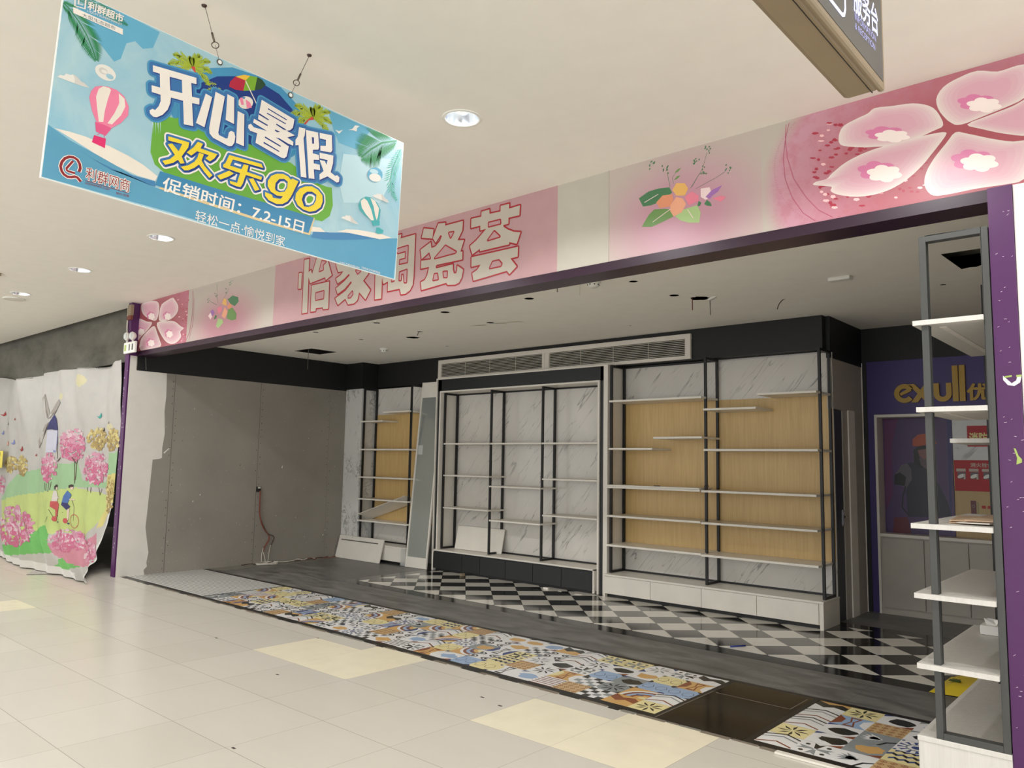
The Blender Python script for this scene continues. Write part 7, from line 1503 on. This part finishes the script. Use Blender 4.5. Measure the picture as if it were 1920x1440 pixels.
o = Vector((-7.93, 7.79, .292)); b = MB(); b.obox(o, (.885, .0, -.001), (0, .018, .004), (-.02, .09, .315), 'panel_white'); tag(b.build('loose_board', None, .002), 'white board leaning inside the bottom bay of the black framed unit', 'board')

# corner unit behind the leaning mirror
t = thing('shelving_unit', 'corner shelving unit with oak back panel, between the marble pillar and the leaning mirror', 'shelving unit', (-9.2, 7.6, 0))
b = MB(); b.box(-9.76, -8.63, 7.50, 7.88, .042, .245, 'panel_white'); b.box(-9.74, -8.65, 7.53, 7.86, 0, .042, 'ink_black'); b.build('base', t, .002)
MB().box(-9.765, -8.625, 7.49, 7.885, .24, .26, 'panel_white').build('base_top', t, .002)
for x0, x1 in ((-9.75, -9.19), (-9.184, -8.70)): MB().box(x0, x1, 7.487, 7.502, .045, .232, 'panel_white').build('drawer', t, .0015)
MB().box(-8.72, -8.61, 7.478, 7.50, .005, .25, 'clear_film').build('corner_film', t)
MB().box(-9.76, -8.2, 7.79, 7.81, .26, 2.635, 'marble').build('back_panel', t); MB().box(-9.755, -8.2, 7.783, 7.791, .57, 2.225, 'oak').build('oak_panel', t)
for x in (-9.745, -8.635): mframe(x, 7.53, 7.77, .26, 2.63).build('metal_frame', t)
b = MB(); bar(b, -9.73, -8.64, 7.775, .26); b.build('bottom_rail', t)
for x0, x1, z in ((-9.216, -8.625, 2.235), (-9.755, -9.222, 2.105), (-9.755, -8.60, 1.672), (-9.755, -8.60, 1.247), (-9.755, -8.60, .916), (-9.755, -8.605, .588)): shelf(t, x0, x1, 7.47, 7.78, z)
b = MB(); b.obox((-9.75, 7.475, .675), (1.06, 0, .315), (0, .012, .014), (.02, .27, -.075), 'panel_white'); tag(b.build('loose_shelf', None, .002), 'fallen white shelf lying tilted across the corner unit', 'shelf board')
t = thing('loose_drawer_front', 'white drawer front with a slot leaning on the marble corner pillar', 'panel', (-9.6, 7.42, 0))
b = MB(); b.obox((-10.165, 7.385, .003), (1.075, .0, 0), (0, .020, .003), (0, .085, .335), 'panel_white'); o = b.build('panel', t, .002)
b = MB(); b.face([(-10.10, 7.4485, .268), (-9.20, 7.4485, .268), (-9.20, 7.4522, .283), (-10.10, 7.4522, .283)], 'wire_grey')
for x in (-9.98, -9.84): b.disc((x, 7.4592, .318), .006, 'ink_black', (1, 0, 0), (0, .25, .97), 10)
b.build('finger_slot', t)
t = thing('leaning_mirror', 'tall white framed mirror leaning beside the black framed shelving unit', 'mirror', (-8.39, 7.5, 0))
o = Vector((-8.597, 7.462, .004)); ax = Vector((.425, .02, 0)); az = Vector((0, .235, 2.665)); ay = Vector((0, .022, -.002))
def mpos(u, v, h=0.): return o+ax*u+az*v+Vector((0, -1, .085))*h
b = MB()
for u0, u1, v0, v1 in ((0, .055, 0, 1), (.945, 1, 0, 1), (.055, .945, 0, .055), (.055, .945, .915, 1)):
    b.obox(mpos(u0, v0), ax*(u1-u0), ay, az*(v1-v0), 'panel_white')
b.build('frame', t)
b = MB(); b.obox(mpos(.055, .055)+Vector((0, .008, 0)), ax*.89, Vector((0, .006, 0)), az*.86, 'mirror_glass'); b.build('glass', t)
b = MB(); b.obox(mpos(.11, .60, .003), ax*.22, Vector((0, .002, 0)), az*.05, 'clear_film'); b.build('tape', t)

# near shelving unit by the purple post
t = thing('shelving_unit', 'white shelving unit on grey metal frames standing against the near purple post', 'shelving unit', (-.87, 4.85, 0))
b = MB(); b.box(-1.07, -.69, 4.172, 5.56, 0, .225, 'white_grain'); b.build('base', t, .003); MB().box(-1.074, -.690, 4.168, 5.565, .225, .25, 'white_grain').build('base_top', t, .003)
def nframe(y, m):
    b = MB(); w = .03
    for x in (-.992, -.722): b.box(x, x+w, y, y+.05, .25, 2.664, m)
    for z in (.25, 2.634): b.box(-.962, -.722, y, y+.05, z, z+.03, m)
    return b
nframe(4.172, 'grey_metal').build('front_frame', t, .002)
b = nframe(5.49, 'black_metal'); b.v = [(p[0]+.03 if p[0] < -.9 else p[0], p[1], p[2]) for p in b.v]; b.build('rear_frame', t, .002)
b = MB(); b.box(-.717, -.699, 4.222, 5.49, 2.634, 2.664, 'grey_metal'); b.box(-.717, -.699, 4.222, 5.49, .25, .28, 'grey_metal'); b.build('side_rail', t, .002)
MB().box(-.6915, -.6885, 4.24, 5.5, .25, 2.6, 'black_metal').build('back_sheet', t)
for x0, y0, y1, z in ((-1.027, 4.15, 5.48, 2.226), (-1.024, 4.15, 4.92, 1.797), (-1.05, 4.94, 5.42, 1.672), (-1.066, 4.15, 5.42, 1.233), (-1.062, 4.15, 5.42, .902), (-1.06, 4.15, 5.42, .575)):
    b = MB()
    if y0 < 4.5:
        b.box(x0, -.7225, y0, 4.171, z-.012, z+.012, 'white_grain'); b.box(x0, -.993, 4.171, 4.223, z-.012, z+.012, 'white_grain'); b.box(-.961, -.7225, 4.171, 4.223, z-.012, z+.012, 'white_grain'); b.box(x0, -.6925, 4.223, y1, z-.012, z+.012, 'white_grain')
        b.box(-.93, -.90, 4.26, y1-.05, z-.0135, z-.012, 'trim_white')
    else: b.box(x0, -.6925, y0, y1, z-.012, z+.012, 'white_grain')
    b.build('shelf', t)
R = random.Random(6); P0 = 1.2465
t = thing('cardboard_sheets', 'loose tan and white paper sheets lying on the near unit\'s shelf', 'paper', (-.86, 4.4, P0))
b = MB()
for i, (x, y, a, w, h, m) in enumerate(((-.84, 4.62, .05, .22, .62, 'paper_tan'), (-.80, 4.5, -.08, .14, .5, 'paper'), (-.86, 4.56, .12, .2, .5, 'paper_tan'), (-.79, 4.58, .02, .15, .6, 'paper_tan'))):
    ca, sa = math.cos(a), math.sin(a); o = Vector((x, y, P0+.0012+.005*i)); ux, uy = Vector((ca, sa, 0))*w/2, Vector((-sa, ca, 0))*h/2
    pts = [o-ux-uy, o+ux-uy, o+ux+uy, o-ux+uy]; up_ = [p+Vector((0, 0, .0025+.004*R.random())) for p in pts]
    b.mesh(pts+up_, [(0, 3, 2, 1), (4, 5, 6, 7), (0, 1, 5, 4), (1, 2, 6, 5), (2, 3, 7, 6), (3, 0, 4, 7)], m)
b.build('sheets', t)
t = thing('tissue_box', 'small white tissue pack on a lower shelf of the near unit', 'tissue box', (-.93, 5.17, .588))
b = MB(); b.box(-.975, -.88, 5.12, 5.24, .5885, .64, 'tissue'); b.build('box', t, .004)
b = MB(); b.face([(-.95, 5.16, .64), (-.90, 5.16, .64), (-.885, 5.15, .672), (-.915, 5.17, .666), (-.96, 5.15, .676)], 'tissue'); b.face([(-.95, 5.18, .64), (-.90, 5.18, .64), (-.88, 5.19, .668), (-.95, 5.20, .67)], 'tissue'); b.build('tissue', t)
t = thing('yellow_bag', 'yellow plastic bag with dark green print lying on the shop floor behind the near unit', 'bag', (-1.2, 6.25, 0))
b = MB(); n = 14; vs = []; R = random.Random(3)
for i in range(n+1):
    for j in range(n+1):
        u, v = i/n, j/n; e = min(u, 1-u, v, 1-v); z = .004+.045*min(1, e*5)+.008*R.random()*(e > .05); vs.append((-1.46+.52*u+.03*v, 5.98+.56*v+.06*u, z))
b.mesh(vs, [(i*(n+1)+j, (i+1)*(n+1)+j, (i+1)*(n+1)+j+1, i*(n+1)+j+1) for i in range(n) for j in range(n)], 'yellow_bag', True)
b.face([(-1.46, 5.98, .003), (-1.44, 6.54, .003), (-.92, 6.6, .003), (-.95, 6.04, .003)], 'yellow_bag'); bb = b.build('bag_film', t)
for x, y, w, h in ((-1.38, 6.17, .07, .05), (-1.37, 6.23, .05, .02), (-1.22, 6.08, .1, .06), (-1.20, 6.16, .12, .05), (-1.18, 6.24, .1, .05), (-1.17, 6.32, .12, .06)): MB().box(x, x+w, y, y+h, .0575, .0585, 'bag_green').build('print', t)
tag(MB().box(-1.76, -1.12, 4.125, 4.165, .0008, .012, 'panel_white').build('white_strip', None, .002), 'narrow white board strip lying along the edge of the patterned tiles', 'strip')
tag(MB().tube([(-3.02, 6.225, .007), (-2.985, 6.29, .007), (-2.945, 6.355, .007)], .006, 'blue_plastic', 8).build('ballpoint_pen'), 'blue pen lying on the checkered tiles', 'pen')
for i, (x, y, s, l) in enumerate(((-5.978, 7.44, .035, 'white paper scrap by the black unit base, the bigger one'), (-5.754, 7.42, .025, 'tiny white scrap by the black unit base, next to the bigger one'), (-5.47, 7.40, .045, 'flat pale scrap at the near end of the black unit base'))):
    tag(MB().box(x-s, x+s, y-s*.5, y+s*.5, .0016, .006+.012*(i == 0), 'paper').build('paper_scrap', None, .002), l, 'paper scrap', 'paper scraps by the black unit')
b = MB(); R = random.Random(8); vs = [(-7.42+.05*math.cos(a*1.05)*(.6+.5*R.random()), 7.45+.04*math.sin(a*1.05)*(.6+.5*R.random()), .0016+.03*(k == 1)*(.6+.5*R.random())) for k in (0, 1) for a in range(6)]
b.mesh(vs, [(0, 1, 7, 6), (1, 2, 8, 7), (2, 3, 9, 8), (3, 4, 10, 9), (4, 5, 11, 10), (5, 0, 6, 11), (6, 7, 8, 9, 10, 11), (5, 4, 3, 2, 1, 0)], 'sign_tan'); tag(b.build('crumpled_paper'), 'crumpled tan paper by the far end of the black unit base', 'paper scrap')

# wall outlet with pulled wires
t = thing('wall_socket', 'open wall outlet box with pulled red wires on the grey plasterboard', 'outlet', (SX, 6.02, 1.07))
b = MB(); b.box(SX+.001, SX+.03, 5.99, 6.05, 1.03, 1.10, 'ink_black'); b.box(SX+.03, SX+.034, 6.0, 6.04, 1.075, 1.097, 'vent_white'); b.build('box', t, .003)
for k, (A, B_) in enumerate((([(6.037, 1.04), (6.045, .85), (6.058, .70), (6.13, .53), (6.208, .42), (6.285, .39), (6.303, .345), (6.254, .258)], [(6.254, .258), (6.235, .15), (6.222, .015)]), ([(6.03, 1.04), (6.035, .82), (6.045, .70), (6.10, .54), (6.19, .43), (6.215, .36), (6.18, .29), (6.13, .224)], [(6.13, .224), (6.11, .13), (6.114, .02)]), ([(6.033, 1.04), (6.04, .8), (6.05, .69), (6.12, .5), (6.205, .4), (6.21, .33), (6.15, .24), (6.127, .17)], [(6.127, .17), (6.15, .10), (6.17, .02)]))):
    MB().tube(bez([(SX+.022+.012*k, y, z) for y, z in A]), .0055, 'rust' if k else 'wire_dark').build('wire', t); MB().tube(bez([(SX+.022+.012*k, y, z) for y, z in B_]), .005, 'cable_white').build('wire', t)
t = tag(MB().tube([(-10.06+(.10+.012*math.sin(a*.9))*math.cos(a*.42), 6.15+(.17+.02*math.sin(a*1.7))*math.sin(a*.42), .009+.006*(a/15)) for a in range(46)], .007, 'cable_white').build('cable_coil'), 'coil of cream cable on the floor under the outlet', 'cable')
R = random.Random(12)
for i, (y0, y1, m, l) in enumerate(((5.75, 6.25, 'wire_dark', 'dark red wire on the floor before the cable coil, along the grey wall'), (6.3, 6.95, 'cable_white', 'cream wire trailing along the grey wall past the coil'), (6.5, 7.2, 'wire_dark', 'dark wire tangle along the grey wall near the leaning drawer front'), (6.75, 7.32, 'rust', 'reddish wire trailing to the leaning drawer front'))):
    n = 9; pts = [(-10.10+.05*R.random(), y0+(y1-y0)*k/n+.04*(R.random()-.5), .012+.02*R.random()) for k in range(n+1)]
    tag(MB().tube(bez(pts, 5), .006, m).build('loose_wire'), l, 'wire', 'loose wires on the floor by the grey wall')
tag(MB().tube(bez([(-10.178, 4.305, 2.86), (-10.178, 4.309, 2.75), (-10.178, 4.322, 2.62)]), .005, 'wire_grey').build('loose_wire'), 'short grey wire on the black band near the far purple post', 'wire')

# air vent
t = thing('air_vent', 'long white air vent with two louvred bays on the black bulkhead', 'vent', (-6.27, 7.78, 2.84))
b = MB(); y0, y1 = 7.755, 7.789
for x0, x1, z0, z1 in ((-8.33, -4.205, 2.934, 2.99), (-8.33, -4.205, 2.703, 2.742), (-8.33, -8.27, 2.742, 2.934), (-6.355, -6.315, 2.742, 2.934), (-6.28, -6.24, 2.742, 2.934), (-4.275, -4.205, 2.742, 2.934)): b.box(x0, x1, y0, y1, z0, z1, 'vent_white')
b.box(-6.315, -6.28, y0+.006, y1, 2.742, 2.934, 'vent_white'); b.build('frame', t, .002)
MB().box(-8.30, -4.22, 7.784, 7.7895, 2.71, 2.98, 'vent_dark').build('dark_backing', t)
for x0, x1 in ((-8.27, -6.355), (-6.24, -4.275)):
    b = MB()
    for i in range(9): z = 2.752+i*.0208; b.obox((x0, 7.762, z), (x1-x0, 0, 0), (0, .018, .009), (0, -.001, .003), 'vent_white')
    for x in [x0+(x1-x0)*k/4 for k in (1, 2, 3)]: b.box(x-.002, x+.002, 7.778, 7.784, 2.742, 2.934, 'vent_white')
    b.build('louvre', t)

# shop ceiling fittings and dangling leads
for x, y, l in ((-3.75, 5.25, 'white smoke detector on shop ceiling just behind the purple lintel'), (-8.328, 6.73, 'white smoke detector on shop ceiling over the black framed unit')):
    t = thing('smoke_detector', l, 'smoke detector', (x, y, SHOP_Z), 'smoke detectors')
    MB().lathe((x, y, SHOP_Z), [(.062, 0), (.06, -.012), (.05, -.018), (.0005, -.018)], 'plastic_white', 24).build('base', t)
    MB().lathe((x, y, SHOP_Z), [(.05, -.018), (.048, -.036), (.036, -.05), (.0005, -.052)], 'plastic_white', 24).build('cap', t)
    b = MB()
    for a in range(8): b.box(x+.047*math.cos(a*.785)-.005, x+.047*math.cos(a*.785)+.005, y+.047*math.sin(a*.785)-.005, y+.047*math.sin(a*.785)+.005, SHOP_Z-.034, SHOP_Z-.026, 'ink_black')
    b.build('vent_slot', t)
t = thing('ceiling_lamp', 'small flat white lamp on the shop ceiling, toward the purple wall', 'ceiling light', (-2.087, 6.32, SHOP_Z)); MB().box(-2.17, -2.0, 6.28, 6.36, SHOP_Z-.03, SHOP_Z, 'plastic_white').build('housing', t, .006)
def lead(x, y, z, dx, dz, m, l, n='dangling_lead'): tag(MB().tube(bez([(x, y, z), (x+dx*.4, y, z-dz*.1), (x+dx*.8, y, z-dz*.5), (x+dx, y, z-dz)]), .004, m).build(n), l, 'wire', 'leads hanging from the shop ceiling')
lead(-3.43, 6.37, 3.05, .0, .11, 'rust', 'short red lead hanging from the big round ceiling hole, far side'); lead(-3.275, 6.40, 3.06, .01, .18, 'wire_grey', 'grey lead hanging from the big round ceiling hole, near side')
tag(MB().obox((-3.27, 6.36, 3.005), (.07, .02, .03), (-.01, .07, .01), (0, 0, .02), 'plastic_white').build('lamp_clip', None, .003), 'white clip tilted at the rim of the big ceiling hole', 'clip')
lead(-2.74, 6.86, 3.045, -.09, .09, 'wire_dark', 'curved dark lead over the bulkhead corner'); lead(-4.0, 5.05, 3.045, .02, .10, 'wire_grey', 'grey lead just behind the purple lintel'); lead(-3.84, 5.18, 3.045, .0, .12, 'cable_white', 'white lead beside the smoke detector behind the lintel')
lead(-9.42, 6.25, 3.279, .0, .50, 'wire_grey', 'thin lead hanging from the square ceiling opening'); lead(-6.86, 6.09, 3.05, -.06, .05, 'wire_dark', 'dark lead curling from a ragged ceiling hole')
for i, (x, y, l) in enumerate(((-5.993, 6.168, 'peeling paint flake on shop ceiling, far one of three'), (-5.527, 6.242, 'peeling paint flake on shop ceiling, near one of three'), (-5.72, 6.20, 'peeling paint flake on shop ceiling, middle one of three'))):
    b = MB(); b.mesh([(x-.10, y-.02, SHOP_Z-.001), (x+.08, y-.03, SHOP_Z-.022), (x+.09, y+.05, SHOP_Z-.016), (x-.08, y+.06, SHOP_Z-.001), (x-.10, y-.02, SHOP_Z), (x+.08, y-.03, SHOP_Z-.0205), (x+.09, y+.05, SHOP_Z-.0145), (x-.08, y+.06, SHOP_Z)], [(0, 1, 2, 3), (7, 6, 5, 4), (0, 4, 5, 1), (1, 5, 6, 2)], 'shop_ceiling'); tag(b.build('paint_flake'), l, 'paint flake', 'paint flakes on the shop ceiling')

# ------------------------------------------------------------------ rear corner with purple wall
t = thing('wall_lettering', 'gold raised shop lettering on the purple rear wall', 'lettering', (-2.0, 8.87, 2.2))
def letter(*parts, d=.03):
    b = MB()
    for k, (v, f) in enumerate(parts):
        dd = d-.0015*k; n = len(v); F = [(p[0], 8.879-dd, p[1]) for p in v]; Bk = [(p[0], 8.879, p[1]) for p in v]; b.mesh(F, f, 'gold')
        cnt = {}
        for q in f:
            for i in range(len(q)): cnt[(q[i], q[(i+1) % len(q)])] = 1
        b.mesh(F+Bk, [(a, c, c+n, a+n) for a, c in cnt if (c, a) not in cnt], 'gold')
    return b.build('letter', t)
def arc(cx, cz, r, a0, a1, w, n=22): 
    return ribbon2d([(cx+r*math.cos(math.radians(a0+(a1-a0)*i/n)), cz+r*math.sin(math.radians(a0+(a1-a0)*i/n))) for i in range(n+1)], w)
def quad(*p): return (list(p), [(0, 1, 2, 3)])
letter(arc(-2.292, 2.309, .076, 30, 322, .05), quad((-2.325, 2.285), (-2.34, 2.31), (-2.240, 2.37), (-2.222, 2.335)))
letter(quad((-2.255, 2.405), (-2.195, 2.405), (-2.02, 2.21), (-2.085, 2.21)), quad((-2.09, 2.405), (-2.03, 2.405), (-2.165, 2.21), (-2.23, 2.21)))
letter(quad((-2.012, 2.40), (-1.962, 2.40), (-1.962, 2.285), (-2.012, 2.285)), arc(-1.93, 2.29, .057, 180, 360, .05), quad((-1.898, 2.40), (-1.848, 2.40), (-1.848, 2.285), (-1.898, 2.285)))
for x0, x1 in ((-1.838, -1.786), (-1.776, -1.724)): letter(quad((x0, 2.574), (x1, 2.574), (x1, 2.207), (x0, 2.207)))
v, f = text2d('优', .035, (-1.705, 2.215), (-1.515, 2.215), (-1.705, 2.375)); g0 = len(glyphs('优')[0]); nf = len(glyphs('优')[1])
letter((v[:g0], f[:nf])); b = MB(); b.mesh([(p[0], 8.85-p[2]*.0008, p[1]) for p in v], f, 'gold'); b.build('letter_face', t)

t = thing('counter_cabinet', 'grey cabinet with doors and framed niche in the rear corner below the gold lettering', 'cabinet', (-1.65, 8.95, 0))
b = MB(); b.box(-2.60, -.70, 8.87, 9.13, .0, .80, 'laminate_grey'); b.build('carcass', t); MB().box(-2.575, -.70, 8.845, 9.06, .80, .832, 'lamination').build('worktop', t, .002)
for x0, x1 in ((-2.558, -2.160), (-2.152, -1.757), (-1.749, -1.354), (-1.346, -.95)): MB().box(x0, x1, 8.853, 8.871, .07, .785, 'laminate_grey').build('door', t, .0015)
MB().box(-2.575, -.70, 8.857, 8.871, 0, .055, 'laminate_grey').build('plinth', t)
b = MB(); b.box(-2.602, -2.576, 8.848, 9.12, 0, 2.092, 'lamination'); b.box(-2.576, -.70, 8.848, 9.12, 2.062, 2.092, 'lamination'); b.build('niche_frame', t, .002)
b = MB(); b.box(-1.90, -.70, 9.055, 9.07, .832, 1.615, 'oak_rear'); b.build('oak_panel', t); MB().box(-1.90, -.70, 9.055, 9.07, 1.615, 2.062, 'marble_rear').build('marble_panel', t)
t = thing('sports_poster', 'purple poster of a climber in an orange helmet and dark jacket inside the rear niche', 'poster', (-2.22, 9.06, .84))
b = MB(); b.box(-2.576, -1.905, 9.058, 9.068, .832, 2.06, 'pm_bg'); draw(b, 'poster', lambda x, z, h: (min(max(x, -2.57), -1.906), 9.0575-h, min(max(z, .834), 2.058)), .0003); b.build('print', t)
k = 9.045/8.85; Zk = lambda z: 1.5+(z-1.5)*k
t = thing('safety_poster', 'red poster with two large pale characters on the marble panel, the upper red one', 'poster', (-1.55, 9.05, 1.85))
b = MB(); b.box(-1.726*k, -1.25, 9.049, 9.0545, Zk(1.748), Zk(1.956), 'red_poster'); v, f = text2d('消防', .03, (-1.745, Zk(1.775)), (-1.585, Zk(1.775)), (-1.745, Zk(1.885))); b.mesh([(p[0], 9.0482-p[2]*.0003, p[1]) for p in v], f, 'pale_yellow'); b.build('sheet', t)
t = thing('safety_poster', 'large red instruction poster with small pictures on the oak panel, the lower red one', 'poster', (-1.6, 9.05, 1.45))
b = MB(); b.box(-1.853*k, -1.2, 9.049, 9.0545, Zk(1.305), Zk(1.613), 'red_poster')
v, f = text2d('消火栓使用', .02, (-1.745, 1.545), (-1.50, 1.545), (-1.745, 1.588)); b.mesh([(p[0], 9.0482-p[2]*.0003, p[1]) for p in v], f, 'label_grey')
for i in range(4):
    x = -1.875+i*.115; b.box(x, x+.085, 9.0478, 9.049, 1.50, 1.528, 'label_grey'); b.box(x+.01, x+.085, 9.0478, 9.049, 1.425, 1.495, 'pm_scarf')
    b.mesh([(x+.012+.03*math.cos(a)*1.1+.03, 9.0474, 1.452+.02*math.sin(a)+.012*math.cos(a)) for a in [6.2832*j/10 for j in range(10)]], [tuple(range(10))], 'tape_white'); b.box(x+.065, x+.08, 9.0472, 9.049, 1.42, 1.475, 'label_grey')
b.build('sheet', t)
t = thing('small_notice', 'narrow dark maroon notice at the bottom of the oak panel', 'notice', (-1.73, 9.05, 1.1))
b = MB(); b.box(-1.757, -1.71, 9.05, 9.0545, .96, 1.205, 'pm_red')
for z in (1.15, .985): b.ring((-1.733, 9.0495, z), .012, .003, 'label_grey', (1, 0, 0), (0, 0, 1), 8)
b.build('sheet', t)
t = thing('small_notice', 'pale notice with red marks beside the maroon one on the oak panel', 'notice', (-1.6, 9.05, 1.1))
b = MB(); b.box(-1.695, -1.50, 9.05, 9.0545, .98, 1.19, 'oak_rear'); b.box(-1.695, -1.69, 9.049, 9.0545, .98, 1.19, 'leaf_dark')
for x, z in ((-1.66, 1.13), (-1.61, 1.13), (-1.66, 1.04), (-1.61, 1.045), (-1.57, 1.13)): b.box(x, x+.035, 9.0492, 9.0505, z, z+.03, 'red_cloth')
b.build('sheet', t)
